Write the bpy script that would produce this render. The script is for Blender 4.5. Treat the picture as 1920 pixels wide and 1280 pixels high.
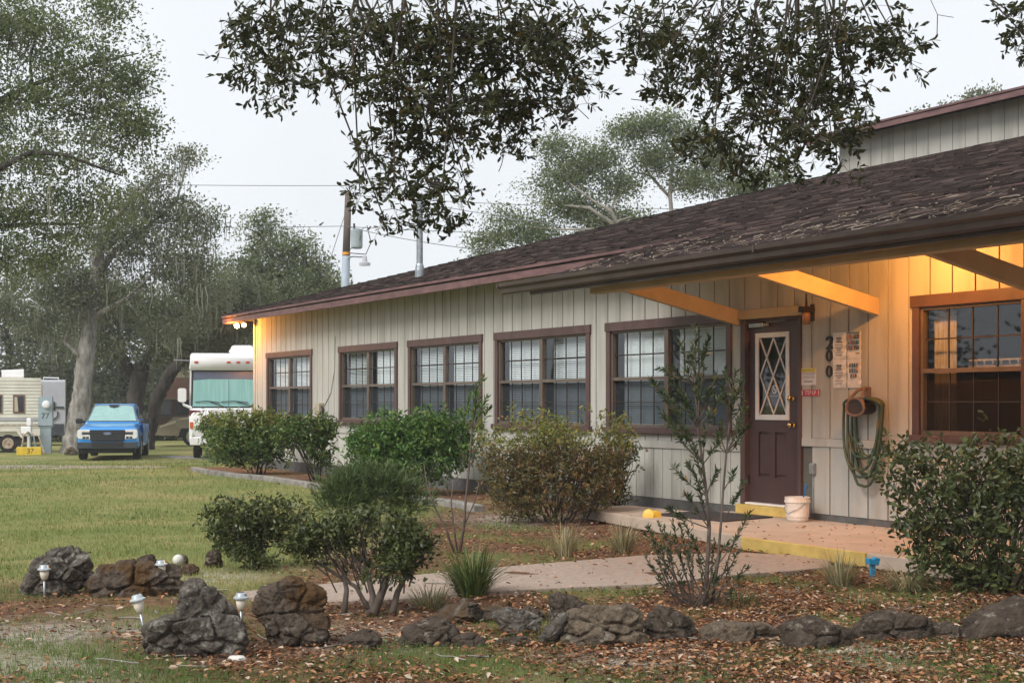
import bpy, bmesh, math, random
import numpy as np
from mathutils import Vector, Matrix, noise as mnoise

for o in list(bpy.data.objects):
    bpy.data.objects.remove(o, do_unlink=True)
scene = bpy.context.scene
COL = scene.collection
random.seed(7)
RNG = np.random.default_rng(11)
PI = math.pi

# ------------------------------------------------------------------ camera
EYE = 1.36
cam_d = bpy.data.cameras.new("camera")
cam_d.sensor_width = 36.0
cam_d.lens = 50.0
cam_d.shift_y = 115.0 / 1920.0
cam_d.clip_start = 0.05
cam_d.clip_end = 3000.0
cam = bpy.data.objects.new("camera", cam_d)
cam.location = (0, 0, EYE)
cam.rotation_euler = (math.radians(90), 0, 0)
COL.objects.link(cam)
scene.camera = cam

# ------------------------------------------------------------------ sky and sun: overcast early morning
SUN_EL, SUN_AZ = math.radians(43), math.radians(-138)   # from behind left of the camera
world = bpy.data.worlds.new("World")
scene.world = world
world.use_nodes = True
wn = world.node_tree
wn.nodes.clear()
w_out = wn.nodes.new('ShaderNodeOutputWorld')
w_bg = wn.nodes.new('ShaderNodeBackground')
w_sky = wn.nodes.new('ShaderNodeTexSky')
w_sky.sky_type = 'NISHITA'
w_sky.sun_disc = False
w_sky.sun_elevation = SUN_EL
w_sky.sun_rotation = SUN_AZ
w_sky.air_density = 1.0
w_sky.dust_density = 4.0
w_hs = wn.nodes.new('ShaderNodeHueSaturation')
w_hs.inputs['Saturation'].default_value = 0.25
w_mix = wn.nodes.new('ShaderNodeMixRGB')
w_mix.inputs['Fac'].default_value = 0.9          # cloud deck in front of the clear sky
w_mix.inputs['Color2'].default_value = (4.35, 4.56, 4.78, 1)
wn.links.new(w_sky.outputs[0], w_hs.inputs['Color'])
wn.links.new(w_hs.outputs[0], w_mix.inputs['Color1'])
w_tc = wn.nodes.new('ShaderNodeTexCoord')                # faint tone in the cloud deck
w_no = wn.nodes.new('ShaderNodeTexNoise')
w_no.inputs['Scale'].default_value = 3.0
w_no.inputs['Detail'].default_value = 5
w_mr = wn.nodes.new('ShaderNodeMapRange')
w_mr.inputs['From Min'].default_value, w_mr.inputs['From Max'].default_value = 0.3, 0.7
w_mr.inputs['To Min'].default_value, w_mr.inputs['To Max'].default_value = 0.94, 1.05
w_ml = wn.nodes.new('ShaderNodeMixRGB')
w_ml.blend_type = 'MULTIPLY'
w_ml.inputs['Fac'].default_value = 1.0
wn.links.new(w_tc.outputs['Generated'], w_no.inputs['Vector'])
wn.links.new(w_no.outputs['Fac'], w_mr.inputs['Value'])
wn.links.new(w_mix.outputs[0], w_ml.inputs['Color1'])
wn.links.new(w_mr.outputs[0], w_ml.inputs['Color2'])
wn.links.new(w_ml.outputs[0], w_bg.inputs['Color'])
w_bg.inputs['Strength'].default_value = 0.1
wn.links.new(w_bg.outputs[0], w_out.inputs['Surface'])

sun_d = bpy.data.lights.new("sun", 'SUN')
sun_d.energy = 1.5
sun_d.angle = math.radians(28)
sun_d.color = (1.0, 0.97, 0.92)
sun = bpy.data.objects.new("sun", sun_d)
sv = Vector((math.sin(SUN_AZ) * math.cos(SUN_EL), math.cos(SUN_AZ) * math.cos(SUN_EL), math.sin(SUN_EL)))
sun.rotation_euler = (-sv).to_track_quat('-Z', 'Y').to_euler()
COL.objects.link(sun)

scene.view_settings.view_transform = 'Standard'
scene.view_settings.look = 'None'
scene.view_settings.exposure = 1.12
scene.view_settings.gamma = 1.0

# ------------------------------------------------------------------ geometry of the place
F = 2667.0                                  # focal length in photograph pixels
ND = (0.8687, 0.4951)                       # into the house, across its long wall
DD = (-0.4951, 0.8687)                      # along the long wall, away from the camera
DW = 10.28                                  # distance of the long wall's plane

def HW(s, q, z):
    "point s metres along the wall, q metres in front of it"
    return Vector(((DW - q) * ND[0] + s * DD[0], (DW - q) * ND[1] + s * DD[1], z))

def sstep(a, b, x):
    t = np.clip((x - a) / (b - a), 0, 1)
    return t * t * (3 - 2 * t)

def ground_z(x, y):
    s = DD[0] * np.asarray(x, float) + DD[1] * np.asarray(y, float)
    z = -0.45 * sstep(27, 46, s) - 0.3 * sstep(46, 80, s)
    return z + 0.02 * np.sin(x * 0.9 + 1.3) * np.sin(y * 0.7)

def at(px, py, Y):
    return Vector(((px - 960) * Y / F, Y, EYE - (py - 755) * Y / F))

def G(px, py, dz=0.0):
    z = 0.0
    for _ in range(12):
        Y = (EYE - z) * F / (py - 755.0)
        X = (px - 960) * Y / F
        z = float(ground_z(X, Y))
    return Vector((X, Y, z + dz))

# ------------------------------------------------------------------ materials
def srgb(r, g, b):
    f = lambda c: c / 12.92 if c <= 0.04045 else ((c + 0.055) / 1.055) ** 2.4
    return (f(r / 255), f(g / 255), f(b / 255), 1)

def c4(c):
    return (c[0], c[1], c[2], 1)

class NT:
    def __init__(s, name):
        s.m = bpy.data.materials.new(name)
        s.m.use_nodes = True
        s.t = s.m.node_tree
        s.b = s.t.nodes['Principled BSDF']
        s.o = s.t.nodes['Material Output']
    def n(s, typ, **kw):
        nd = s.t.nodes.new(typ)
        for k, v in kw.items():
            if k in nd.inputs:
                nd.inputs[k].default_value = v
            else:
                setattr(nd, k, v)
        return nd
    def l(s, a, b):
        s.t.links.new(a, b)
    def pos(s, sc=(1, 1, 1), rot=0.0):
        g = s.n('ShaderNodeNewGeometry')
        mp = s.n('ShaderNodeMapping')
        mp.inputs['Scale'].default_value = sc
        mp.inputs['Rotation'].default_value = (0, 0, rot)
        s.l(g.outputs['Position'], mp.inputs['Vector'])
        return mp.outputs[0]
    def noise(s, vec, scale, detail=4, rough=0.6, dist=0.0):
        nd = s.n('ShaderNodeTexNoise')
        nd.inputs['Scale'].default_value = scale
        nd.inputs['Detail'].default_value = detail
        nd.inputs['Roughness'].default_value = rough
        nd.inputs['Distortion'].default_value = dist
        if vec is not None:
            s.l(vec, nd.inputs['Vector'])
        return nd.outputs['Fac']
    def ramp(s, fac, stops):
        nd = s.n('ShaderNodeValToRGB')
        e = nd.color_ramp.elements
        while len(e) < len(stops):
            e.new(0.5)
        for i, (p, c) in enumerate(stops):
            e[i].position = p
            e[i].color = c4(c)
        s.l(fac, nd.inputs['Fac'])
        return nd.outputs['Color']
    def mix(s, fac, a, b, mode='MIX'):
        nd = s.n('ShaderNodeMixRGB', blend_type=mode)
        for k, v in (('Fac', fac), ('Color1', a), ('Color2', b)):
            if isinstance(v, (int, float)):
                nd.inputs[k].default_value = v
            elif isinstance(v, tuple):
                nd.inputs[k].default_value = c4(v)
            else:
                s.l(v, nd.inputs[k])
        return nd.outputs[0]
    def bump(s, fac, strength=0.3, dist=0.01):
        nd = s.n('ShaderNodeBump')
        nd.inputs['Strength'].default_value = strength
        nd.inputs['Distance'].default_value = dist
        s.l(fac, nd.inputs['Height'])
        s.l(nd.outputs[0], s.b.inputs['Normal'])

def pm(name, c1, c2=None, scale=6.0, rough=0.7, bump=0.0, bscale=None, metal=0.0, stretch=(1, 1, 1), lo=0.35, hi=0.65, spec=0.4, coat=0.0, bdist=0.01):
    k = NT(name)
    k.b.inputs['Roughness'].default_value = rough
    k.b.inputs['Metallic'].default_value = metal
    k.b.inputs['Specular IOR Level'].default_value = spec
    k.b.inputs['Coat Weight'].default_value = coat
    if c2 is None:
        c2 = tuple(v * 0.82 for v in c1[:3])
    p = k.pos(stretch)
    f = k.noise(p, scale)
    k.l(k.ramp(f, [(lo, c2), (hi, c1)]), k.b.inputs['Base Color'])
    if bump:
        k.bump(k.noise(p, bscale or scale * 4, 5), bump, bdist)
    return k.m

def leafmat(name, stops, trans=0.25, rough=0.5, spec=0.35):
    "leaf colour picked by the per-leaf random attribute"
    k = NT(name)
    a = k.n('ShaderNodeAttribute', attribute_name='rnd')
    col = k.ramp(a.outputs['Fac'], stops)
    k.l(col, k.b.inputs['Base Color'])
    k.b.inputs['Roughness'].default_value = rough
    k.b.inputs['Specular IOR Level'].default_value = spec
    tr = k.n('ShaderNodeBsdfTranslucent')
    k.l(k.mix(1.0, col, (1.0, 1.0, 0.7), 'MULTIPLY'), tr.inputs['Color'])
    ms = k.n('ShaderNodeMixShader')
    ms.inputs[0].default_value = trans
    k.l(k.b.outputs[0], ms.inputs[1])
    k.l(tr.outputs[0], ms.inputs[2])
    k.l(ms.outputs[0], k.o.inputs['Surface'])
    return k.m

def glassmat(name, tint=(0.9, 0.95, 0.95), boost=0.04, rough=0.02):
    k = NT(name)
    tp = k.n('ShaderNodeBsdfTransparent')
    tp.inputs['Color'].default_value = c4(tint)
    gl = k.n('ShaderNodeBsdfGlossy')
    gl.inputs['Roughness'].default_value = rough
    gl.inputs['Color'].default_value = (0.95, 0.97, 1, 1)
    ge = k.n('ShaderNodeNewGeometry')
    dt = k.n('ShaderNodeVectorMath', operation='DOT_PRODUCT')
    k.l(ge.outputs['Normal'], dt.inputs[0])
    k.l(ge.outputs['Incoming'], dt.inputs[1])
    ab = k.n('ShaderNodeMath', operation='ABSOLUTE')
    k.l(dt.outputs['Value'], ab.inputs[0])
    iv = k.n('ShaderNodeMath', operation='SUBTRACT')
    iv.inputs[0].default_value = 1.0
    k.l(ab.outputs[0], iv.inputs[1])
    pw = k.n('ShaderNodeMath', operation='POWER')
    pw.inputs[1].default_value = 5.0
    k.l(iv.outputs[0], pw.inputs[0])
    ad = k.n('ShaderNodeMath', operation='MULTIPLY_ADD')
    ad.inputs[1].default_value = 0.92
    ad.inputs[2].default_value = 0.04 + boost
    k.l(pw.outputs[0], ad.inputs[0])
    ms = k.n('ShaderNodeMixShader')
    k.l(ad.outputs[0], ms.inputs[0])
    k.l(tp.outputs[0], ms.inputs[1])
    k.l(gl.outputs[0], ms.inputs[2])
    k.l(ms.outputs[0], k.o.inputs['Surface'])
    return k.m

def emitmat(name, col, strength):
    k = NT(name)
    k.b.inputs['Base Color'].default_value = c4(col)
    k.b.inputs['Emission Color'].default_value = c4(col)
    k.b.inputs['Emission Strength'].default_value = strength
    return k.m

M = {}
M['siding'] = pm('siding_paint', (0.42, 0.405, 0.365), (0.315, 0.30, 0.262), 5.0, 0.75, 0.2, 60, stretch=(1, 1, 0.12), lo=0.28, hi=0.55)
M['siding_low'] = pm('siding_paint_weathered', (0.47, 0.46, 0.41), (0.30, 0.29, 0.255), 5, 0.8, 0.25, 50, stretch=(1, 1, 0.2), lo=0.3, hi=0.55)
M['core'] = pm('sheathing', (0.13, 0.12, 0.10), None, 4, 0.9)
M['trim'] = pm('maroon_trim_paint', (0.098, 0.056, 0.052), (0.068, 0.038, 0.035), 5, 0.55, 0.12, 40, stretch=(1, 1, 0.5))
M['fascia'] = pm('fascia_paint', (0.175, 0.093, 0.092), (0.105, 0.055, 0.054), 3.5, 0.6, 0.15, 40, stretch=(1, 1, 3))
M['brace'] = pm('brace_paint', (0.47, 0.36, 0.215), (0.40, 0.30, 0.17), 3, 0.7, 0.15, 50)
M['gutter'] = pm('gutter_metal', (0.085, 0.062, 0.056), (0.055, 0.04, 0.037), 2.5, 0.38, 0.05, 20, metal=0.2)
M['vinyl'] = pm('window_sash_bronze', (0.13, 0.10, 0.078), (0.10, 0.075, 0.06), 6, 0.45)
M['muntin'] = pm('muntin_bronze', (0.035, 0.025, 0.022), None, 6, 0.5)
M['glass'] = glassmat('window_glass', (0.93, 0.96, 0.96), 0.05)
def screenmat(name, tint, col, fac):
    k = NT(name)
    tp = k.n('ShaderNodeBsdfTransparent')
    tp.inputs['Color'].default_value = c4(tint)
    df = k.n('ShaderNodeBsdfDiffuse')
    df.inputs['Color'].default_value = c4(col)
    ms = k.n('ShaderNodeMixShader')
    ms.inputs[0].default_value = fac
    k.l(tp.outputs[0], ms.inputs[1])
    k.l(df.outputs[0], ms.inputs[2])
    k.l(ms.outputs[0], k.o.inputs['Surface'])
    return k.m
M['screen'] = screenmat('insect_screen', (0.74, 0.79, 0.83), (0.045, 0.050, 0.057), 0.5)
M['screen_dark'] = screenmat('dense_insect_screen', (0.5, 0.5, 0.5), (0.03, 0.026, 0.024), 0.6)
M['darkglass'] = glassmat('dark_glass', (0.55, 0.55, 0.55), 0.05)
M['blind'] = pm('blind_vinyl', (0.68, 0.71, 0.71), (0.60, 0.63, 0.63), 3, 0.6)
M['curtain'] = pm('curtain_cloth', (0.45, 0.42, 0.38), (0.25, 0.23, 0.2), 8, 0.9, stretch=(6, 6, 0.3))
M['room'] = pm('room_wall', (0.30, 0.29, 0.27), None, 1.5, 0.9)
M['concrete'] = pm('foundation_concrete', (0.13, 0.125, 0.12), (0.07, 0.068, 0.065), 5, 0.9, 0.3, 30)
M['kerbc'] = pm('kerb_concrete', (0.29, 0.265, 0.24), (0.13, 0.12, 0.105), 5, 0.9, 0.4, 40)
M['slab'] = pm('porch_concrete', (0.47, 0.37, 0.29), (0.38, 0.30, 0.235), 3.2, 0.75, 0.12, 30, lo=0.3, hi=0.6)
M['yellow'] = pm('yellow_paint', (0.62, 0.44, 0.13), (0.48, 0.32, 0.09), 7, 0.6, 0.15, 40)
M['door'] = pm('door_paint', (0.075, 0.042, 0.042), (0.062, 0.034, 0.034), 4, 0.42, 0.03, 60)
M['white'] = pm('white_paint', (0.75, 0.73, 0.70), (0.66, 0.63, 0.60), 5, 0.5)
M['brass'] = pm('brass', (0.75, 0.5, 0.2), None, 9, 0.2, metal=1.0)
M['steel'] = pm('galvanized_steel', (0.42, 0.45, 0.47), (0.26, 0.29, 0.31), 14, 0.42, 0.05, 60, metal=0.75)
M['greymetal'] = pm('grey_metal', (0.33, 0.40, 0.43), (0.27, 0.33, 0.36), 3, 0.5)
M['black'] = pm('black_plastic', (0.02, 0.02, 0.021), None, 6, 0.5)
M['iron'] = pm('dark_bronze', (0.035, 0.022, 0.017), None, 6, 0.5, metal=0.3)
M['paper'] = pm('laminated_paper', (0.72, 0.67, 0.62), (0.64, 0.58, 0.53), 9, 0.22, 0.25, 14, spec=0.6, bdist=0.02)
M['ink'] = pm('ink', (0.05, 0.045, 0.045), None, 20, 0.6)
M['inkgrey'] = pm('grey_ink', (0.16, 0.16, 0.17), None, 20, 0.6)
M['signred'] = pm('red_sign', (0.45, 0.03, 0.045), None, 8, 0.45)
M['signyellow'] = pm('yellow_sign', (0.62, 0.55, 0.07), None, 8, 0.45)
M['signwhite'] = pm('white_sign', (0.68, 0.66, 0.67), None, 8, 0.4)
M['lilac'] = pm('lilac_band', (0.45, 0.33, 0.52), None, 8, 0.5)
M['rubber'] = pm('rubber_mat', (0.045, 0.036, 0.038), (0.03, 0.025, 0.026), 12, 0.9, 0.4, 60)
M['bucket'] = pm('bucket_plastic', (0.70, 0.61, 0.53), (0.55, 0.45, 0.37), 6, 0.45, lo=0.3, hi=0.55)
M['blue'] = pm('blue_plastic', (0.02, 0.16, 0.42), None, 8, 0.35)
M['cyan'] = pm('bright_blue_plastic', (0.02, 0.27, 0.50), None, 8, 0.35)
M['yplastic'] = pm('yellow_plastic', (0.75, 0.47, 0.06), (0.62, 0.36, 0.04), 9, 0.45)
M['hose'] = pm('green_hose', (0.028, 0.062, 0.038), (0.06, 0.066, 0.03), 5, 0.45, lo=0.4, hi=0.6)
M['hoseholder'] = pm('brown_hose_hanger', (0.19, 0.115, 0.085), None, 6, 0.5)
M['bark'] = pm('oak_bark', (0.36, 0.335, 0.30), (0.14, 0.128, 0.112), 5, 0.95, 1.0, 12, stretch=(1, 1, 0.35), bdist=0.06)
M['darkbark'] = pm('dark_oak_bark', (0.075, 0.062, 0.052), (0.03, 0.025, 0.022), 5, 0.95, 0.9, 14, stretch=(1, 1, 0.35), bdist=0.06)
M['palebark'] = pm('pale_branch_bark', (0.33, 0.30, 0.265), (0.19, 0.17, 0.15), 4, 0.95, 0.5, 20)
M['twig'] = pm('twig_bark', (0.08, 0.062, 0.048), (0.04, 0.03, 0.024), 9, 0.9)
M['sapbark'] = pm('sapling_bark', (0.135, 0.105, 0.086), (0.07, 0.055, 0.045), 14, 0.9)
g = lambda *a: [(p, c) for p, c in a]
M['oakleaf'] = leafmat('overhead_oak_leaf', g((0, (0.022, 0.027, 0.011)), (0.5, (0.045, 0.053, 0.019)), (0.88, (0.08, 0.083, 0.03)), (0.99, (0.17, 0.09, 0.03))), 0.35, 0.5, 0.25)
M['treeleaf'] = leafmat('tree_leaf', g((0, (0.065, 0.095, 0.042)), (0.5, (0.14, 0.18, 0.076)), (0.9, (0.22, 0.24, 0.11)), (1, (0.25, 0.21, 0.10))), 0.4)
M['treeleaf2'] = leafmat('tree_leaf_grey', g((0, (0.068, 0.085, 0.048)), (0.5, (0.135, 0.155, 0.088)), (1, (0.215, 0.22, 0.135))), 0.4)
M['moss'] = leafmat('spanish_moss', g((0, (0.13, 0.13, 0.10)), (1, (0.26, 0.26, 0.205))), 0.2, 0.9, 0.1)
M['hedgeleaf'] = leafmat('azalea_leaf', g((0, (0.03, 0.06, 0.016)), (0.45, (0.07, 0.125, 0.03)), (0.85, (0.16, 0.20, 0.045)), (0.97, (0.18, 0.13, 0.03)), (1, (0.30, 0.09, 0.04))), 0.25, 0.42)
M['hedgeleaf2'] = leafmat('greener_shrub_leaf', g((0, (0.028, 0.066, 0.016)), (0.5, (0.07, 0.15, 0.03)), (0.85, (0.14, 0.22, 0.045)), (1, (0.24, 0.26, 0.06))), 0.25, 0.42)
M['brownleaf'] = leafmat('thinning_shrub_leaf', g((0, (0.055, 0.06, 0.022)), (0.4, (0.115, 0.115, 0.04)), (0.7, (0.18, 0.125, 0.05)), (0.9, (0.26, 0.13, 0.055)), (1, (0.38, 0.15, 0.06))), 0.25, 0.5)
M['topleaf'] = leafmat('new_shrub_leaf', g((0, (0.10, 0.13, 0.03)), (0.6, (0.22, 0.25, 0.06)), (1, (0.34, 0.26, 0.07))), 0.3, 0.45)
M['darkleaf'] = leafmat('glossy_dark_leaf', g((0, (0.028, 0.040, 0.014)), (0.5, (0.062, 0.080, 0.025)), (0.86, (0.115, 0.135, 0.042)), (1, (0.24, 0.22, 0.07))), 0.22, 0.4, 0.4)
M['juniper'] = leafmat('juniper_needle', g((0, (0.035, 0.062, 0.024)), (0.6, (0.085, 0.13, 0.045)), (1, (0.16, 0.20, 0.07))), 0.2, 0.6)
M['podo'] = leafmat('sapling_leaf', g((0, (0.022, 0.04, 0.018)), (0.6, (0.05, 0.075, 0.028)), (0.93, (0.09, 0.115, 0.04)), (1, (0.25, 0.14, 0.03))), 0.2, 0.45)
M['clump'] = leafmat('clump_grass_blade', g((0, (0.04, 0.075, 0.02)), (0.6, (0.09, 0.14, 0.035)), (1, (0.22, 0.22, 0.08))), 0.25, 0.5)
M['paleclump'] = leafmat('dry_clump_blade', g((0, (0.16, 0.16, 0.09)), (0.5, (0.30, 0.28, 0.17)), (1, (0.45, 0.38, 0.22))), 0.25, 0.6)
M['grass'] = leafmat('lawn_blade', g((0, (0.085, 0.14, 0.035)), (0.35, (0.17, 0.225, 0.065)), (0.7, (0.32, 0.31, 0.12)), (1, (0.46, 0.37, 0.20))), 0.25, 0.7, 0.2)
M['litter'] = leafmat('fallen_leaf', g((0, (0.05, 0.03, 0.022)), (0.3, (0.15, 0.066, 0.036)), (0.6, (0.29, 0.125, 0.055)), (0.82, (0.42, 0.22, 0.11)), (1, (0.52, 0.42, 0.33))), 0.1, 0.7, 0.25)
M['debris'] = leafmat('roof_debris', g((0, (0.10, 0.075, 0.06)), (0.6, (0.32, 0.25, 0.19)), (1, (0.55, 0.47, 0.40))), 0.05, 0.9, 0.1)

def shingle_mat():
    k = NT('asphalt_shingle')
    a = k.n('ShaderNodeAttribute', attribute_name='rnd')
    p = k.pos()
    f = k.noise(p, 1.6, 6, 0.7)
    base = k.ramp(a.outputs['Fac'], g((0, (0.019, 0.013, 0.0115)), (0.45, (0.036, 0.0255, 0.0225)), (0.85, (0.066, 0.047, 0.041)), (1, (0.115, 0.082, 0.072))))
    col = k.mix(0.4, base, k.ramp(f, g((0.36, (0.28, 0.30, 0.36)), (0.62, (1.15, 1.0, 1.0)))), 'MULTIPLY')
    k.l(col, k.b.inputs['Base Color'])
    k.b.inputs['Roughness'].default_value = 0.92
    k.b.inputs['Specular IOR Level'].default_value = 0.2
    k.bump(k.noise(p, 300, 2), 0.3, 0.004)
    return k.m
M['shingle'] = shingle_mat()

def rock_mat(name, base, dark, lich, lo=0.53, hi=0.62, moss=None):
    k = NT(name)
    p = k.pos()
    f1 = k.noise(p, 9, 10, 0.78, 0.8)
    f2 = k.noise(p, 11, 6, 0.75, 0.3)
    f3 = k.noise(p, 3.0, 4, 0.6)
    vo = k.n('ShaderNodeTexVoronoi')
    vo.inputs['Scale'].default_value = 28
    k.l(p, vo.inputs['Vector'])
    col = k.ramp(f1, g((0.32, dark), (0.62, base)))
    col = k.mix(k.ramp(f2, g((lo, (0, 0, 0)), (hi, (1, 1, 1)))), col, lich)
    if moss:
        col = k.mix(k.ramp(f3, g((0.48, (0, 0, 0)), (0.6, (0.85, 0.85, 0.85)))), col, moss)
    k.l(col, k.b.inputs['Base Color'])
    k.b.inputs['Roughness'].default_value = 0.95
    k.b.inputs['Specular IOR Level'].default_value = 0.15
    ad = k.n('ShaderNodeMath', operation='MULTIPLY_ADD')
    ad.inputs[1].default_value = 0.4
    k.l(vo.outputs['Distance'], ad.inputs[0])
    k.l(k.noise(p, 26, 8, 0.7), ad.inputs[2])
    k.bump(ad.outputs[0], 1.0, 0.06)
    return k.m
M['rock'] = rock_mat('lichened_limestone', (0.19, 0.165, 0.138), (0.042, 0.035, 0.029), (0.36, 0.335, 0.29), 0.53, 0.63)
M['rockmoss'] = rock_mat('mossy_limestone', (0.17, 0.13, 0.10), (0.035, 0.028, 0.024), (0.30, 0.27, 0.23), 0.56, 0.66, (0.13, 0.07, 0.028))
M['rockdark'] = rock_mat('dark_weathered_stone', (0.145, 0.112, 0.087), (0.034, 0.026, 0.020), (0.35, 0.30, 0.245), 0.57, 0.66)
M['rocktan'] = rock_mat('tan_weathered_stone', (0.26, 0.20, 0.14), (0.07, 0.055, 0.045), (0.38, 0.34, 0.28), 0.58, 0.68)
M['whitestone'] = pm('pale_pebble', (0.62, 0.60, 0.56), None, 12, 0.8)

def ground_mat():
    k = NT('ground_soil_and_turf')
    p = k.pos()
    at_ = k.n('ShaderNodeAttribute', attribute_name='cover')     # r lawn, g sand
    sp = k.n('ShaderNodeSeparateColor')
    k.l(at_.outputs['Color'], sp.inputs[0])
    f1, f2, f3 = k.noise(p, 0.55, 5, 0.6), k.noise(p, 9, 6, 0.7), k.noise(p, 55, 4, 0.7)
    lawn = k.ramp(f1, g((0.30, (0.15, 0.185, 0.06)), (0.5, (0.23, 0.235, 0.09)), (0.68, (0.35, 0.28, 0.14))))
    lawn = k.mix(0.55, lawn, k.ramp(f3, g((0.3, (0.45, 0.5, 0.4)), (0.7, (1.25, 1.2, 1.1)))), 'MULTIPLY')
    soil = k.ramp(f2, g((0.3, (0.07, 0.042, 0.03)), (0.5, (0.17, 0.09, 0.055)), (0.7, (0.27, 0.18, 0.125))))
    soil = k.mix(0.5, soil, k.ramp(f3, g((0.3, (0.4, 0.4, 0.4)), (0.7, (1.3, 1.2, 1.1)))), 'MULTIPLY')
    col = k.mix(sp.outputs[0], soil, lawn)
    sand = k.ramp(f3, g((0.3, (0.33, 0.28, 0.23)), (0.7, (0.55, 0.50, 0.44))))
    sm = k.n('ShaderNodeMath', operation='MULTIPLY')
    k.l(sp.outputs[1], sm.inputs[0])
    k.l(k.ramp(f2, g((0.35, (0.2, 0.2, 0.2)), (0.55, (1, 1, 1)))), sm.inputs[1])
    col = k.mix(sm.outputs[0], col, sand)
    k.l(col, k.b.inputs['Base Color'])
    k.b.inputs['Roughness'].default_value = 0.95
    k.b.inputs['Specular IOR Level'].default_value = 0.1
    k.bump(k.noise(p, 30, 6, 0.7), 0.8, 0.03)
    return k.m
M['ground'] = ground_mat()
M['path'] = pm('walk_concrete', (0.40, 0.315, 0.255), (0.24, 0.185, 0.15), 26, 0.92, 0.5, 110, lo=0.25, hi=0.7)
M['lane'] = pm('lane_gravel', (0.34, 0.28, 0.25), (0.24, 0.20, 0.17), 3, 0.95, 0.3, 30)

# ------------------------------------------------------------------ mesh helpers
class MB:
    def __init__(s):
        s.v, s.f = [], []
    def add(s, vs, fs):
        o = len(s.v)
        s.v += [tuple(p) for p in vs]
        s.f += [tuple(i + o for i in q) for q in fs]
        return s
    def box(s, x0, x1, y0, y1, z0, z1):
        x0, x1 = min(x0, x1), max(x0, x1)
        y0, y1 = min(y0, y1), max(y0, y1)
        z0, z1 = min(z0, z1), max(z0, z1)
        return s.add([(x0, y0, z0), (x1, y0, z0), (x1, y1, z0), (x0, y1, z0), (x0, y0, z1), (x1, y0, z1), (x1, y1, z1), (x0, y1, z1)],
                     [(0, 3, 2, 1), (4, 5, 6, 7), (0, 1, 5, 4), (1, 2, 6, 5), (2, 3, 7, 6), (3, 0, 4, 7)])
    def hbox(s, s0, s1, q0, q1, z0, z1):
        "box in the house's own axes"
        return s.box(-s0, -s1, -q0, -q1, z0, z1)
    def bar(s, a, b, w, h, up=(0, 0, 1)):
        a, b = Vector(a), Vector(b)
        d = (b - a).normalized()
        x = d.cross(Vector(up))
        if x.length < 1e-4:
            x = d.cross(Vector((1, 0, 0)))
        x.normalize()
        y = x.cross(d)
        vs = []
        for p in (a, b):
            for i, j in ((-1, -1), (1, -1), (1, 1), (-1, 1)):
                vs.append(p + x * (w / 2 * i) + y * (h / 2 * j))
        return s.add(vs, [(3, 2, 1, 0), (4, 5, 6, 7), (0, 1, 5, 4), (1, 2, 6, 5), (2, 3, 7, 6), (3, 0, 4, 7)])
    def tube(s, path, rad, n=6, cap=True):
        path = [Vector(p) for p in path]
        if isinstance(rad, (int, float)):
            rad = [rad] * len(path)
        o = len(s.v)
        up = Vector((0.13, 0.21, 0.97))
        for i, p in enumerate(path):
            d = (path[min(i + 1, len(path) - 1)] - path[max(i - 1, 0)])
            if d.length < 1e-6:
                d = Vector((0, 0, 1))
            d.normalize()
            x = d.cross(up)
            if x.length < 0.05:
                x = d.cross(Vector((1, 0, 0)))
            x.normalize()
            y = d.cross(x)
            up = -y if y.dot(up) < 0 else y
            y = up - d * up.dot(d)
            y.normalize()
            x = d.cross(y)
            for k in range(n):
                a = 2 * PI * k / n
                s.v.append(tuple(p + (x * math.cos(a) + y * math.sin(a)) * rad[i]))
        for i in range(len(path) - 1):
            for k in range(n):
                k2 = (k + 1) % n
                s.f.append((o + i * n + k, o + i * n + k2, o + (i + 1) * n + k2, o + (i + 1) * n + k))
        if cap:
            s.f.append(tuple(o + k for k in range(n))[::-1])
            s.f.append(tuple(o + (len(path) - 1) * n + k for k in range(n)))
        return s
    def lathe(s, prof, n=16, c=(0, 0, 0)):
        o = len(s.v)
        for r, z in prof:
            for k in range(n):
                a = 2 * PI * k / n
                s.v.append((c[0] + r * math.cos(a), c[1] + r * math.sin(a), c[2] + z))
        for i in range(len(prof) - 1):
            for k in range(n):
                k2 = (k + 1) % n
                s.f.append((o + i * n + k, o + i * n + k2, o + (i + 1) * n + k2, o + (i + 1) * n + k))
        s.f.append(tuple(o + k for k in range(n))[::-1])
        s.f.append(tuple(o + (len(prof) - 1) * n + k for k in range(n)))
        return s
    def prism(s, poly, fn, t):
        "poly extruded: fn(u, v, w) maps to space, w from 0 to t"
        n = len(poly)
        vs = [fn(u, v, 0) for u, v in poly] + [fn(u, v, t) for u, v in poly]
        fs = [tuple(range(n))[::-1], tuple(range(n, 2 * n))]
        for i in range(n):
            j = (i + 1) % n
            fs.append((i, j, n + j, n + i))
        return s.add(vs, fs)
    def loft(s, rings, cap=True):
        o = len(s.v)
        n = len(rings[0])
        for r in rings:
            s.v += [tuple(p) for p in r]
        for i in range(len(rings) - 1):
            for k in range(n):
                k2 = (k + 1) % n
                s.f.append((o + i * n + k, o + i * n + k2, o + (i + 1) * n + k2, o + (i + 1) * n + k))
        if cap:
            s.f.append(tuple(o + k for k in range(n))[::-1])
            s.f.append(tuple(o + (len(rings) - 1) * n + k for k in range(n)))
        return s
    def mesh(s, name):
        me = bpy.data.meshes.new(name)
        me.from_pydata(s.v, [], s.f)
        me.update()
        return me
    def build(s, name, mat, parent=None, bevel=0.0, smooth=False, segs=2, fix=True):
        me = s.mesh(name)
        if fix:
            bm = bmesh.new()
            bm.from_mesh(me)
            bmesh.ops.recalc_face_normals(bm, faces=bm.faces)
            bm.to_mesh(me)
            bm.free()
        return obj(name, me, mat, parent, bevel, smooth, segs)

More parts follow.
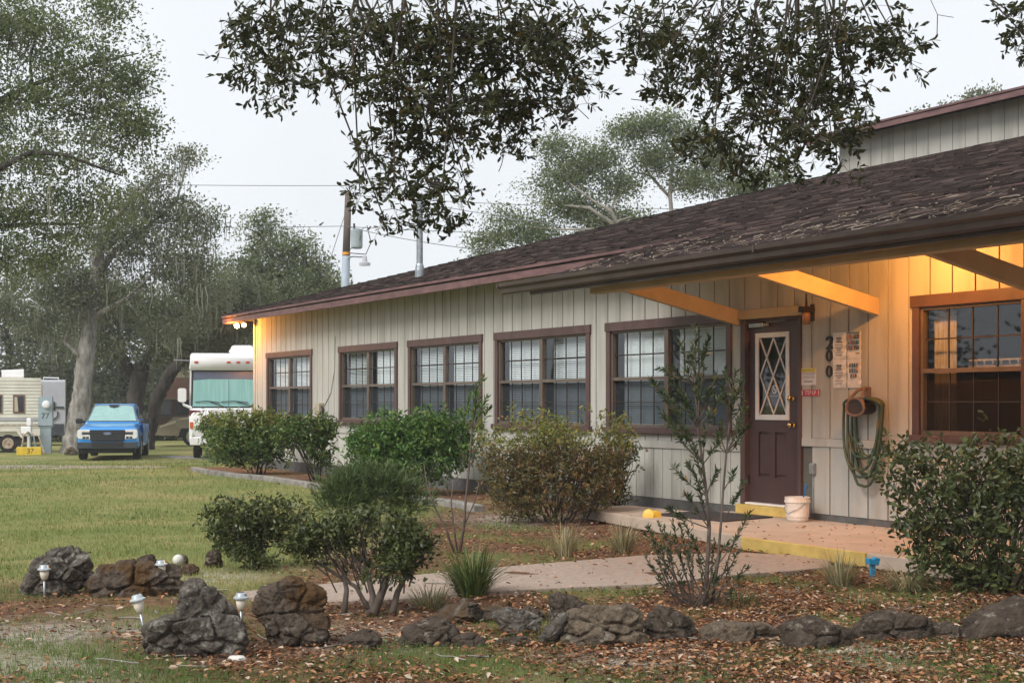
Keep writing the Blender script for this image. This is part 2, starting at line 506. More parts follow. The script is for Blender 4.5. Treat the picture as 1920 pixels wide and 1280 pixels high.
def obj(name, me, mat, parent=None, bevel=0.0, smooth=False, segs=2):
    o = bpy.data.objects.new(name, me)
    COL.objects.link(o)
    if mat is not None and not me.materials:
        me.materials.append(M[mat] if isinstance(mat, str) else mat)
    if parent is not None:
        o.parent = parent
    if smooth:
        me.polygons.foreach_set('use_smooth', [True] * len(me.polygons))
    if bevel:
        b = o.modifiers.new('bevel', 'BEVEL')
        b.width = bevel
        b.segments = segs
        b.limit_method = 'ANGLE'
        b.angle_limit = math.radians(35)
    return o

def tag(o, label=None, cat=None, group=None, kind=None):
    for k, v in (('label', label), ('category', cat), ('group', group), ('kind', kind)):
        if v:
            o[k] = v
    return o

def thing(name, label, cat, loc=(0, 0, 0), rz=0.0, group=None):
    o = bpy.data.objects.new(name, None)
    o.empty_display_size = 0.2
    COL.objects.link(o)
    o.location = loc
    o.rotation_euler = (0, 0, rz)
    return tag(o, label, cat, group)

def rawmesh(name, V, Fi, nper, rnd=None, mat=None, parent=None, smooth=False):
    "vectorised mesh: V (n,3), Fi flat vertex indices, nper verts per face; rnd per vertex"
    me = bpy.data.meshes.new(name)
    nf = len(Fi) // nper
    me.vertices.add(len(V))
    me.vertices.foreach_set('co', np.ascontiguousarray(V, np.float32).ravel())
    me.loops.add(len(Fi))
    me.loops.foreach_set('vertex_index', np.ascontiguousarray(Fi, np.int32))
    me.polygons.add(nf)
    me.polygons.foreach_set('loop_start', np.arange(0, len(Fi), nper, dtype=np.int32))
    me.polygons.foreach_set('loop_total', np.full(nf, nper, dtype=np.int32))
    if rnd is not None:
        a = me.attributes.new('rnd', 'FLOAT', 'POINT')
        a.data.foreach_set('value', np.ascontiguousarray(rnd, np.float32))
    me.update(calc_edges=True)
    me.validate()
    return obj(name, me, mat, parent, smooth=smooth)

def nrm(a):
    return a / np.maximum(np.linalg.norm(a, axis=1, keepdims=True), 1e-9)

def leaf_arrays(C, D, L, ratio=0.4, fold=0.15, six=False, up=None):
    "leaf blades: base C, direction D, length L -> V, F, per-leaf vertex count"
    n = len(C)
    D = nrm(D)
    R = RNG.normal(size=(n, 3)) if up is None else up + RNG.normal(size=(n, 3)) * 0.35
    S = nrm(np.cross(D, R))
    N = np.cross(S, D)
    L = np.asarray(L).reshape(-1, 1)
    W = L * ratio * 0.5
    if six:
        P = [C, C + D * L * .35 + S * W * .75 + N * W * fold, C + D * L * .72 + S * W + N * W * fold, C + D * L,
             C + D * L * .72 - S * W + N * W * fold, C + D * L * .35 - S * W * .75 + N * W * fold]
        V = np.stack(P, 1).reshape(-1, 3)
        b = (np.arange(n) * 6)[:, None]
        Fi = (b + np.array([[0, 1, 2, 3, 0, 3, 4, 5]])).ravel()
        return V, Fi, 6, 4
    P = [C, C + D * L * .5 + S * W + N * W * fold, C + D * L, C + D * L * .5 - S * W + N * W * fold]
    V = np.stack(P, 1).reshape(-1, 3)
    b = (np.arange(n) * 4)[:, None]
    Fi = (b + np.array([[0, 1, 2, 0, 2, 3]])).ravel()
    return V, Fi, 4, 3

def leaf_obj(name, C, D, L, mat, parent=None, ratio=0.4, fold=0.25, six=False, rnd=None, up=None):
    V, Fi, nv, nper = leaf_arrays(C, D, L, ratio, fold, six, up)
    r = RNG.random(len(C)) if rnd is None else rnd
    return rawmesh(name, V, Fi, nper, np.repeat(r, nv), mat, parent)

def rand_dir(n):
    return nrm(RNG.normal(size=(n, 3)))

def text_mesh(txt, size, ext=0.0):
    cu = bpy.data.curves.new('lettering', 'FONT')
    cu.body = txt
    cu.size = size
    cu.extrude = ext
    cu.align_x, cu.align_y = 'CENTER', 'CENTER'
    o = bpy.data.objects.new('lettering_source', cu)
    COL.objects.link(o)
    dg = bpy.context.evaluated_depsgraph_get()
    me = bpy.data.meshes.new_from_object(o.evaluated_get(dg))
    bpy.data.objects.remove(o, do_unlink=True)
    bpy.data.curves.remove(cu)
    me.materials.clear()
    return me

# ------------------------------------------------------------------ ground sheet
def litter_amt(x, y):
    "0 on the lawn, 1 where fallen leaves cover the bed"
    x = np.asarray(x, float); y = np.asarray(y, float)
    near = 1 - sstep(9.6, 11.4, y + 0.25 * np.sin(x * 2.1))
    bedx = -1.7 + 0.13 * (y - 12)
    bed = sstep(-0.5, 0.5, x - bedx) * (1 - sstep(19, 22, y))
    q = DW - (ND[0] * x + ND[1] * y)
    strip = (1 - sstep(1.6, 1.8, q)) * (1 - sstep(29, 31, DD[0] * x + DD[1] * y))
    return np.maximum(np.maximum(near, bed), strip)

def patch(x, y, f=1.0, o=0.0):
    return 0.5 + 0.25 * (np.sin(x * 1.7 * f + 1.1 + o + 1.3 * np.sin(y * 1.1 * f)) + np.sin(y * 2.3 * f + 0.4 + o * 2 + 1.7 * np.sin(x * 1.9 * f + o)))

def make_ground():
    ax = np.unique(np.concatenate([np.linspace(-9, 9, 181), np.linspace(-40, 40, 161), np.linspace(-140, 140, 57), np.linspace(-900, 900, 37)]))
    ay = np.unique(np.concatenate([np.linspace(5, 22, 171), np.linspace(-12, 60, 145), np.linspace(-60, 140, 41), np.linspace(-200, 1600, 37)]))
    X, Y = np.meshgrid(ax, ay)
    Z = ground_z(X, Y)
    nearw = (np.abs(X) < 12) & (Y > 3) & (Y < 24)
    Z = Z + np.where(nearw, 0.014 * np.sin(X * 5.1 + 2 * np.sin(Y * 3.3)) * np.sin(Y * 4.3 + X), 0)
    V = np.stack([X.ravel(), Y.ravel(), Z.ravel()], 1)
    ny, nx = X.shape
    i = (np.arange(ny - 1)[:, None] * nx + np.arange(nx - 1)[None, :]).ravel()
    Fi = np.stack([i, i + 1, i + nx + 1, i + nx], 1).ravel()
    o = rawmesh('ground', V, Fi, 4, None, 'ground', smooth=True)
    lit = litter_amt(V[:, 0], V[:, 1])
    gp = patch(V[:, 0], V[:, 1], 1.6) * 0.75
    lawn = np.clip(1 - lit + lit * np.clip(gp - 0.35, 0, 1) * 1.2, 0, 1)
    sand = np.zeros(len(V))
    for (px, py, r) in ((25, 1195, 0.55), (20, 1262, 0.6), (290, 1180, 0.3), (700, 1195, 0.35), (1230, 1235, 0.5), (1640, 1215, 0.5), (400, 1080, 0.4), (980, 975, 0.6)):
        c = G(px, py)
        sand = np.maximum(sand, np.exp(-(((V[:, 0] - c.x) ** 2 + ((V[:, 1] - c.y) * 0.8) ** 2) / (r * r))))
    ca = o.data.attributes.new('cover', 'FLOAT_COLOR', 'POINT')
    ca.data.foreach_set('color', np.stack([lawn, sand, sand * 0, sand * 0 + 1], 1).astype(np.float32).ravel())
    tag(o, 'grassy ground strewn with fallen leaves', 'ground', kind='structure')
make_ground()

def sheet(name, pts, th, mat, label, cat, top=None):
    vs = [Vector(p) for p in pts]
    n = len(vs)
    b = MB()
    b.add([(p.x, p.y, p.z + (th if top is None else 0)) for p in vs] + [(p.x, p.y, p.z - 0.12) for p in vs],
          [tuple(range(n)), tuple(range(n, 2 * n))[::-1]] + [(i, n + i, n + (i + 1) % n, (i + 1) % n) for i in range(n)])
    return tag(b.build(name, mat, None, 0.008), label, cat, kind='structure')

up_ = [(450, 1116), (600, 1102), (760, 1086), (960, 1067), (1200, 1047), (1390, 1041), (1550, 1050)]
lo_ = [(1562, 1068), (1480, 1076), (1390, 1082), (1300, 1092), (1240, 1100), (1100, 1106), (960, 1113), (870, 1119), (780, 1128), (700, 1133), (620, 1134), (450, 1124)]
sheet('path', [G(x, y) for x, y in up_ + lo_], 0.03, 'path', 'worn pinkish concrete path crossing the garden bed', 'path')
PATH_POLY = [(G(x, y).x, G(x, y).y) for x, y in up_ + lo_]
sheet('lane', [G(x, y) for x, y in ((-500, 871), (0, 872), (150, 872.5), (312, 874), (312, 876.5), (150, 878), (0, 880), (-500, 884))], 0.012, 'lane', 'narrow gravel lane crossing the lawn', 'lane')
sheet('gravel_pad', [G(x, y) for x, y in ((290, 855), (560, 854), (560, 861), (330, 860))], 0.015, 'kerbc', 'pale gravel parking pad under the motorhome', 'pavement')

# porch slab with a yellow painted nosing
SLAB = [(3.0, 0.0), (12.95, 0.0), (13.0, 0.42), (14.3, 0.5), (14.3, 1.22), (11.7, 1.66), (10.35, 1.92), (3.0, 1.92)]
ps = sheet('porch_floor', [HW(s, q, 0.12) for s, q in SLAB], 0, 'slab', 'pale concrete porch slab in front of the brown door', 'porch', top=1)
b = MB()
b.v = []
e = [HW(10.34, 1.90, 0), HW(8.75, 1.90, 0), HW(8.75, 1.945, 0), HW(10.36, 1.945, 0)]
b.add([(p.x, p.y, 0.005) for p in e] + [(p.x, p.y, 0.124) for p in e], [(3, 2, 1, 0), (4, 5, 6, 7), (0, 1, 5, 4), (1, 2, 6, 5), (2, 3, 7, 6), (3, 0, 4, 7)])
b.build('painted_edge', 'yellow', ps, 0.006)

def polyrib(name, pts, w, z0, z1, mat, label, cat):
    b = MB()
    rings = []
    for i, p in enumerate(pts):
        d = (pts[min(i + 1, len(pts) - 1)] - pts[max(i - 1, 0)])
        d.z = 0
        d.normalize()
        nx = Vector((-d.y, d.x, 0)) * w / 2
        jz = random.uniform(-0.008, 0.008)
        rings.append([p - nx + Vector((0, 0, z0)), p + nx + Vector((0, 0, z0)), p + nx + Vector((0, 0, z1 + jz)), p - nx + Vector((0, 0, z1 + jz))])
    b.loft(rings)
    return tag(b.build(name, mat, None, 0.015), label, cat, kind='structure')
kp = []
for i in range(15):
    s = 27.6 - i * 0.85
    p = HW(s, 1.80 + 0.05 * math.sin(i * 0.9), 0)
    p.z = float(ground_z(p.x, p.y))
    kp.append(p)
polyrib('kerb', kp, 0.15, -0.1, 0.085, 'kerbc', 'low weathered concrete kerb edging the shrub bed', 'kerb')

# ------------------------------------------------------------------ the house
HROT = math.atan2(-DD[1], -DD[0])
house = thing('house', 'long single storey beige house with brown trim and dark shingle roof', 'house', HW(0, 0, 0), HROT)
S_END = 29.14
S_NEAR = 3.0
WIN = [(25.82, 28.35), (21.94, 24.47), (18.92, 21.50), (15.91, 18.51), (12.92, 15.51), (8.70, 10.11)]
ZW0, ZW1 = 0.99, 2.40
OPEN = [(a + 0.05, b2 - 0.05, ZW0 + 0.04, ZW1 - 0.05) for a, b2 in WIN] + [(11.75, 12.73, 0.0, 2.36)]

def strips(s0, s1, z0, z1):
    "rectangles left of the strip after cutting the openings out"
    cuts = sorted({s0, s1} | {v for a, b_, _, _ in OPEN for v in (a, b_) if s0 < v < s1})
    out = []
    for a, c in zip(cuts[:-1], cuts[1:]):
        m = (a + c) / 2
        zs = [(z0, z1)]
        for oa, ob, oz0, oz1 in OPEN:
            if oa < m < ob:
                nz = []
                for u, v in zs:
                    if oz0 > u: nz.append((u, min(v, oz0)))
                    if oz1 < v: nz.append((max(u, oz1), v))
                zs = [(u, v) for u, v in nz if v - u > 0.02]
        out += [(a, c, u, v) for u, v in zs]
    return out

core = MB()
edges = sorted({S_NEAR, S_END} | {v for a, b_, _, _ in OPEN for v in (a, b_)})
for a, c in zip(edges[:-1], edges[1:]):
    for (s0, s1, z0, z1) in strips(a, c, 0.14, 3.28):
        core.hbox(s0, s1, -0.14, -0.013, z0, z1)
core.build('wall', 'core', house)
fb = MB()
for a, c in ((S_NEAR, 11.73), (12.75, S_END)):
    fb.hbox(a, c, -0.14, 0.012, -0.3, 0.185)
fb.build('foundation', 'concrete', house)

def board(s0, s1, z0, z1, mat, gap=0.010):
    r = strips(s0 + gap, s1 - gap, z0, z1)
    if not r: return
    for (a, c, u, v) in r:
        MB().hbox(a, c, -0.012, 0.006 + 0.0015 * random.random(), u, v).build('siding_board', mat, house)

gr = [11.577 + 0.28 * k for k in range(-30, 63)]
gr = [v for v in gr if S_NEAR + 0.05 < v < S_END - 0.08]
gr = [S_NEAR] + gr + [S_END]
for a, c in zip(gr[:-1], gr[1:]):
    if c <= 11.80:
        board(a, c, 0.985, 3.27, 'siding')
        board(a, c, 0.19, 0.90, 'siding')
    else:
        board(a, c, 0.895, 3.27, 'siding')
lo = np.arange(12.76, S_END, 0.19).tolist() + [S_END]
for a, c in zip(lo[:-1], lo[1:]):
    board(a, c, 0.19, 0.80, 'siding_low', 0.005)
MB().hbox(12.76, S_END, -0.01, 0.024, 0.803, 0.893).build('belt_rail', 'siding', house, 0.004)
MB().hbox(S_NEAR, 11.72, -0.01, 0.024, 0.898, 0.982).build('belt_rail', 'siding', house, 0.004)
MB().hbox(S_END - 0.07, S_END + 0.03, -0.06, 0.026, 0.14, 3.2).build('corner_board', 'siding', house, 0.004)
# far end wall, back wall, near end wall, ceiling and an inner wall: the house is closed
MB().hbox(S_END, S_END + 0.02, -18, -0.05, -0.3, 3.3).build('end_wall', 'siding', house)
MB().hbox(S_NEAR - 0.02, S_NEAR, -18, -0.02, -0.3, 3.3).build('end_wall', 'siding', house)
MB().hbox(S_NEAR, S_END, -18.02, -18, -0.3, 3.3).build('back_wall', 'siding', house)
MB().hbox(S_NEAR + 0.1, S_END - 0.1, -3.6, -3.5, 0.1, 3.2).build('inner_wall', 'room', house)
MB().hbox(S_NEAR, S_END, -18, -0.15, 2.75, 2.8).build('ceiling', 'room', house)
MB().hbox(S_NEAR, S_END, -18, -0.15, 0.05, 0.12).build('inner_floor', 'room', house)

def share(o, name, mesh, mat, parent, loc):
    p = bpy.data.objects.new(name, mesh)
    COL.objects.link(p)
    p.parent = parent
    p.location = loc
    return p

def window(s0, s1, units, blinds, label=None):
    zt, zb = ZW1, ZW0
    tr = 0.09
    fr = MB()
    fr.hbox(s0 - 0.02, s1 + 0.02, 0.007, 0.042, zt - 0.115, zt)
    fr.hbox(s0, s0 + tr, 0.007, 0.034, zb + 0.06, zt - 0.115)
    fr.hbox(s1 - tr, s1, 0.007, 0.034, zb + 0.06, zt - 0.115)
    w = fr.build('window', 'trim', house, 0.004)
    if label:
        w['label'] = label
    MB().hbox(s0 - 0.04, s1 + 0.04, -0.02, 0.075, zb - 0.01, zb + 0.06).build('sill', 'trim', w, 0.006)
    a, c = s0 + tr - 0.015, s1 - tr + 0.015
    z0, z1 = zb + 0.06, zt - 0.115
    uw = (c - a) / units
    zm = z0 + (z1 - z0) * 0.5
    for i in range(units):
        u0, u1 = a + i * uw, a + (i + 1) * uw
        fw = 0.042
        sh = MB()                                       # fixed sash frame
        sh.hbox(u0, u0 + fw, -0.06, 0.004, z0, z1)
        sh.hbox(u1 - fw, u1, -0.06, 0.004, z0, z1)
        sh.hbox(u0 + fw, u1 - fw, -0.06, 0.004, z0, z0 + fw)
        sh.hbox(u0 + fw, u1 - fw, -0.06, 0.004, z1 - fw * 0.7, z1)
        sh.hbox(u0 + fw, u1 - fw, -0.055, 0.001, zm - 0.022, zm + 0.022)
        sh.build('sash', 'vinyl', w, 0.003)
        for half in (0, 1):
            g0, g1 = (z0 + fw, zm - 0.022) if half == 0 else (zm + 0.022, z1 - fw * 0.7)
            gq = -0.035 if half else -0.048
            pw, ph = (u1 - u0 - 2 * fw) / 4, (g1 - g0) / 2
            pane = MB().add([(-pw / 2 + .003, 0, -ph / 2 + .003), (pw / 2 - .003, 0, -ph / 2 + .003), (pw / 2 - .003, 0, ph / 2 - .003), (-pw / 2 + .003, 0, ph / 2 - .003)], [(0, 1, 2, 3)]).mesh('pane')
            pane.materials.append(M['glass' if half else ('screen' if blinds else 'screen_dark')])
            for k in range(4):
                for j in range(2):
                    share(None, 'pane', pane, None, w, (-(u0 + fw + (k + .5) * pw), -gq, g0 + (j + .5) * ph))
            mu = MB()
            for k in range(1, 4):
                x = u0 + fw + k * pw
                mu.hbox(x - 0.007, x + 0.007, gq - 0.006, gq + 0.006, g0, g1)
            mu.hbox(u0 + fw, u1 - fw, gq - 0.005, gq + 0.005, (g0 + g1) / 2 - 0.007, (g0 + g1) / 2 + 0.007)
            mu.build('muntins', 'muntin', w)
        if blinds:
            bl = MB()
            z = z0 + 0.01
            xa, xb = u0 + 0.03, u1 - 0.12 - 0.05 * random.random()
            ty = random.choice((.006, .012, .016, .019))
            while z < z1 - 0.02:
                t = 0.011
                bl.add([(-xa, 0.105, z), (-xb, 0.105, z), (-xb, 0.105 + ty, z + 0.021), (-xa, 0.105 + ty, z + 0.021)], [(0, 1, 2, 3)])
                z += 0.026
            bl.hbox(xa, xb, -0.125, -0.095, z1 - 0.04, z1)
            o = bl.build('blind', 'blind', w, fix=False)
    return w

for i, (a, c) in enumerate(WIN):
    if i < 5:
        window(a, c, 2, i > 0 or True)
    else:
        w = window(a, c, 1, False, 'single window without a blind')
        cu = MB()
        for (x0, x1) in ((9.72, 10.0), (8.8, 8.95)):
            n = 14
            for k in range(n):
                u = x0 + (x1 - x0) * k / n
                v = x0 + (x1 - x0) * (k + 1) / n
                cu.add([(-u, 0.16 + 0.02 * (k % 2), 1.05), (-v, 0.16 + 0.02 * ((k + 1) % 2), 1.05), (-v, 0.16 + 0.02 * ((k + 1) % 2), 2.3), (-u, 0.16 + 0.02 * (k % 2), 2.3)], [(0, 1, 2, 3)])
        cu.build('curtain', 'curtain', w, fix=False)
        sf = MB().hbox(8.75, 9.7, -0.55, -0.3, 1.70, 1.72)
        for k in range(9):
            sf.hbox(8.8 + k * 0.1, 8.815 + k * 0.1, -0.31, -0.3, 1.72, 1.76)
        sf.hbox(8.75, 9.7, -0.31, -0.3, 1.76, 1.775)
        sf.build('inside_shelf', 'curtain', w)

# --- door
db = MB()
db.hbox(12.67, 12.75, -0.12, 0.03, 0.12, 2.30)
db.hbox(11.73, 11.78, -0.12, 0.03, 0.12, 2.30)
db.hbox(11.78, 12.67, -0.12, 0.0, 2.262, 2.30)
db.build('door_frame', 'trim', house, 0.004)
MB().hbox(11.70, 12.80, -0.02, 0.045, 2.302, 2.405).build('door_header', 'brace', house, 0.004)
dz0, dz1 = 0.245, 2.26
gs0, gs1, gz0, gz1 = 11.99, 12.54, 1.18, 2.13
sl = MB()
for (a, c, u, v) in ((11.785, 11.99, dz0, dz1), (12.54, 12.665, dz0, dz1), (11.99, 12.54, gz1, dz1), (11.99, 12.54, dz0, 0.53), (11.99, 12.54, 1.035, 1.18), (11.99, 12.045, 0.53, 1.035), (12.225, 12.315, 0.53, 1.035), (12.505, 12.54, 0.53, 1.035)):
    sl.hbox(a, c, -0.075, -0.035, u, v)
door = sl.build('door', 'door', house)
door['label'] = 'maroon entrance door with lattice glass'
for a, c in ((12.05, 12.22), (12.32, 12.50)):
    MB().hbox(a + 0.012, c - 0.012, -0.06, -0.04, 0.56, 1.005).build('door_panel', 'door', door, 0.012, segs=1)
    MB().hbox(a - 0.006, c + 0.006, -0.07, -0.058, 0.52, 1.045).build('panel_recess', 'door', door)
gf = MB()
gf.hbox(gs0 - 0.01, gs0 + 0.045, -0.04, -0.022, gz0 - 0.01, gz1 + 0.01)
gf.hbox(gs1 - 0.045, gs1 + 0.01, -0.04, -0.022, gz0 - 0.01, gz1 + 0.01)
gf.hbox(gs0 + 0.045, gs1 - 0.045, -0.04, -0.022, gz0 - 0.01, gz0 + 0.05)
gf.hbox(gs0 + 0.045, gs1 - 0.045, -0.04, -0.022, gz1 - 0.045, gz1 + 0.01)
gf.build('glass_frame', 'white', door, 0.004)
ga, gc, gu, gv = gs0 + 0.05, gs1 - 0.05, gz0 + 0.055, gz1 - 0.05
MB().add([(-gs1, 0.058, gz0), (-gs0, 0.058, gz0), (-gs0, 0.058, gz1), (-gs1, 0.058, gz1)], [(0, 1, 2, 3)]).build('pane', 'darkglass', door, fix=False)
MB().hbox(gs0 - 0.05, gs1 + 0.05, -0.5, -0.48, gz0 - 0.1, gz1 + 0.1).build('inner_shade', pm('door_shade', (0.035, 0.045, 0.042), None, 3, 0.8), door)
gm, gz_ = (ga + gc) / 2, (gu + gv) / 2
bars = [((gc, gv), (ga, gu)), ((ga, gv), (gc, gu)), ((gm, gv), (gc, gz_)), ((gm, gv), (ga, gz_)), ((gc, gz_), (gm, gu)), ((ga, gz_), (gm, gu))]
for i, (p, q_) in enumerate(bars):
    yy = 0.046 + 0.0015 * i
    MB().bar((-p[0], yy, p[1]), (-q_[0], yy, q_[1]), 0.012, 0.015, (0, 1, 0)).build('lattice_bar', 'white', door)
# no smoking sticker: ring, stroke, caption
st = MB()
sx, sz = gm - 0.01, gz0 + 0.33
for k in range(20):
    a0, a1 = 2 * PI * k / 20, 2 * PI * (k + 1) / 20
    P = lambda a, r: (-(sx) + r * math.cos(a) * 0.9, 0.0545, sz + r * math.sin(a))
    st.add([P(a0, 0.036), P(a0, 0.048), P(a1, 0.048), P(a1, 0.036)], [(0, 1, 2, 3)])
st.add([(-sx - 0.028, 0.0546, sz + 0.022), (-sx - 0.018, 0.0546, sz + 0.032), (-sx + 0.028, 0.0546, sz - 0.022), (-sx + 0.018, 0.0546, sz - 0.032)], [(0, 1, 2, 3)])
st.add([(-sx - 0.022, 0.0543, sz - 0.006), (-sx + 0.022, 0.0543, sz - 0.006), (-sx + 0.022, 0.0543, sz + 0.004), (-sx - 0.022, 0.0543, sz + 0.004)], [(0, 1, 2, 3)])
st.build('sticker', 'signwhite', door, fix=False)
me = text_mesh('NO SMOKING', 0.026)
cp = obj('sticker_caption', me, 'signwhite', door)
cp.location = (-sx, 0.0545, sz - 0.075)
cp.rotation_euler = (PI / 2, 0, 0)
for (s_, z_, r) in ((11.925, 1.41, 0.028), (11.915, 1.12, 0.03)):
    kb = MB()
    rings = [[(-s_ + rr * math.cos(2 * PI * k / 14), y, z_ + rr * math.sin(2 * PI * k / 14)) for k in range(14)] for rr, y in ((r, 0.036), (r, 0.028), (r * .45, 0.026), (r * .45, 0.0), (r * .95, -0.012), (r * .95, -0.03), (r * .5, -0.04))]
    kb.loft(rings).build('door_knob' if r > 0.029 else 'deadbolt', 'brass', door, smooth=True)
cb = MB().hbox(12.36, 12.60, -0.034, 0.03, 2.205, 2.25)
cb.tube([(-12.36, -0.0, 2.228), (-12.30, 0.0, 2.228)], 0.018, 10)
cb.bar((-12.32, -0.005, 2.256), (-12.02, 0.01, 2.256), 0.02, 0.008)
cb.build('door_closer', 'steel', door, 0.004)
MB().hbox(11.79, 12.66, -0.11, 0.035, 0.222, 0.243).build('threshold', 'white', house, 0.003)
MB().hbox(11.80, 12.70, 0.001, 0.14, 0.122, 0.221).build('door_step', 'yellow', house, 0.006)
for z in (0.5, 1.25, 2.0):
    MB().hbox(12.655, 12.675, -0.034, -0.02, z - 0.05, z + 0.05).build('hinge', 'iron', door)

# --- main roof: hip roof, pitch .275
PIT = 0.275
ES, EQ, EZ = 29.71, 0.53, 3.23
RISE = 9.1
def RP(s, L, h=0.0):
    return (-s, -(EQ - L), EZ + PIT * L + h)
rf = MB()
c1, c2, c3, c4_ = RP(S_NEAR - 0.6, 0), RP(ES, 0), RP(ES - RISE, RISE), RP(S_NEAR - 0.6, RISE)
rf.add([c1, c2, c3, c4_, tuple(Vector(c1) - Vector((0, 0, .07))), tuple(Vector(c2) - Vector((0, 0, .07))), tuple(Vector(c3) - Vector((0, 0, .07))), tuple(Vector(c4_) - Vector((0, 0, .07)))],
       [(0, 1, 2, 3), (7, 6, 5, 4), (0, 4, 5, 1), (2, 6, 7, 3), (3, 7, 4, 0)])
# hip end and back plane
bk = RP(ES, 2 * RISE)
be = (-(ES), -(EQ - 2 * RISE), EZ)
bn = (-(S_NEAR - 0.6), -(EQ - 2 * RISE), EZ)
rf.add([c2, be, c3, bn, c4_], [(0, 1, 2), (1, 3, 4, 2)])
roof = rf.build('roof', 'shingle', house, fix=True)
fa = MB()
for (a, c) in ((S_NEAR - 0.6, 10.3), (10.31, 14.9), (14.905, 18.32), (18.325, 23.6), (23.605, ES)):
    jz = random.uniform(-0.006, 0.006)
    f1 = MB().hbox(a, c, EQ - 0.03, EQ - 0.002, EZ - 0.17 + jz, EZ - 0.045 + jz)
    f1.build('fascia_board', 'fascia', roof, 0.004)
MB().hbox(S_NEAR - 0.6, ES + 0.01, EQ - 0.03, EQ + 0.018, EZ - 0.043, EZ - 0.004).build('drip_trim', 'fascia', roof, 0.003)
MB().hbox(ES - 0.028, ES, -18, EQ - 0.031, EZ - 0.17, EZ - 0.01).build('fascia_board', 'fascia', roof, 0.004)
# rafter tails / soffit under the eave
MB().hbox(S_END + 0.03, ES - 0.03, -0.5, EQ - 0.032, EZ - 0.10, EZ - 0.085).build('soffit', 'brace', roof)

def shingle_course(name, P, N, courses, expo, smin, smax, parent, du=1.0):
    "tabs laid in courses: P(s, u) point on the plane, N its normal"
    A, R = [], []
    for j in range(courses):
        u = j * expo
        s = smin(u) + random.uniform(-0.25, 0)
        e = smax(u)
        while s < e:
            w = random.choice((0.17, 0.22, 0.28, 0.33))
            A.append((max(s, smin(u)), min(s + w - 0.006, e), u - 0.012, u + expo + 0.02, random.uniform(0.010, 0.022)))
            R.append(random.random() ** 1.3)
            s += w
    A = np.array(A); R = np.array(R)
    ok = (A[:, 1] - A[:, 0]) > 0.02
    A, R = A[ok], R[ok]
    N = np.array(N)
    def pt(s, u, h):
        return np.stack(P(s, u), 1) + N * h[:, None]
    z0 = np.zeros(len(A))
    V = np.stack([pt(A[:, 0], A[:, 2], A[:, 4]), pt(A[:, 1], A[:, 2], A[:, 4]), pt(A[:, 1], A[:, 3], z0 + 0.003), pt(A[:, 0], A[:, 3], z0 + 0.003),
                  pt(A[:, 0], A[:, 2], z0 + 0.001), pt(A[:, 1], A[:, 2], z0 + 0.001)], 1).reshape(-1, 3)
    b_ = (np.arange(len(A)) * 6)[:, None]
    Fi = (b_ + np.array([[0, 3, 2, 1, 4, 0, 1, 5]])).ravel()
    o = rawmesh(name, V, Fi, 4, np.repeat(R, 6), 'shingle', parent)
    o['kind'] = 'stuff'
    return o
k1 = math.sqrt(1 + PIT * PIT)
shingle_course('shingles', lambda s, u: (-s, -(EQ - u / k1), EZ + PIT * u / k1), (0, -PIT / k1, 1 / k1), int(RISE * k1 / 0.14), 0.14,
               lambda u: S_NEAR - 0.6, lambda u: ES - u / k1, roof)
# hip caps
hc, hr = MB(), []
hipd = Vector((1, 1, PIT))
for i in range(58):
    L = i * RISE / 58
    p = Vector(RP(ES - L, L))
    dL = RISE / 58 + 0.03
    a = p + Vector((0, 0, 0.035))
    d1, d2 = Vector((0.11, 0, -0.01)), Vector((0, 0.11, -0.03))
    en = Vector((dL, dL, PIT * dL - 0.015))
    hc.add([a, a + d1, a + d2, a + en, a + en + d1, a + en + d2, a + d1 - Vector((0, 0, .03)), a - Vector((0, 0, .03))], [(0, 1, 4, 3), (0, 3, 5, 2), (0, 7, 6, 1)])
o = hc.build('hip_caps', 'shingle', roof, fix=False)
o['kind'] = 'stuff'

# --- vent pipe
vp = HW(0, 0, 0)
vs, vL = 0, 0
for L in np.linspace(0.2, 9, 500):           # the roof point seen at the foot of the pipe
    for_s = None
    Dp = DW - (EQ - L)
    a_ = 787 + 560.0
    s_ = Dp / F * ((F * F + 1520.0 ** 2) / a_ - 1520)
    Yp = Dp * ND[1] + s_ * DD[1]
    zz = EYE + (755 - 519) * Yp / F
    if zz < EZ + PIT * L:
        vs, vL, vY = s_, L, Yp
        break
vx = RP(vs, vL)
pr = 0.0135 * vY / 2667 * 480 / 100 if False else 12.0 * vY / F / 2
pipe = MB().lathe([(pr, -0.15), (pr, (519 - 392) * vY / F)], 18, vx).build('vent_pipe', 'steel', house, smooth=False)
MB().lathe([(pr * 1.55, -0.1), (pr * 1.45, 0.12), (pr * 1.25, 0.20), (pr * 1.05, 0.235)], 18, vx).build('pipe_flashing', 'steel', pipe)
zc = (519 - 390) * vY / F
MB().lathe([(pr * 1.0, zc - 0.06), (pr * 1.5, zc - 0.03), (pr * 1.5, zc + 0.05), (pr * 1.3, zc + 0.055), (pr * 1.3, zc + 0.075), (pr * 1.5, zc + 0.08), (pr * 1.45, zc + 0.12), (pr * 1.0, zc + 0.15)], 18, vx).build('pipe_cap', 'steel', pipe)

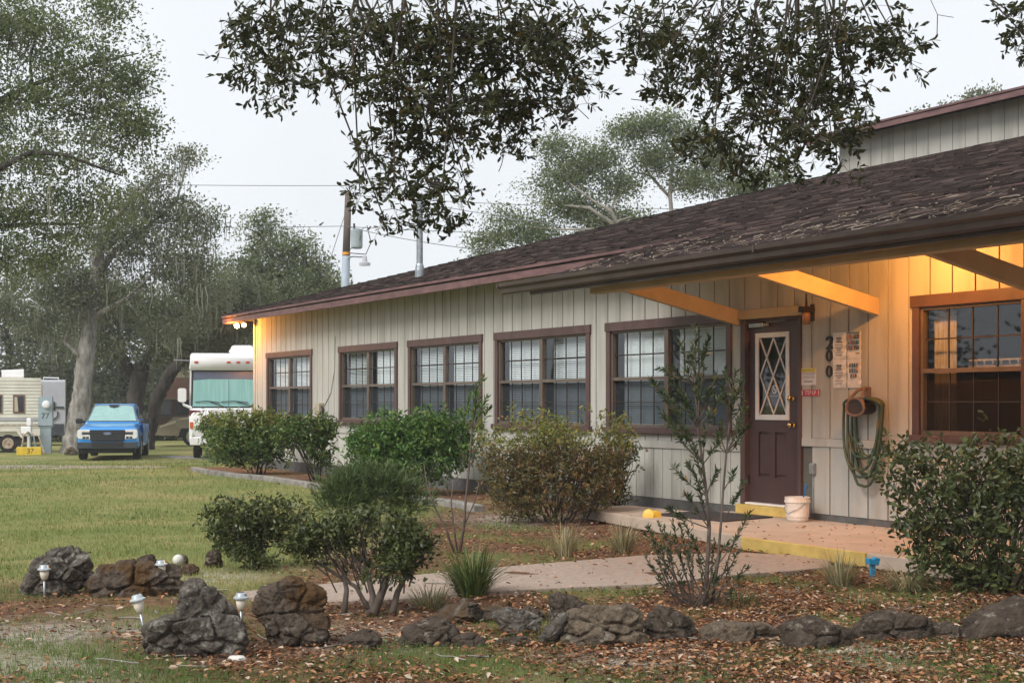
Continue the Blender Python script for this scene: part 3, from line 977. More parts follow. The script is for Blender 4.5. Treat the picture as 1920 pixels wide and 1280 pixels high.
# --- upper storey standing on the roof
UQ, US = -8.57, 20.46
UZ0, UZ1 = EZ + PIT * (EQ - UQ), EZ + PIT * (EQ - UQ) + 0.56
MB().hbox(S_NEAR - 0.6, US, UQ - 6, UQ - 0.013, UZ0 - 0.3, UZ1 + 0.1).build('upper_wall', 'core', house)
x = US
while x > S_NEAR + 2:
    MB().hbox(x - 0.27, x, UQ - 0.012, UQ + 0.008, UZ0 - 0.05, UZ1 + 0.08).build('siding_board', 'siding', house)
    x -= 0.283
ur = MB()
uo = 0.42
ea, eb = (-(US + 0.5), -(UQ + uo), UZ1 + 0.13), (-(S_NEAR - 0.6), -(UQ + uo), UZ1 + 0.13)
ec, ed = (-(S_NEAR - 0.6), -(UQ - 6), UZ1 + 0.13 + 6.4 * 0.2), (-(US - 4), -(UQ - 6), UZ1 + 0.13 + 6.4 * 0.2)
ee = (-(US + 0.5), -(UQ - 10), UZ1 + 0.13)
up = ur.add([ea, eb, ec, ed, ee, (ea[0], ea[1], ea[2] - .06), (eb[0], eb[1], eb[2] - .06), (ec[0], ec[1], ec[2] - .06), (ed[0], ed[1], ed[2] - .06)],
            [(0, 1, 2, 3), (0, 3, 4), (8, 7, 6, 5), (0, 5, 6, 1)]).build('upper_roof', 'shingle', house)
MB().hbox(S_NEAR - 0.6, US + 0.5, UQ + uo - 0.03, UQ + uo + 0.004, UZ1 + 0.005, UZ1 + 0.11).build('fascia_board', 'fascia', up, 0.004)
MB().hbox(S_NEAR - 0.6, US + 0.51, UQ + uo - 0.03, UQ + uo + 0.025, UZ1 + 0.112, UZ1 + 0.15).build('drip_trim', 'fascia', up, 0.004)

# --- porch roof, gutter, beam and knee braces
PS0, PS1 = S_NEAR - 0.6, 13.85
PQ, PZ, PP = 2.05, 2.745, 0.31
def PPt(s, L, h=0):
    return (-s, -(PQ - L), PZ + PP * L + h)
pf = MB()
LL = 2.7
a0, a1, a2, a3 = PPt(PS0, 0), PPt(PS1, 0), PPt(PS1, LL), PPt(PS0, LL)
dn = lambda p, d=0.05: (p[0], p[1], p[2] - d)
pf.add([a0, a1, a2, a3, dn(a0), dn(a1), dn(a2), dn(a3)], [(0, 1, 2, 3), (7, 6, 5, 4), (0, 4, 5, 1), (1, 5, 6, 2), (2, 6, 7, 3), (3, 7, 4, 0)])
porch = pf.build('porch_roof', 'shingle', house)
k2 = math.sqrt(1 + PP * PP)
shingle_course('shingles', lambda s, u: (-s, -(PQ - u / k2), PZ + PP * u / k2), (0, -PP / k2, 1 / k2), int(3.3 * k2 / 0.14), 0.14,
               lambda u: PS0, lambda u: PS1 + 0.03, porch)
# boarded porch ceiling under the deck
for i in range(11):
    L0 = 0.30 + i * 0.19
    a, c = PPt(PS0, L0, -0.052), PPt(PS1, L0, -0.052)
    d_, e_ = PPt(PS1, L0 + 0.182, -0.052), PPt(PS0, L0 + 0.182, -0.052)
    MB().add([a, c, d_, e_, dn(a, .018), dn(c, .018), dn(d_, .018), dn(e_, .018)], [(0, 1, 2, 3), (7, 6, 5, 4), (0, 4, 5, 1), (1, 5, 6, 2), (2, 6, 7, 3), (3, 7, 4, 0)]).build('ceiling_plank', 'brace', porch)
MB().hbox(PS0, 14.05, PQ - 0.06, PQ - 0.012, PZ - 0.15, PZ - 0.02).build('fascia_board', 'gutter', porch, 0.004)
MB().hbox(PS0, 13.2, PQ - 0.42, PQ - 0.28, PZ - 0.185, PZ - 0.065).build('porch_beam', 'brace', porch, 0.006)
gprof = [(PQ - 0.01, PZ + 0.0), (PQ - 0.01, PZ - 0.115), (PQ + 0.055, PZ - 0.12), (PQ + 0.075, PZ - 0.10), (PQ + 0.082, PZ - 0.055), (PQ + 0.12, PZ - 0.028), (PQ + 0.125, PZ + 0.012), (PQ + 0.105, PZ + 0.014), (PQ + 0.10, PZ - 0.02), (PQ + 0.06, PZ - 0.05), (PQ + 0.05, PZ - 0.105), (PQ + 0.0, PZ - 0.10)]
for (sa, sb) in ((PS0, 6.0), (6.0, 9.9), (9.9, 14.57)):
    gm_ = MB()
    gm_.prism(gprof, lambda u, v, w, sa=sa: (-(sa + w), -u, v), sb - sa)
    gm_.build('gutter', 'gutter', porch)
    MB().hbox(sb - 0.012, sb + 0.012, PQ + 0.08, PQ + 0.13, PZ - 0.05, PZ + 0.016).build('gutter_strap', 'gutter', porch)
for s_ in (12.82, 10.62, 8.42, 6.22):
    b = MB()
    t = 0.075
    pr_ = [(0.005, 2.24), (0.005, 2.41), (1.72, 2.775), (1.72, 2.60)]
    b.prism(pr_, lambda u, v, w, s_=s_: (-(s_ - t / 2 + w), -u, v), t)
    b.build('knee_brace', 'brace', porch, 0.004)

# twigs, pine straw and leaves lying on the porch roof
def roof_debris():
    Vs, Fs, Rs = [], [], []
    b = MB()
    n = 0
    for i in range(330):
        L = abs(random.gauss(0, 0.5)) + 0.03 if random.random() < 0.75 else random.uniform(0, 2.4)
        s = random.uniform(5.5, 12.6) if random.random() < 0.85 else random.uniform(12, 13.6)
        if L > 2.4: continue
        p = Vector(PPt(s, L, 0.035))
        a = random.uniform(0, 2 * PI)
        ln = random.uniform(0.06, 0.28) * (0.6 + 0.4 * (s < 10))
        path = []
        for k in range(5):
            path.append(p + Vector((0, 0, 0.012 * random.random())))
            a += random.uniform(-0.7, 0.7)
            dx, dy = math.cos(a) * ln / 4, math.sin(a) * ln / 4
            p = p + Vector((dx, dy, dy * PP))
            if -p.y > PQ + 0.05: break
        if len(path) > 2:
            b.tube(path, random.uniform(0.0015, 0.0035), 3)
    me = b.mesh('roof_debris')
    r = me.attributes.new('rnd', 'FLOAT', 'POINT')
    r.data.foreach_set('value', np.repeat(RNG.random(len(me.vertices) // 3 + 1), 3)[:len(me.vertices)].astype(np.float32))
    o = obj('roof_debris', me, 'debris', None)
    o.location = house.location
    o.rotation_euler = house.rotation_euler
    tag(o, 'dry twigs and moss strands strewn over the porch roof', 'debris', kind='stuff')
    n = 260
    s = RNG.uniform(5.5, 13.4, n); L = np.abs(RNG.normal(0, 0.8, n)) + 0.02
    L = np.minimum(L, 2.4)
    C = np.stack([-s, -(PQ - L), PZ + PP * L + 0.03], 1)
    D = RNG.normal(size=(n, 3)); D[:, 2] = D[:, 1] * PP
    o2 = leaf_obj('roof_leaves', C, D, RNG.uniform(0.015, 0.035, n), 'debris', None, 0.5)
    o2.location = house.location
    o2.rotation_euler = house.rotation_euler
    tag(o2, 'dead leaves scattered on the dark porch shingles', 'leaves', kind='stuff')
roof_debris()

# ------------------------------------------------------------------ things fixed to the house wall
def wthing(name, label, cat, s, q, z, group=None):
    return thing(name, label, cat, HW(s, q, z), HROT, group)

# lit bulb under the porch roof
pl = wthing('porch_light', 'glowing warm bulb fixture under the porch ceiling', 'lamp', 9.55, 0.85, 0.0)
cz = PZ + PP * (PQ - 0.85) - 0.068
MB().lathe([(0.06, cz - 0.03), (0.07, cz - 0.015), (0.07, cz)], 16).build('base', 'iron', pl)
MB().lathe([(0.024, cz - 0.075), (0.026, cz - 0.03)], 14).build('socket', 'iron', pl)
MB().lathe([(0.008, cz - 0.18), (0.032, cz - 0.165), (0.04, cz - 0.135), (0.03, cz - 0.095), (0.022, cz - 0.076)], 14).build('bulb', emitmat('porch_bulb', (1.0, 0.55, 0.18), 9), pl, smooth=True)
ld = bpy.data.lights.new('porch_lamp', 'POINT')
ld.energy = 56
ld.color = (1.0, 0.40, 0.085)
ld.shadow_soft_size = 0.05
lo_ = bpy.data.objects.new('porch_lamp', ld)
COL.objects.link(lo_)
lo_.parent = pl
lo_.location = (0, 0, cz - 0.24)

# twin flood light at the far corner
fl = wthing('flood_light', 'lit twin flood light under the far corner of the eave', 'lamp', 29.33, 0.20, EZ - 0.1)
MB().lathe([(0.05, -0.04), (0.05, 0.0)], 12).build('mount', 'iron', fl)
for (dx, dy, lit) in ((-0.13, -0.07, True), (0.16, -0.02, False)):
    MB().tube([(0, 0, -0.03), (dx * .6, dy * .6, -0.07), (dx, dy, -0.09)], 0.012, 6).build('arm', 'iron', fl)
    d = Vector((0.55 if lit else 0.9, -0.5, -0.25)).normalized()
    x = d.cross(Vector((0, 0, 1))).normalized(); y = x.cross(d)
    c = Vector((dx, dy, -0.10))
    rings = [[c + d * w + (x * math.cos(2 * PI * k / 14) + y * math.sin(2 * PI * k / 14)) * r for k in range(14)] for w, r in ((-0.06, 0.02), (-0.03, 0.03), (0.04, 0.055), (0.06, 0.055))]
    MB().loft(rings).build('lamp_head', 'white', fl, smooth=False)
    rings = [[c + d * w + (x * math.cos(2 * PI * k / 14) + y * math.sin(2 * PI * k / 14)) * r for k in range(14)] for w, r in ((0.0605, 0.052), (0.075, 0.04), (0.082, 0.01))]
    MB().loft(rings).build('lens', emitmat('flood_lens', (1.0, 0.72, 0.34), 60 if lit else 3), fl)
ld = bpy.data.lights.new('flood_lamp', 'POINT')
ld.energy = 55
ld.color = (1.0, 0.37, 0.06)
ld.shadow_soft_size = 0.05
lo_ = bpy.data.objects.new('flood_lamp', ld)
COL.objects.link(lo_)
lo_.parent = fl
lo_.location = (0.05, -0.34, -0.19)

# unlit lantern beside the door
ln = wthing('wall_lantern', 'small dark bronze wall lantern with amber jar beside the door header', 'lantern', 11.56, 0.0, 2.32)
MB().box(-0.03, 0.03, -0.02, -0.008, -0.09, 0.09).build('back_plate', 'iron', ln, 0.004)
MB().box(-0.05, 0.05, -0.17, -0.02, 0.0, 0.06).build('arm', 'iron', ln, 0.006)
MB().tube([(0, -0.10, 0.06), (0, -0.10, 0.20)], [0.014, 0.008], 8).build('finial', 'iron', ln)
MB().lathe([(0.03, -0.13), (0.042, -0.12), (0.045, -0.02), (0.036, 0.0)], 14, (0, -0.10, 0)).build('glass_jar', pm('amber_glass', (0.32, 0.17, 0.08), None, 8, 0.15), ln, smooth=True)

# house number 200
def zero_poly(w, h, n=28):
    return [(w * math.cos(2 * PI * k / n), h * math.sin(2 * PI * k / n)) for k in range(n)]
hn = wthing('house_number', 'black vertical numerals two zero zero beside the door', 'number', 11.30, 0.008, 0)
def digit0(z):
    b = MB()
    n = 28
    o_, i_ = zero_poly(0.048, 0.062, n), zero_poly(0.022, 0.052, n)
    vs = []
    for y in (0.0, -0.014):
        vs += [(u, y, z + v) for u, v in o_] + [(u, y, z + v) for u, v in i_]
    fs = []
    for k in range(n):
        j = (k + 1) % n
        fs += [(2 * n + k, 2 * n + j, 3 * n + j, 3 * n + k), (k, j, 2 * n + j, 2 * n + k), (n + k, 3 * n + k, 3 * n + j, n + j)]
    return b.add(vs, fs).build('numeral', 'black', hn)
digit0(1.855); digit0(1.690)
b = MB()
arc = [(-0.042, 0.030), (-0.036, 0.050), (-0.015, 0.061), (0.015, 0.061), (0.038, 0.045), (0.042, 0.022), (0.030, -0.002), (0.004, -0.030), (-0.022, -0.050)]
wid = [0.010, 0.009, 0.010, 0.013, 0.018, 0.021, 0.018, 0.012, 0.009]
for i in range(len(arc) - 1):
    p, q_ = arc[i], arc[i + 1]
    b.bar((p[0], -0.007, 1.985 + p[1]), (q_[0] + (q_[0] - p[0]) * .12, -0.007, 1.985 + q_[1] + (q_[1] - p[1]) * .12), wid[i] + wid[i + 1], 0.013, (0, 1, 0))
b.add([(-0.044, 0, 1.921), (0.046, 0, 1.921), (0.050, 0, 1.957), (0.040, 0, 1.957), (0.030, 0, 1.941), (-0.044, 0, 1.941)] + [(-0.044, -.014, 1.921), (0.046, -.014, 1.921), (0.050, -.014, 1.957), (0.040, -.014, 1.957), (0.030, -.014, 1.941), (-0.044, -.014, 1.941)],
      [(6, 7, 8, 9, 10, 11)] + [(i, (i + 1) % 6, 6 + (i + 1) % 6, 6 + i) for i in range(6)])
b.build('numeral', 'black', hn)

def flat(name, parent, x0, x1, z0, z1, y, mat, th=0.0):
    if th:
        return MB().box(x0, x1, y - th, y, z0, z1).build(name, mat, parent)
    return MB().add([(x0, y, z0), (x1, y, z0), (x1, y, z1), (x0, y, z1)], [(0, 1, 2, 3)]).build(name, mat, parent, fix=False)

def lettering(txt, size, parent, loc, mat, sx=1.0):
    o = obj('lettering', text_mesh(txt, size), mat, parent)
    o.location = loc
    o.rotation_euler = (PI / 2, 0, 0)
    o.scale = (sx, 1, 1)
    return o

# yellow headed policy sign: x 1502-1528, y 690-722
sg = wthing('policy_sign', 'small white notice with yellow heading beside the door, above the red sign', 'sign', 11.62, 0.009, 1.64)
flat('plate', sg, -0.115, 0.115, -0.09, 0.09, 0, 'signwhite', 0.006)
flat('heading', sg, -0.114, 0.114, 0.045, 0.089, -0.0065, 'signyellow')
flat('band', sg, -0.11, 0.11, 0.033, 0.044, -0.0065, 'lilac')
lettering('GUEST POLICY', 0.036, sg, (0, -0.007, 0.066), 'ink', 0.82)
tl = MB()
for k in range(4):
    z = 0.026 - k * 0.0145
    tl.box(-0.1, 0.1 - 0.01 * (k % 2), -0.0068, -0.0062, z - 0.0025, z + 0.002)
for k in range(2):
    tl.box(-0.075, 0.065, -0.0068, -0.0062, -0.048 - k * 0.014, -0.041 - k * 0.014)
tl.build('small_print', 'inkgrey', sg)
su = wthing('step_up_sign', 'narrow red sign with white capitals reading STEP UP', 'sign', 11.59, 0.009, 1.465)
flat('plate', su, -0.145, 0.145, -0.034, 0.034, 0, 'signred', 0.006)
lettering('STEP UP', 0.062, su, (0, -0.007, 0.0), 'signwhite', 0.78)
for sx_ in (-0.128, 0.128):
    flat('bar_mark', su, sx_ - 0.008, sx_ + 0.008, -0.024, 0.024, -0.0066, 'signwhite')

# four laminated sheets: left column text, right column photographs; x 1545-1572 and 1573-1599
def page(label, s, z0, z1, kind):
    t = wthing('notice_sheet', label, 'notice', s, 0.009, (z0 + z1) / 2, 'laminated sheets pinned beside the door')
    h = (z1 - z0) / 2
    w = 0.102
    b = MB()
    n = 8
    rows = []
    for j in range(n + 1):
        z = -h + 2 * h * j / n
        rows.append([(-w + 2 * w * i / 4, -0.003 - 0.007 * math.sin(j * 1.3 + s * 9) ** 2 * (i / 4) - 0.006 * math.sin(i * 1.1 + j) ** 2, z) for i in range(5)])
    for j in range(n):
        for i in range(4):
            b.add([rows[j][i], rows[j][i + 1], rows[j + 1][i + 1], rows[j + 1][i]], [(0, 1, 2, 3)])
    b.build('sheet', 'paper', t, smooth=True, fix=False)
    if kind == 'text':
        tb = MB()
        for (zz, ww, hh) in ((0.55, 0.04, 0.02), (0.38, 0.03, 0.012), (0.28, 0.05, 0.01), (0.05, 0.06, 0.006), (-0.15, 0.055, 0.008), (-0.3, 0.03, 0.008), (-0.5, 0.06, 0.006), (-0.7, 0.05, 0.006)):
            tb.box(-ww, ww, -0.0195, -0.019, zz * h - hh / 2, zz * h + hh / 2)
        tb.build('print', 'inkgrey', t)
    else:
        rows_ = ((0.62, 2), (0.2, 3), (-0.2, 2)) if kind == 'photo' else ((0.55, 4), (0.18, 4), (-0.18, 3))
        hh = 0.16 * h if kind == 'photo' else 0.14 * h
        for (zz, c) in rows_:
            wt = (2 * w * 0.86) if kind == 'photo' else 2 * w * 0.66 * (c / 4)
            for i in range(c):
                x0 = -wt / 2 + wt * i / c
                flat('picture', t, x0 + 0.004, x0 + wt / c - 0.004, zz * h - hh, zz * h + hh, -0.0195, PICM[(i * 3 + int(zz * 10)) % len(PICM)])
        if kind == 'photo':
            flat('stripe', t, -w * .9, w * .9, h * 0.86, h * 0.97, -0.0195, PICM[0])
            flat('stripe', t, w * .3, w * .9, -h * 0.66, -h * 0.58, -0.0195, PICM[2])
    return t
PICM = [pm('print_%s' % n_, a, c, 45, 0.3, lo=0.42, hi=0.58) for n_, a, c in (('teal', (0.10, 0.22, 0.26), (0.03, 0.06, 0.08)), ('dusk', (0.22, 0.17, 0.14), (0.03, 0.05, 0.07)), ('orange', (0.45, 0.19, 0.08), (0.05, 0.10, 0.14)), ('sea', (0.12, 0.26, 0.36), (0.04, 0.05, 0.06)))]
page('upper plain text sheet in the left column beside numeral two', 11.14, 1.815, 2.09, 'text')
page('lower plain text sheet in the left column beside the last zero', 11.14, 1.515, 1.812, 'text')
page('upper sheet of large colour photographs under the knee brace shadow', 10.925, 1.815, 2.09, 'photo')
page('lower sheet of small photograph thumbnails, right of the text sheet', 10.925, 1.515, 1.812, 'thumb')

# outlet boxes
ob = wthing('outlet_box', 'grey weatherproof outlet box low on the wall above the bucket', 'outlet', 11.54, 0.009, 0.66)
MB().box(-0.035, 0.035, -0.035, 0, -0.06, 0.06).build('box', 'steel', ob, 0.006)
MB().box(-0.03, 0.03, -0.047, -0.036, -0.05, 0.05).build('cover', 'steel', ob, 0.005)
MB().tube([(0, -0.012, -0.06), (0, -0.012, -0.47)], 0.006, 6).build('conduit', 'steel', ob)
mbx = wthing('meter_box', 'beige cable box with dark cord between the two farthest windows', 'box', 25.33, 0.009, 1.20)
MB().box(-0.10, 0.10, -0.11, 0, -0.16, 0.16).build('box', pm('beige_plastic', (0.42, 0.36, 0.26), None, 5, 0.6), mbx, 0.012)
MB().tube([(0.1, -0.05, 0.1), (0.17, -0.06, 0.02), (0.16, -0.04, -0.15), (0.08, -0.02, -0.3), (0.05, -0.01, -0.5)], 0.02, 6).build('cord', 'black', mbx)
MB().tube([(0.12, -0.008, 0.1), (0.45, -0.008, 0.35), (0.62, -0.008, 0.75), (0.66, -0.008, 1.4)], 0.008, 5).build('thin_cable', 'siding', mbx)

# hose hanger with coiled hose: centre x 1628, y 770-915
hh = wthing('hose_hanger', 'brown loop shaped hose hanger fixed to the beige siding', 'hose hanger', 10.72, 0.0, 1.30)
rg = MB()
N_ = 24
op = [(0.125 * math.cos(2 * PI * k / N_), 0.085 * math.sin(2 * PI * k / N_) * (1.25 if math.sin(2 * PI * k / N_) > 0 else 0.8)) for k in range(N_)]
rg.tube([(x, -0.20, z) for x, z in op] + [(op[0][0], -0.20, op[0][1])], 0.014, 8, cap=False)
rg.build('rim', 'hoseholder', hh)
rg = MB()
rg.loft([[(x * .95, -0.195, z * .95) for x, z in op], [(x * .8, -0.01, z * .8) for x, z in op]], cap=True)
rg.build('barrel', pm('dark_hanger_inside', (0.05, 0.035, 0.03), None, 6, 0.7), hh)
MB().tube([(-0.115, -0.2, 0.03), (-0.09, -0.18, 0.11), (-0.04, -0.12, 0.19), (0.0, -0.05, 0.215), (0.04, -0.12, 0.19), (0.09, -0.18, 0.11), (0.115, -0.2, 0.03)], 0.016, 8).build('top_loop', 'hoseholder', hh)
MB().box(-0.03, 0.03, -0.03, -0.007, 0.02, 0.22).build('back_plate', 'hoseholder', hh, 0.005)
hs = wthing('garden_hose', 'green and yellow garden hose coiled over the brown hanger', 'hose', 10.72, 0.0, 1.30)
hb = MB()
path = []
T = 7
for i in range(T * 28):
    a = 2 * PI * i / 28
    k = i / 28
    sag = 0.66 + 0.05 * math.sin(k * 2.4) - (0.10 if int(k) % 3 == 1 else 0.0) + (0.12 if int(k) == 3 else 0)
    wd = 0.15 + 0.025 * math.sin(k * 3.1 + 1) + 0.012 * k
    ca, sa = math.cos(a), math.sin(a)
    z = (0.085 if sa > 0 else sag) * sa + 0.02
    x = wd * math.copysign(abs(ca) ** 0.8, ca) * (1.0 if sa > 0 else (1 + 0.1 * (-sa))) + 0.03 + (0.04 if ca > 0 else 0)
    path.append((x, -0.045 - 0.022 * k * (0.7 + 0.3 * abs(sa)), z))
hb.tube(path, 0.0145, 7)
hb.build('coil', 'hose', hs, smooth=True)
MB().tube([(-0.15, -0.05, -0.45), (-0.10, -0.06, -0.62), (0.02, -0.07, -0.70), (0.10, -0.06, -0.66)], 0.0145, 7).build('loose_end', 'hose', hs, smooth=True)

# bucket with brush, door mat
bp = HW(11.47, 0.30, 0.121)
bk = thing('bucket', 'white plastic bucket standing by the right side of the door', 'bucket', bp, HROT)
MB().lathe([(0.10, 0.0), (0.113, 0.02), (0.128, 0.20), (0.137, 0.20), (0.137, 0.222), (0.130, 0.222), (0.133, 0.255), (0.127, 0.257), (0.122, 0.05), (0.05, 0.03)], 26).build('pail', 'bucket', bk, smooth=False)
MB().tube([(0.137, 0, 0.20), (0.10, -0.10, 0.13), (0.0, -0.142, 0.085), (-0.10, -0.10, 0.13), (-0.137, 0, 0.20)], 0.0035, 6).build('handle', 'steel', bk)
br = thing('scrub_brush', 'blue handled brush leaning inside the white bucket', 'brush', bp + Vector((0.05, 0.02, 0.06)), HROT)
MB().tube([(-0.02, 0, 0.0), (0.03, 0.0, 0.20), (0.065, 0.01, 0.33)], [0.009, 0.009, 0.012], 8).build('handle', 'blue', br)
MB().box(-0.05, 0.03, -0.03, 0.03, -0.03, 0.02).build('brush_head', 'blue', br, 0.006)
mt = [HW(s, q, 0.122) for s, q in ((11.95, 0.22), (13.05, 0.32), (12.9, 1.14), (11.75, 1.04))]
mo = MB()
mo.add([(p.x, p.y, p.z) for p in mt] + [(p.x, p.y, p.z + 0.012) for p in mt], [(3, 2, 1, 0), (4, 5, 6, 7), (0, 1, 5, 4), (1, 2, 6, 5), (2, 3, 7, 6), (3, 0, 4, 7)])
tag(mo.build('door_mat', 'rubber', None, 0.004), 'flat dark rubber mat lying in front of the door step', 'mat')

# ------------------------------------------------------------------ vehicles on the pads beyond the lawn
M['carblue'] = pm('blue_car_paint', (0.025, 0.25, 0.66), (0.022, 0.23, 0.62), 2, 0.28, coat=0.8)
M['tyre'] = pm('tyre_rubber', (0.022, 0.022, 0.022), None, 8, 0.85)
M['alloy'] = pm('alloy_rim', (0.38, 0.39, 0.40), None, 8, 0.35, metal=0.7)
M['cargrey'] = pm('dark_cladding', (0.05, 0.058, 0.07), None, 5, 0.6)
M['shade'] = pm('sun_shade_mint', (0.40, 0.60, 0.55), (0.33, 0.52, 0.48), 5, 0.25, 0.3, 6)
M['headlamp'] = pm('headlamp_lens', (0.80, 0.80, 0.78), None, 9, 0.15, spec=0.7)
M['amber'] = pm('amber_lens', (0.65, 0.15, 0.04), None, 9, 0.2)
M['redlens'] = pm('red_marker', (0.55, 0.04, 0.02), None, 9, 0.3)
M['chrome'] = pm('chrome', (0.75, 0.76, 0.78), None, 9, 0.12, metal=1.0)
M['badgeblue'] = pm('badge_blue', (0.06, 0.12, 0.35), None, 9, 0.3)
M['autoglass'] = pm('tinted_glass', (0.02, 0.025, 0.028), None, 3, 0.08, spec=0.7)
M['rvwhite'] = pm('rv_gelcoat', (0.80, 0.79, 0.80), (0.74, 0.73, 0.74), 1.2, 0.3, coat=0.3)
M['curtainmint'] = pm('windscreen_curtain', (0.30, 0.55, 0.53), (0.22, 0.45, 0.44), 2.5, 0.3, stretch=(9, 9, 0.3), spec=0.6)
M['tintband'] = pm('windscreen_tint', (0.10, 0.12, 0.19), None, 3, 0.15, spec=0.7)
M['maroon'] = pm('maroon_stripe', (0.16, 0.03, 0.05), None, 5, 0.4)
M['cream'] = pm('cream_aluminium', (0.78, 0.76, 0.67), (0.66, 0.63, 0.54), 2, 0.5)
M['rvgrey'] = pm('silver_grey_panel', (0.45, 0.45, 0.50), (0.40, 0.40, 0.45), 2, 0.4)
M['rvbrown'] = pm('brown_panel', (0.075, 0.045, 0.038), None, 3, 0.3)
M['rvtan'] = pm('tan_panel', (0.30, 0.255, 0.18), (0.25, 0.21, 0.145), 3, 0.4)
M['rvrose'] = pm('rose_brown_panel', (0.28, 0.15, 0.12), None, 3, 0.4)
M['rvcream'] = pm('cream_swoosh', (0.58, 0.50, 0.38), None, 3, 0.4)
M['rust'] = pm('rusty_wheel', (0.33, 0.16, 0.08), (0.5, 0.46, 0.38), 12, 0.7)

def rrect(w, z0, z1, r, y, wt=None, n=4):
    "rounded section in x-z at depth y; wt is the half width at the top"
    wt = w if wt is None else wt
    pts = []
    for (cx, cz, a0, ww) in ((1, z0 + r, -90, w), (1, z1 - r, 0, wt), (-1, z1 - r, 90, wt), (-1, z0 + r, 180, w)):
        for k in range(n + 1):
            a = math.radians(a0 + 90 * k / n)
            pts.append((cx * (ww - r) + r * math.cos(a), y, cz + r * math.sin(a)))
    return pts

def wheel(parent, x, y, r, w, rim='alloy', spokes=6, side=1):
    t = MB()
    prof = [(r * .62, -w / 2), (r * .93, -w / 2), (r, -w / 2 + .03), (r, w / 2 - .03), (r * .93, w / 2), (r * .62, w / 2)]
    n = 22
    t.loft([[(x + o, y + rr * math.cos(2 * PI * k / n), r + rr * math.sin(2 * PI * k / n)) for k in range(n)] for rr, o in prof], cap=True)
    wh = t.build('wheel', 'tyre', parent)
    m = MB()
    o = side * (w / 2 + 0.004)
    m.loft([[(x + oo, y + rr * math.cos(2 * PI * k / n), r + rr * math.sin(2 * PI * k / n)) for k in range(n)] for rr, oo in ((r * .62, o - side * .03), (r * .60, o), (r * .52, o - side * .02), (r * .5, o - side * .02))], cap=True)
    for k in range(spokes):
        a = 2 * PI * k / spokes
        m.bar((x + o, y, r), (x + o, y + r * .55 * math.cos(a), r + r * .55 * math.sin(a)), 0.05, 0.03, (1, 0, 0))
    m.build('rim', rim, wh)
    return wh

def vpanel(parent, name, pts, mat, y=None, th=0.02, bevel=0.0):
    "front panel from (x, z) points at depth y"
    b = MB()
    b.prism(pts, lambda u, v, w: (u, y - w, v), th)
    return b.build(name, mat, parent, bevel)

def spanel(parent, name, pts, mat, x=None, th=0.02):
    "side panel from (y, z) points on the +x side"
    b = MB()
    b.prism(pts, lambda u, v, w: (x + w, u, v), th)
    return b.build(name, mat, parent)

def mirror2(pts):
    return [(-u, v) for u, v in pts][::-1]

def ground_at(px, Y, dz=0):
    X = (px - 960) * Y / F
    return Vector((X, Y, float(ground_z(X, Y)) + dz))

# --- blue pickup truck, front towards the camera
tp = ground_at(216, 47.0)
truck = thing('pickup_truck', 'bright blue pickup truck facing the camera with mint sun shade', 'truck', tp, math.radians(10.5))
truck.scale = (1.04, 1.04, 1.02)
sec = []
for (y, w, z0, z1, r, wt) in ((-2.53, .78, .42, .86, .12, .74), (-2.46, .88, .36, .98, .14, .84), (-2.25, .91, .34, 1.03, .12, .84), (-1.55, .92, .34, 1.10, .12, .82), (-0.95, .92, .34, 1.14, .12, .82), (-0.3, .92, .34, 1.13, .10, .86), (0.9, .92, .34, 1.13, .10, .87), (2.45, .92, .36, 1.13, .10, .87), (2.52, .90, .40, 1.10, .10, .86)):
    sec.append(rrect(w, z0, z1, r, y, wt))
body = MB().loft(sec).build('body', 'carblue', truck, smooth=True)
cab = []
for (y, w, z1, wt) in ((-1.05, .84, 1.13, .82), (-0.62, .84, 1.42, .70), (-0.30, .84, 1.66, .64), (-0.05, .84, 1.725, .62), (0.6, .84, 1.74, .63), (1.15, .84, 1.70, .62), (1.40, .84, 1.45, .70), (1.45, .84, 1.13, .80)):
    cab.append(rrect(w, 1.0, z1, 0.07, y, wt))
MB().loft(cab).build('cab', 'carblue', truck, smooth=True)
def slant(pts, name, mat, off=0.02, parent=truck):
    # windscreen plane from (y -1.06, z 1.12) to (y -0.20, z 1.70)
    b = MB()
    d = Vector((0, 0.80, 0.60))
    nn = Vector((0, -0.60, 0.80)).normalized()
    o = Vector((0, -1.02, 1.14))
    b.prism(pts, lambda u, v, w: o + Vector((u, 0, 0)) + d * v + nn * (off + w), 0.012)
    return b.build(name, mat, parent, 0.01)
slant([(-.76, .02), (.76, .02), (.60, .86), (.50, .90), (-.50, .90), (-.60, .86)], 'windscreen', 'autoglass', 0.0)
slant([(-.72, .06), (.72, .06), (.58, .80), (.48, .85), (-.48, .85), (-.58, .80)], 'sun_shade', 'shade', 0.014)
slant([(-.76, .02), (.76, .02), (.60, .86), (.50, .90), (-.50, .90), (-.60, .86)], 'windscreen_glass', 'glass', 0.03)
slant([(-.17, .86), (-.12, .76), (-.03, .74), (0, .69), (.03, .74), (.12, .76), (.17, .86)], 'mirror_cutout', 'black', 0.05)
gy = -2.50
vpanel(truck, 'grille', [(-.50, .62), (-.46, .58), (.46, .58), (.50, .62), (.52, .93), (-.52, .93)], 'black', gy, 0.05, 0.01)
for z in (0.66, 0.72, 0.78, 0.86):
    vpanel(truck, 'grille_bar', [(-.47, z - .012), (.47, z - .012), (.47, z + .012), (-.47, z + .012)], 'cargrey', gy - 0.052, 0.012)
b = MB(); b.prism([(0.115 * math.cos(2 * PI * k / 20), 0.82 + 0.045 * math.sin(2 * PI * k / 20)) for k in range(20)], lambda u, v, w: (u, gy - 0.06 - w, v), 0.02)
bd = b.build('badge', 'chrome', truck)
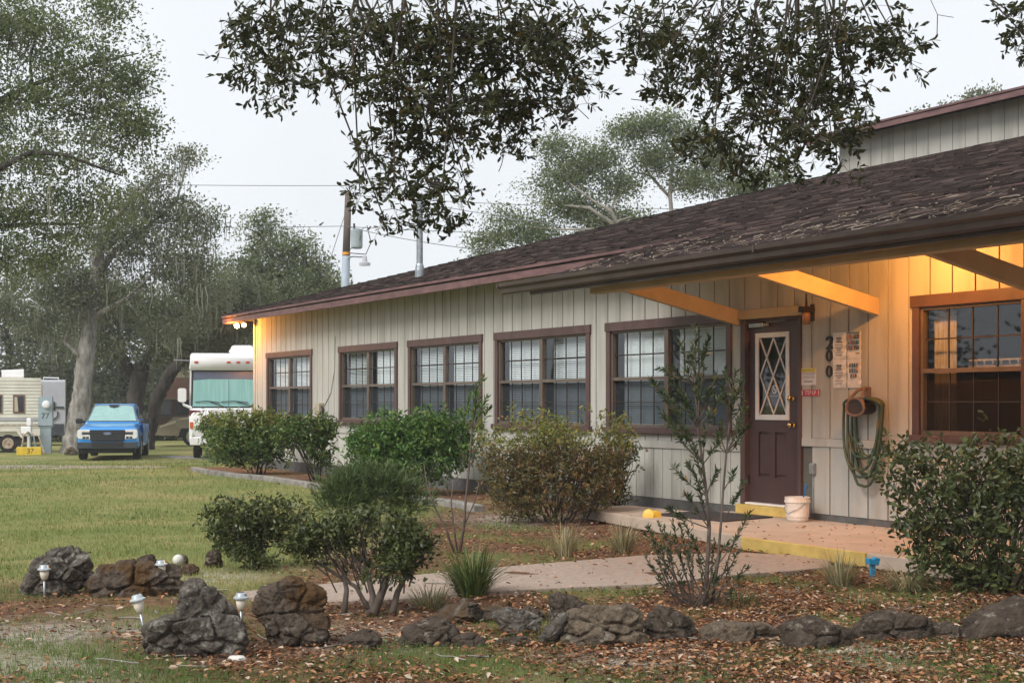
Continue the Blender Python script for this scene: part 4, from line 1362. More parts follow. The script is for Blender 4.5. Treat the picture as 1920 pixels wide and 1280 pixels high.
b = MB(); b.prism([(0.10 * math.cos(2 * PI * k / 20), 0.82 + 0.035 * math.sin(2 * PI * k / 20)) for k in range(20)], lambda u, v, w: (u, gy - 0.081 - w, v), 0.003)
b.build('badge_face', 'badgeblue', bd)
lt = obj('lettering', text_mesh('Ford', 0.055), 'signwhite', bd)
lt.location = (0, gy - 0.0855, 0.82); lt.rotation_euler = (PI / 2, 0, 0)
for sg_ in (1, -1):
    hp = [(.50, .64), (.84, .66), (.88, .74), (.87, .90), (.82, .945), (.50, .945)]
    if sg_ < 0: hp = mirror2(hp)
    h_ = vpanel(truck, 'headlight', hp, 'headlamp', gy + 0.02, 0.06, 0.015)
    for (u0, u1, z0, z1) in ((.50, .74, .79, .87), (.54, .62, .66, .73), (.64, .72, .66, .73)):
        pp = [(u0, z0), (u1, z0), (u1, z1), (u0, z1)]
        vpanel(h_, 'lamp_core', pp if sg_ > 0 else mirror2(pp), 'cargrey', gy - 0.041, 0.006)
    mr = rrect(.10, 1.10, 1.26, .05, 0)
    o_ = Vector((sg_ * 1.03, -0.62, 0))
    MB().loft([[Vector(p) + o_ + Vector((0, -.08, 0)) for p in mr], [Vector(p) + o_ + Vector((0, .06, 0)) for p in mr]]).bar((sg_ * .83, -.60, 1.14), (sg_ * .96, -.60, 1.16), .06, .06).build('side_mirror', 'black', truck, 0.01)
    mk = [(.80, .50), (.86, .50), (.86, .54), (.80, .54)]
    vpanel(truck, 'side_marker', mk if sg_ > 0 else mirror2(mk), 'amber', -2.47, 0.03)
    for (wy, ) in ((-1.62,), (1.55,)):
        wheel(truck, sg_ * .80, wy, 0.355, 0.23, 'alloy', 7, sg_)
        ar = MB()
        pts = [(wy + .47 * math.cos(a), .355 + .47 * math.sin(a)) for a in np.linspace(0, PI, 14)] + [(wy - .40, .33)] + [(wy + .40 * math.cos(a), .355 + .40 * math.sin(a)) for a in np.linspace(PI, 0, 14)]
        ar.prism(pts, lambda u, v, w, k=sg_: (k * (.905 + w), u, v), 0.03)
        ar.build('wheel_arch', 'cargrey', truck)
vpanel(truck, 'bumper', [(-.86, .36), (.86, .36), (.88, .56), (-.88, .56)], 'cargrey', -2.47, 0.09, 0.02)
vpanel(truck, 'lower_intake', [(-.44, .42), (.44, .42), (.46, .56), (-.46, .56)], 'black', -2.565, 0.01)
MB().box(-.80, .80, -2.40, 2.3, .22, .36).build('underbody', 'black', truck)
spanel(truck, 'side_window', [(-.62, 1.18), (.42, 1.18), (.42, 1.58), (-.28, 1.58)], 'autoglass', 0.715, 0.05)
spanel(truck, 'side_window', [(.47, 1.18), (1.25, 1.18), (1.12, 1.56), (.47, 1.58)], 'autoglass', 0.715, 0.05)
for (y0, y1) in ((-.85, .44), (.46, 1.4)):
    d_ = spanel(truck, 'door', [(y0, .42), (y1, .42), (y1, 1.10), (y0, 1.10)], 'carblue', 0.915, 0.012)
    spanel(d_, 'handle', [(y1 - .28, .98), (y1 - .1, .98), (y1 - .1, 1.02), (y1 - .28, 1.02)], 'carblue', 0.93, 0.03)

# --- white class A motorhome seen head on, partly behind the house corner
rp = ground_at(429, 45.6)
rv = thing('motorhome', 'large white motorhome seen head on beside the house corner', 'motorhome', rp, math.radians(10))
W2 = 1.25
sec = []
for (y, w, z0, z1, r, wt) in ((-0.22, W2 - .04, .62, 1.55, .12, W2 - .06), (-0.10, W2, .52, 1.75, .12, W2)):
    sec.append(rrect(w, z0, z1, r, y, wt))
MB().loft([rrect(W2 - .1, .60, 1.42, .14, -.32), rrect(W2 - .02, .52, 1.62, .14, -.20), rrect(W2, .50, 1.66, .12, .10)]).build('front_cap', 'rvwhite', rv, smooth=True)
MB().loft([rrect(W2, .50, 3.38, .10, .05, W2 - .03), rrect(W2, .48, 3.40, .10, 8.4, W2 - .03)]).build('body', 'rvwhite', rv, smooth=False)
MB().loft([rrect(W2 - .03, 2.85, 3.24, .06, -.12, W2 - .08), rrect(W2 - .01, 2.84, 3.36, .07, -.04, W2 - .06), rrect(W2, 2.84, 3.41, .08, .3, W2 - .03)]).build('roof_cap', 'rvwhite', rv, smooth=True)
vpanel(rv, 'windscreen_gasket', [(-1.19, 1.64), (1.19, 1.64), (1.17, 2.84), (-1.17, 2.84)], 'black', .05, .07, .05)
ws = vpanel(rv, 'windscreen', [(-1.13, 1.69), (1.13, 1.69), (1.11, 2.52), (.6, 2.56), (-.6, 2.56), (-1.11, 2.52)], 'curtainmint', -.022, .008)
vpanel(ws, 'tinted_band', [(-1.11, 2.52), (-.6, 2.56), (.6, 2.56), (1.11, 2.52), (1.10, 2.80), (-1.10, 2.80)], 'tintband', -.022, .008)
vpanel(ws, 'centre_seam', [(-.008, 1.70), (.008, 1.70), (.008, 2.55), (-.008, 2.55)], 'tintband', -.031, .003)
for (x0, x1, px_) in ((-1.05, -.28, -.05), (-.25, .62, .85)):
    wp = MB()
    wp.tube([(x0, -.06, 1.83), ((x0 + x1) / 2, -.07, 1.86), (x1, -.06, 1.81)], .014, 5)
    wp.tube([((x0 + x1) / 2 + .05, -.07, 1.85), (px_ - .05, -.09, 1.66), (px_ + .06, -.19, 1.56)], .014, 5)
    wp.build('wiper', 'black', rv)
for x in (-1.02, 0.0, .30, .60, 1.02):
    vpanel(rv, 'marker_light', [(x - .055, 3.07), (x + .055, 3.07), (x + .055, 3.13), (x - .055, 3.13)], 'redlens', -.11, .03)
for sg_ in (-1, 1):
    hp = [(.84, .98), (1.20, .98), (1.22, 1.22), (.84, 1.20)]
    h_ = vpanel(rv, 'headlight', hp if sg_ > 0 else mirror2(hp), 'headlamp', -.27, .06, .02)
    tp_ = [(1.10, .99), (1.20, .99), (1.21, 1.20), (1.10, 1.20)]
    vpanel(h_, 'turn_signal', tp_ if sg_ > 0 else mirror2(tp_), 'amber', -.332, .01)
    st_ = [(1.23, 1.40), (.82, 1.38), (.88, 1.56), (1.235, 1.58)]
    vpanel(rv, 'stripe', [(u * sg_, v) for u, v in st_][::(1 if sg_ > 0 else -1)], 'maroon', -.20, .07)
    m = MB().loft([[Vector((sg_ * 1.46, -.12, 2.05)) + Vector(p) for p in rrect(.13, -.22, .22, .07, 0)], [Vector((sg_ * 1.46, .04, 2.05)) + Vector(p) for p in rrect(.13, -.22, .22, .07, 0)]])
    m.build('side_mirror', 'rvwhite', rv, smooth=False)
    MB().tube([(sg_ * 1.46, -.03, 1.86), (sg_ * 1.40, -.05, 1.74), (sg_ * 1.16, -.05, 1.64)], [.035, .045, .05], 7).build('mirror_arm', 'rvwhite', rv)
    wheel(rv, sg_ * 1.02, 1.1, .46, .26, 'alloy', 8, sg_)
vpanel(rv, 'badge_panel', [(-.62, 1.28), (.75, 1.28), (.75, 1.56), (.68, 1.60), (-.55, 1.60), (-.62, 1.55)], 'rvwhite', -.31, .006)
lt = obj('lettering', text_mesh('DAYBREAK', 0.21), pm('badge_ink', (0.25, 0.24, 0.27), None, 9, 0.5), rv)
lt.location = (.13, -.345, 1.44); lt.rotation_euler = (PI / 2, 0, 0)
vpanel(rv, 'bumper', [(-1.20, .46), (1.20, .46), (1.21, .72), (-1.21, .72)], 'rvwhite', -.26, .10, .03)
MB().loft([[Vector((.40, 1.5, 3.40)) + Vector(p) for p in rrect(.42, 0, .28, .1, -.5, .36)], [Vector((.40, 1.5, 3.40)) + Vector(p) for p in rrect(.42, 0, .33, .1, .4, .36)]]).build('air_conditioner', 'rvwhite', rv, smooth=False)
MB().box(.92, 1.1, 1.2, 1.9, 3.4, 3.72).build('vent_cover', 'rvwhite', rv, .04)
MB().tube([(-1.25, 0.3, 3.16), (-1.75, 0.3, 3.18)], .02, 5).build('awning_arm', 'alloy', rv)

# --- brown and tan motorhome standing behind, side on
bp_ = ground_at(287, 64)
br_ = thing('motorhome', 'brown and tan motorhome half hidden behind the leaning trunk', 'motorhome', bp_, math.radians(16))
# local: x along the coach to the right, front cap at x = 0, side facing -y
b = MB()
prof = [(0.0, .55), (0.0, 1.5), (.10, 2.2), (.45, 2.95), (.95, 3.35), (1.6, 3.47), (11, 3.47), (11, .5), (.4, .5)]
b.prism(prof, lambda u, v, w: (u, w, v), 2.5)
b.build('body', 'rvtan', br_)
def bpan(name, pts, mat, d):
    q_ = MB(); q_.prism(pts, lambda u, v, w: (u, -d - w, v), .012); return q_.build(name, mat, br_)
bpan('upper_panel', [(.12, 2.2), (.5, 2.95), (1.0, 3.10), (9, 3.15), (9, 2.2)], 'rvrose', .002)
bpan('roof_band', [(.52, 2.98), (.95, 3.30), (1.6, 3.42), (9, 3.42), (9, 3.16), (1.0, 3.12)], 'rvcream', .002)
bpan('window_band', [(.03, 1.35), (.12, 2.14), (9, 2.16), (9, 1.35)], 'rvbrown', .004)
bpan('side_window', [(1.0, 1.45), (1.05, 2.06), (3.4, 2.06), (3.4, 1.45)], 'autoglass', .018)
bpan('driver_window', [(.14, 1.45), (.20, 2.04), (.85, 2.06), (.80, 1.42)], 'autoglass', .018)
bpan('swoosh', [(.3, .95), (1.3, 1.30), (3.5, 1.75), (9, 1.95), (9, 1.80), (3.5, 1.6), (1.3, 1.18), (.3, .85)], 'rvcream', .02)
bpan('storage_door', [(1.0, .82), (1.0, 1.20), (2.6, 1.32), (2.6, .86)], 'rvtan', .022)
bpan('dark_lower', [(0.03, .95), (.03, 1.34), (.9, 1.34), (.5, 1.0)], 'rvbrown', .006)
for i, x in enumerate((1.75, 7.4)):
    n = 20
    t_ = MB(); t_.loft([[(x + r_ * math.cos(2 * PI * k / n), y_, .46 + r_ * math.sin(2 * PI * k / n)) for k in range(n)] for r_, y_ in ((.3, -.03), (.44, -.03), (.46, .0), (.46, .24))])
    w_ = t_.build('wheel', 'tyre', br_)
    t_ = MB(); t_.loft([[(x + r_ * math.cos(2 * PI * k / n), y_, .46 + r_ * math.sin(2 * PI * k / n)) for k in range(n)] for r_, y_ in ((.31, -.035), (.30, -.05), (.10, -.03), (.08, -.07))])
    t_.build('rim', 'chrome', w_)
    bpan('wheel_arch', [(x + .62 * math.cos(a), .46 + .62 * math.sin(a)) for a in np.linspace(0, PI, 12)], 'black', .01)
MB().tube([(.25, -.03, 2.35), (.2, -.35, 2.3), (.2, -.4, 1.8)], .05, 6).build('side_mirror', 'rvtan', br_)
MB().tube([(1.4, -.05, 3.36), (9, -.05, 3.36)], .09, 8).build('awning_roll', 'rvcream', br_)

# --- cream travel trailer at the left edge, side towards the camera
tr_ = ground_at(79, 54)
trl = thing('travel_trailer', 'old cream ribbed travel trailer cut off by the left edge', 'trailer', tr_, math.radians(17.5))
# local: x to the right, rear end at x = 0, runs to -7
b = MB()
b.prism([(-7.0, .62), (-0.05, .62), (0.0, .72), (-.02, 2.55), (-.12, 2.80), (-7.0, 2.98)], lambda u, v, w: (u, w, v), 2.4)
b.build('body', 'cream', trl)
z = .95
while z < 2.75:
    q_ = MB(); q_.prism([(-7.0, z), (-.02, z), (-.04, z + .115), (-7.0, z + .115)], lambda u, v, w: (u, -.004 - w * (1.0 if v < z + .05 else .25), v), .022)
    q_.build('ribbed_panel', 'cream', trl)
    z += .125
def tpan(name, pts, mat, d, par=trl):
    q_ = MB(); q_.prism(pts, lambda u, v, w: (u, -d - w, v), .012); return q_.build(name, mat, par)
for (x0, x1) in ((-1.05, -.62), (-2.35, -1.42), (-4.2, -3.2)):
    wf = tpan('window', [(x0, 1.48), (x1, 1.48), (x1, 2.18), (x0, 2.18)], 'rvrose', .03)
    tpan('pane', [(x0 + .05, 1.53), (x1 - .05, 1.53), (x1 - .05, 2.13), (x0 + .05, 2.13)], 'autoglass', .043, wf)
    tpan('curtain', [(x0 + .06, 1.54), ((x0 + x1) / 2 - .02, 1.54), ((x0 + x1) / 2 - .06, 2.1), (x0 + .06, 2.1)], 'rvcream', .057, wf)
tpan('stripe', [(-7, 1.22), (-.03, 1.20), (-.03, 1.29), (-7, 1.31)], 'rvgrey', .03)
tpan('stripe', [(-7, 1.02), (-.03, 1.00), (-.03, 1.04), (-7, 1.06)], 'rust', .03)
for x in (-1.85, -1.22):
    n = 18
    t_ = MB(); t_.loft([[(x + r_ * math.cos(2 * PI * k / n), y_, .34 + r_ * math.sin(2 * PI * k / n)) for k in range(n)] for r_, y_ in ((.2, -.02), (.32, -.02), (.34, .0), (.34, .2))])
    w_ = t_.build('wheel', 'tyre', trl)
    t_ = MB(); t_.loft([[(x + r_ * math.cos(2 * PI * k / n), y_, .34 + r_ * math.sin(2 * PI * k / n)) for k in range(n)] for r_, y_ in ((.21, -.025), (.19, -.04), (.06, -.02), (.05, -.05))])
    t_.build('rim', 'rust', w_)
b = MB()
b.prism([(-2.45, .55), (-2.3, .88), (-.85, .88), (-.68, .55), (-.76, .55), (-.92, .80), (-2.24, .80), (-2.37, .55)], lambda u, v, w: (u, -.03 - w, v), .10)
b.build('wheel_arch', 'cream', trl)
MB().box(-7, -.1, .1, 2.3, .45, .64).build('chassis', 'black', trl)
MB().loft([[Vector((-1.1, 1.0, 2.80)) + Vector((p[1], p[0], p[2])) for p in rrect(.35, 0, .32, .08, -.38, .30)], [Vector((-1.1, 1.0, 2.80)) + Vector((p[1], p[0], p[2])) for p in rrect(.35, 0, .36, .08, .42, .30)]]).build('air_conditioner', 'rvwhite', trl)

# --- grey trailer behind it
gt_ = ground_at(122, 68)
gtr = thing('grey_trailer', 'silver grey trailer rear end with black lower panel behind the cream trailer', 'trailer', gt_, math.radians(16.5))
MB().loft([[(p[1], p[0] + 1.25, p[2]) for p in rrect(1.25, .55, 3.15, .12, x, 1.2)] for x in (-6.5, -.08, 0.0)]).build('body', 'rvgrey', gtr)
def gpan(name, pts, mat, d):
    q_ = MB(); q_.prism(pts, lambda u, v, w: (u, -d - w, v), .02); return q_.build(name, mat, gtr)
gpan('window', [(-.95, 1.70), (-.45, 1.70), (-.45, 2.10), (-.95, 2.10)], 'autoglass', .004)
gpan('swoosh', [(-2.5, 2.1), (-1.0, 1.92), (-.35, 1.88), (-.05, 1.88), (-.05, 1.78), (-1.0, 1.80), (-2.5, 1.98)], 'cargrey', .002)
gpan('lower_panel', [(-2.5, .50), (-.05, .50), (-.05, 1.05), (-2.5, 1.05)], 'cargrey', .003)
MB().tube([(-1.1, -.03, 1.18), (-.6, -.03, 1.2), (-.35, -.03, 1.4), (-.33, -.03, 1.65)], .03, 6).build('trim_curve', 'black', gtr)
MB().tube([(-1.0, .5, 3.1), (-1.0, .5, 3.26), (-.3, .5, 3.24), (-.3, .5, 3.1)], .03, 6).build('roof_rack', 'rvwhite', gtr)
MB().box(-.05, .5, .4, 2.0, .75, .85).box(.1, .4, .5, .9, .85, 1.2).build('rear_carrier', 'black', gtr)
for x in (-2.2, -3.1):
    MB().loft([[(x + .36 * math.cos(2 * PI * k / 18), y_, .36 + .36 * math.sin(2 * PI * k / 18)) for k in range(18)] for y_ in (.05, .3)]).build('wheel', 'tyre', gtr)

# --- utility pedestal 77, hydrant post, yellow marker block
pd_ = ground_at(86, 51.5)
pdt = thing('utility_pedestal', 'tall grey metal utility pedestal numbered 77 beside the cream trailer', 'pedestal', pd_, math.radians(9))
MB().loft([rrect(.19, -.02, 1.0, .02, -.11), rrect(.19, -.02, 1.0, .02, .11)]).build('post', 'greymetal', pdt)
MB().loft([rrect(.25, .95, 2.05, .03, -.14, .24), rrect(.25, .95, 2.05, .03, .14, .24)]).build('cabinet', 'greymetal', pdt)
MB().loft([[(.04 + r_ * math.cos(2 * PI * k / 18), y_, 1.76 + r_ * math.sin(2 * PI * k / 18)) for k in range(18)] for r_, y_ in ((.15, -.13), (.15, -.17), (.13, -.20), (.12, -.26), (.06, -.28))]).build('meter', 'rvwhite', pdt)
lt = obj('lettering', text_mesh('77', .28), 'ink', pdt); lt.location = (0, -.146, 1.35); lt.rotation_euler = (PI / 2, 0, 0)
vpanel(pdt, 'cover_seam', [(-.24, .985), (.24, .985), (.24, 1.005), (-.24, 1.005)], 'black', -.138, .01)
hy_ = ground_at(54, 51)
hyd = thing('water_riser', 'white water pipe post with hoses in front of the cream trailer', 'water post', hy_, 0)
MB().lathe([(.06, -.02), (.06, .95), (.045, 1.0)], 12).build('pipe', 'rvwhite', hyd)
MB().box(-.26, .10, -.1, .1, .72, .98).build('shield', 'rvwhite', hyd, .02)
MB().box(-.05, .12, -.12, .08, 1.0, 1.28).build('head', 'rvwhite', hyd, .03)
for (dx, m_) in ((.12, 'hose'), (.22, 'steel'), (-.14, 'rust'), (.4, 'rust')):
    MB().tube([(0, -.08, .8), (dx, -.15, .65), (dx * 1.3, -.18, .3), (dx * 1.6, -.2, .0)], .028, 6).build('hose', m_, hyd)
yb_ = ground_at(55, 50)
ymk = thing('site_marker', 'low yellow block numbered 37 on the grass', 'marker', yb_, math.radians(8))
MB().box(-.42, .42, -.1, .1, -.02, .27).build('block', pm('marker_yellow', (.70, .47, .04), None, 6, .6), ymk, .015)
lt = obj('lettering', text_mesh('37', .24), 'ink', ymk); lt.location = (.05, -.103, .13); lt.rotation_euler = (PI / 2, 0, 0)

# ------------------------------------------------------------------ utility pole, wires and birds
PY = 62.0
pb = ground_at(648, PY)
pole = thing('utility_pole', 'wooden utility pole with grey transformer rising behind the roof', 'pole', pb)
def pp_(px, py, dy=0):
    return at(px, py, PY + dy) - pb
base_z = 0
MB().tube([(0, 0, -.3), tuple(pp_(646.5, 560)), tuple(pp_(649, 480))], [.22, .19, .175], 14).build('lower_sleeve', pm('pole_sleeve', (.36, .42, .48), None, 2, .6), pole, smooth=True)
MB().tube([tuple(pp_(649, 480)), tuple(pp_(653, 362))], [.168, .14], 14).build('upper_post', pm('pole_wood', (.16, .125, .105), (.10, .08, .065), 3, .9, .3, 20, stretch=(1, 1, .1)), pole, smooth=True)
MB().lathe([(.175, 0), (.18, .12)], 14, tuple(pp_(649.2, 478))).build('orange_band', pm('pole_band', (.75, .33, .05), None, 5, .6), pole)
tc = pp_(669, 466, -.3)
hgt = 36 * PY / F
tf = MB().lathe([(.20, 0), (.25, .05), (.26, hgt - .08), (.24, hgt - .02), (.10, hgt + .04)], 16, tuple(tc)).build('transformer', pm('transformer_grey', (.33, .38, .40), None, 4, .5), pole)
MB().tube([tuple(tc + Vector((-.1, 0, hgt))), tuple(tc + Vector((-.12, 0, hgt + .25)))], .045, 8).build('bushing', 'black', tf)
MB().tube([tuple(tc + Vector((.1, -.05, hgt - .1))), tuple(tc + Vector((.45, -.05, hgt + .15))), tuple(tc + Vector((.62, -.05, hgt * .3))), tuple(tc + Vector((.4, -.05, -.25))), tuple(pp_(650, 474))], .022, 5).build('service_cable', 'black', pole)
MB().tube([tuple(tc + Vector((.2, -.15, hgt - .1))), tuple(tc + Vector((.15, -.2, hgt * .4))), tuple(pp_(650, 474))], .018, 5).build('service_cable', 'black', pole)
fc = pp_(666, 384, -.2)
MB().bar(tuple(fc + Vector((-.12, 0, -.3))), tuple(fc + Vector((.12, 0, .3))), .10, .05).build('fuse_cutout', 'rvgrey', pole)
MB().tube([tuple(pp_(651, 372)), tuple(pp_(668, 366))], .03, 6).build('insulator_arm', 'black', pole)
MB().tube([tuple(pp_(649, 486)), tuple(pp_(660, 481, -.3)), tuple(pp_(684, 482, -.6))], .03, 6).build('lamp_arm', 'steel', pole)
lc = pp_(684, 497, -.6)
MB().loft([[lc + Vector((r_ * math.cos(2 * PI * k / 12), r_ * .7 * math.sin(2 * PI * k / 12), z_)) for k in range(12)] for r_, z_ in ((.24, -.02), (.24, .10), (.12, .14), (.08, .40))]).build('lamp_head', 'rvgrey', pole)

def wire(label, pts, r=.014):
    b = MB()
    b.tube([tuple(p) for p in pts], r, 4)
    return tag(b.build('power_line', 'inkgrey', None), label, 'wire', 'overhead power lines')
def sag(p, q_, d, n=14):
    return [p.lerp(q_, k / n) - Vector((0, 0, d * 4 * (k / n) * (1 - k / n))) for k in range(n + 1)]
P0 = at(652, 366, PY)
wire('highest power line running left from the top of the pole', sag(at(-900, 296, 64), at(651, 348, PY - .1), .35))
wire('lower power line left of the pole with a bird on it', sag(at(-900, 398, 64), at(650, 424, PY - .1), .3))
wire('upper power line right of the pole crossing the tree behind the roof', sag(at(653, 366, PY - .1), at(1700, 386, 70), .35))
wire('power line right of the pole below the pipe cap', sag(at(650, 425, PY - .1), at(1700, 450, 70), .2))
wire('sloping service line from the pole down towards the roof', sag(at(650, 425, PY - .1), at(1000, 478, 50), .15))
wire('sloping line from above the pipe cap across the far oak', sag(at(653, 352, PY - .2), at(1100, 430, 55), .1))
wire('guy wire slanting down left of the pole', sag(at(650, 392, PY - .1), at(608, 520, PY + 1), .0, 3))

def bird(px, py, dist, label):
    p = at(px, py, dist)
    t = thing('bird', label, 'bird', p, random.uniform(-1, 1), 'birds on the wires')
    b = MB()
    rings = []
    for (x, r, z) in ((-.11, .004, .02), (-.08, .03, .035), (-.03, .045, .06), (.02, .045, .085), (.05, .03, .115), (.075, .034, .14), (.10, .025, .145), (.13, .004, .135)):
        rings.append([(x, r * math.cos(2 * PI * k / 8), z + r * math.sin(2 * PI * k / 8)) for k in range(8)])
    b.loft(rings)
    b.build('body', 'black', t, smooth=True)
    MB().add([(-.08, -.02, .03), (-.08, .02, .03), (-.2, .025, -.03), (-.2, -.025, -.03)], [(0, 1, 2, 3)]).build('tail', 'black', t, fix=False)
    MB().tube([(.0, .015, .05), (.0, .015, 0)], .005, 4).tube([(.0, -.015, .05), (.0, -.015, 0)], .005, 4).build('leg', 'black', t)
bird(602, 423.5, 62.2, 'small dark bird perched on the wire left of the pole')
bird(737, 439, 60.5, 'small dark bird on the wire nearest the vent pipe')
bird(692, 431.5, 61.5, 'small dark bird on the wire just right of the transformer')

# ------------------------------------------------------------------ rocks
def ray_outline(poly, c):
    P = np.array(poly, float) - np.array(c)
    P[:, 1] *= -1
    A, B = P, np.roll(P, -1, 0)
    def R(th):
        d = np.array((math.cos(th), math.sin(th)))
        best = 0.0
        for a, b_ in zip(A, B):
            e = b_ - a
            den = d[0] * e[1] - d[1] * e[0]
            if abs(den) < 1e-9: continue
            t = (a[0] * e[1] - a[1] * e[0]) / den
            u = (a[0] * d[1] - a[1] * d[0]) / den
            if t > 0 and -1e-6 <= u <= 1 + 1e-6: best = max(best, t)
        return best
    tab = [R(-PI + 2 * PI * k / 96) for k in range(97)]
    med = sorted(tab)[48]
    tab = [t if t > 0 else med for t in tab]
    tab = [(tab[k - 1 if k else 95] + 2 * tab[k] + tab[(k + 1) % 96]) / 4 for k in range(96)] + [0]
    tab[96] = tab[0]
    return lambda th: (lambda x: tab[int(x)] * (1 - x % 1) + tab[min(int(x) + 1, 96)] * (x % 1))((th + PI) / (2 * PI) * 96 * 0.99999)

def rock(label, poly, mat, depth=0.6, base=None, sub=5, rough=1.15, cut=None):
    xs, ys = [p[0] for p in poly], [p[1] for p in poly]
    bx, by = (min(xs) + max(xs)) / 2, base or max(ys)
    g0 = G(bx, by)
    t = g0.y / F
    w = (max(xs) - min(xs)) * t
    cy = g0.y + w * depth * 0.32
    t = cy / F
    c = (sum(xs) / len(xs), (min(ys) + max(ys)) / 2)
    R = ray_outline(poly, c)
    bm = bmesh.new()
    bmesh.ops.create_icosphere(bm, subdivisions=sub, radius=1)
    sd = Vector((c[0] * 0.37, c[1] * 0.21, 3.1))
    size = w
    rs = random.Random(int(c[0] * 7 + c[1]))
    P = {}
    for v in bm.verts:
        d = v.co.normalized()
        r = R(math.atan2(d.z, d.x)) * t
        P[v] = (Vector((d.x * r, d.y * w * depth * 0.5, d.z * r)), d)
    # broken faces: planes that slice flat facets off the lump
    big = (max(xs) - min(xs)) > 125
    for _ in range(9):
        nv = Vector((rs.gauss(0, .35 if big else .8), -abs(rs.gauss(.8, .4)), rs.gauss(.15 if big else .35, .3 if big else .6))).normalized()
        h = max(p.dot(nv) for p, _d in P.values()) * rs.uniform(.68, .90)
        for v, (p, d) in P.items():
            e = p.dot(nv) - h
            if e > 0:
                p -= nv * e * .88
    for v, (p, d) in P.items():
        q_ = p / max(size, 0.12)
        n1 = mnoise.fractal(q_ * 3.0 + sd, 1.0, 2.1, 4)
        vd = mnoise.voronoi(Vector((q_.x, q_.y, q_.z * 1.6)) * 2.6 + sd)[0]
        cleft = max(0.0, .12 - (vd[1] - vd[0])) / .12
        n2 = abs(mnoise.noise(q_ * 7 + sd * 2))
        n3 = mnoise.noise(q_ * 17 + sd * 3)
        pit = max(0.0, mnoise.noise(q_ * 11 + sd * 4) - .25)
        v.co = p + d * size * rough * (0.05 * n1 - 0.055 * cleft - 0.028 * (.3 - min(n2, .3)) + 0.012 * n3 - .05 * pit + 0.007 * mnoise.noise(q_ * 38))
    me = bpy.data.meshes.new('rock')
    bm.to_mesh(me); bm.free()
    o = obj('rock', me, mat, None, smooth=True)
    o.location = ((c[0] - 960) * t, cy, EYE - (c[1] - 755) * t)
    o.location.z = min(o.location.z, g0.z + (max(ys) - c[1]) * t - 0.035)
    if c[0] > 620 and c[1] > 1000:
        o.scale = (1.15, 1.15, 1.05)                          # the border row stands close together
    return tag(o, label, 'rock', 'garden border rocks')

rock('grey lichened boulder at the far left of the rock row', [(28, 1114), (45, 1080), (70, 1043), (100, 1020), (140, 1017), (163, 1038), (168, 1065), (155, 1097), (140, 1118), (80, 1118)], 'rock', 0.7, sub=6)
rock('long low brown boulder between the two standing path lights', [(142, 1117), (160, 1085), (180, 1053), (235, 1046), (300, 1048), (335, 1055), (342, 1085), (330, 1114), (240, 1120)], 'rockmoss', 0.6, sub=6)
rock('small dark rock peeping over the long low boulder', [(252, 1062), (258, 1038), (275, 1030), (291, 1036), (298, 1062)], 'rockdark', 0.9, 1062)
rock('tiny rust coloured rock behind the white globe', [(325, 1062), (331, 1036), (342, 1030), (352, 1038), (355, 1062)], 'rocktan', 0.9, 1062)
rock('small flat brown rock right of the white globe', [(332, 1078), (340, 1054), (360, 1049), (374, 1056), (372, 1075)], 'rockmoss', 0.9)
rock('small dark rock at the left foot of the dark shrub', [(382, 1062), (384, 1032), (398, 1020), (414, 1024), (418, 1060)], 'rockdark', 0.9)
rock('largest grey rock with a pointed horn and pale lichen shelf', [(262, 1228), (268, 1168), (300, 1148), (332, 1150), (334, 1120), (330, 1093), (344, 1074), (366, 1077), (402, 1096), (440, 1130), (462, 1165), (466, 1203), (440, 1232), (330, 1237)], 'rock', 0.62, sub=6)
rock('tall rust topped boulder with an overhanging left lip', [(470, 1125), (488, 1104), (518, 1082), (555, 1064), (587, 1071), (612, 1103), (620, 1150), (614, 1200), (575, 1214), (522, 1217), (502, 1210), (497, 1172), (474, 1148)], 'rockmoss', 0.7, sub=6)
rock('low dark stone right of the rust topped boulder', [(634, 1204), (648, 1182), (688, 1167), (712, 1188), (704, 1213), (650, 1216)], 'rockdark', 0.8)
rock('sloping dark stone starting the right hand rock row', [(740, 1208), (766, 1168), (800, 1148), (840, 1148), (857, 1175), (847, 1210)], 'rockdark', 0.7)
rock('flat dark stone lying below the green grass clump', [(812, 1168), (828, 1128), (868, 1116), (900, 1128), (905, 1158), (862, 1170)], 'rockmoss', 0.8)
rock('low brown stone in front of the flat dark stone', [(842, 1213), (855, 1185), (888, 1178), (914, 1190), (920, 1213)], 'rockdark', 0.8)
rock('thin slanting stone right of the green grass clump', [(893, 1166), (904, 1136), (938, 1122), (964, 1116), (958, 1136), (934, 1166)], 'rockmoss', 0.7)
rock('jagged blackish stone speckled with white lichen', [(930, 1138), (950, 1131), (985, 1139), (1012, 1150), (1004, 1180), (972, 1190), (944, 1176)], 'rock', 0.8)
rock('dark rounded stone behind the speckled stone', [(962, 1168), (970, 1138), (990, 1128), (1016, 1140), (1026, 1168)], 'rockdark', 0.8)
rock('low dark stone in front of the speckled stone', [(918, 1214), (934, 1190), (985, 1184), (1000, 1213)], 'rockdark', 0.8)
rock('upright black stone at the back of the row middle', [(1027, 1165), (1030, 1106), (1050, 1101), (1085, 1114), (1113, 1136), (1108, 1160), (1060, 1168)], 'rockdark', 0.7)
rock('finger shaped stone leaning against the big split stone', [(1003, 1208), (1018, 1176), (1048, 1140), (1069, 1138), (1062, 1166), (1040, 1210)], 'rock', 0.8)
rock('big split stone with tan right half in the row middle', [(1036, 1208), (1045, 1175), (1068, 1140), (1100, 1134), (1170, 1128), (1196, 1134), (1204, 1165), (1208, 1202), (1120, 1214)], 'rocktan', 0.55, sub=6)
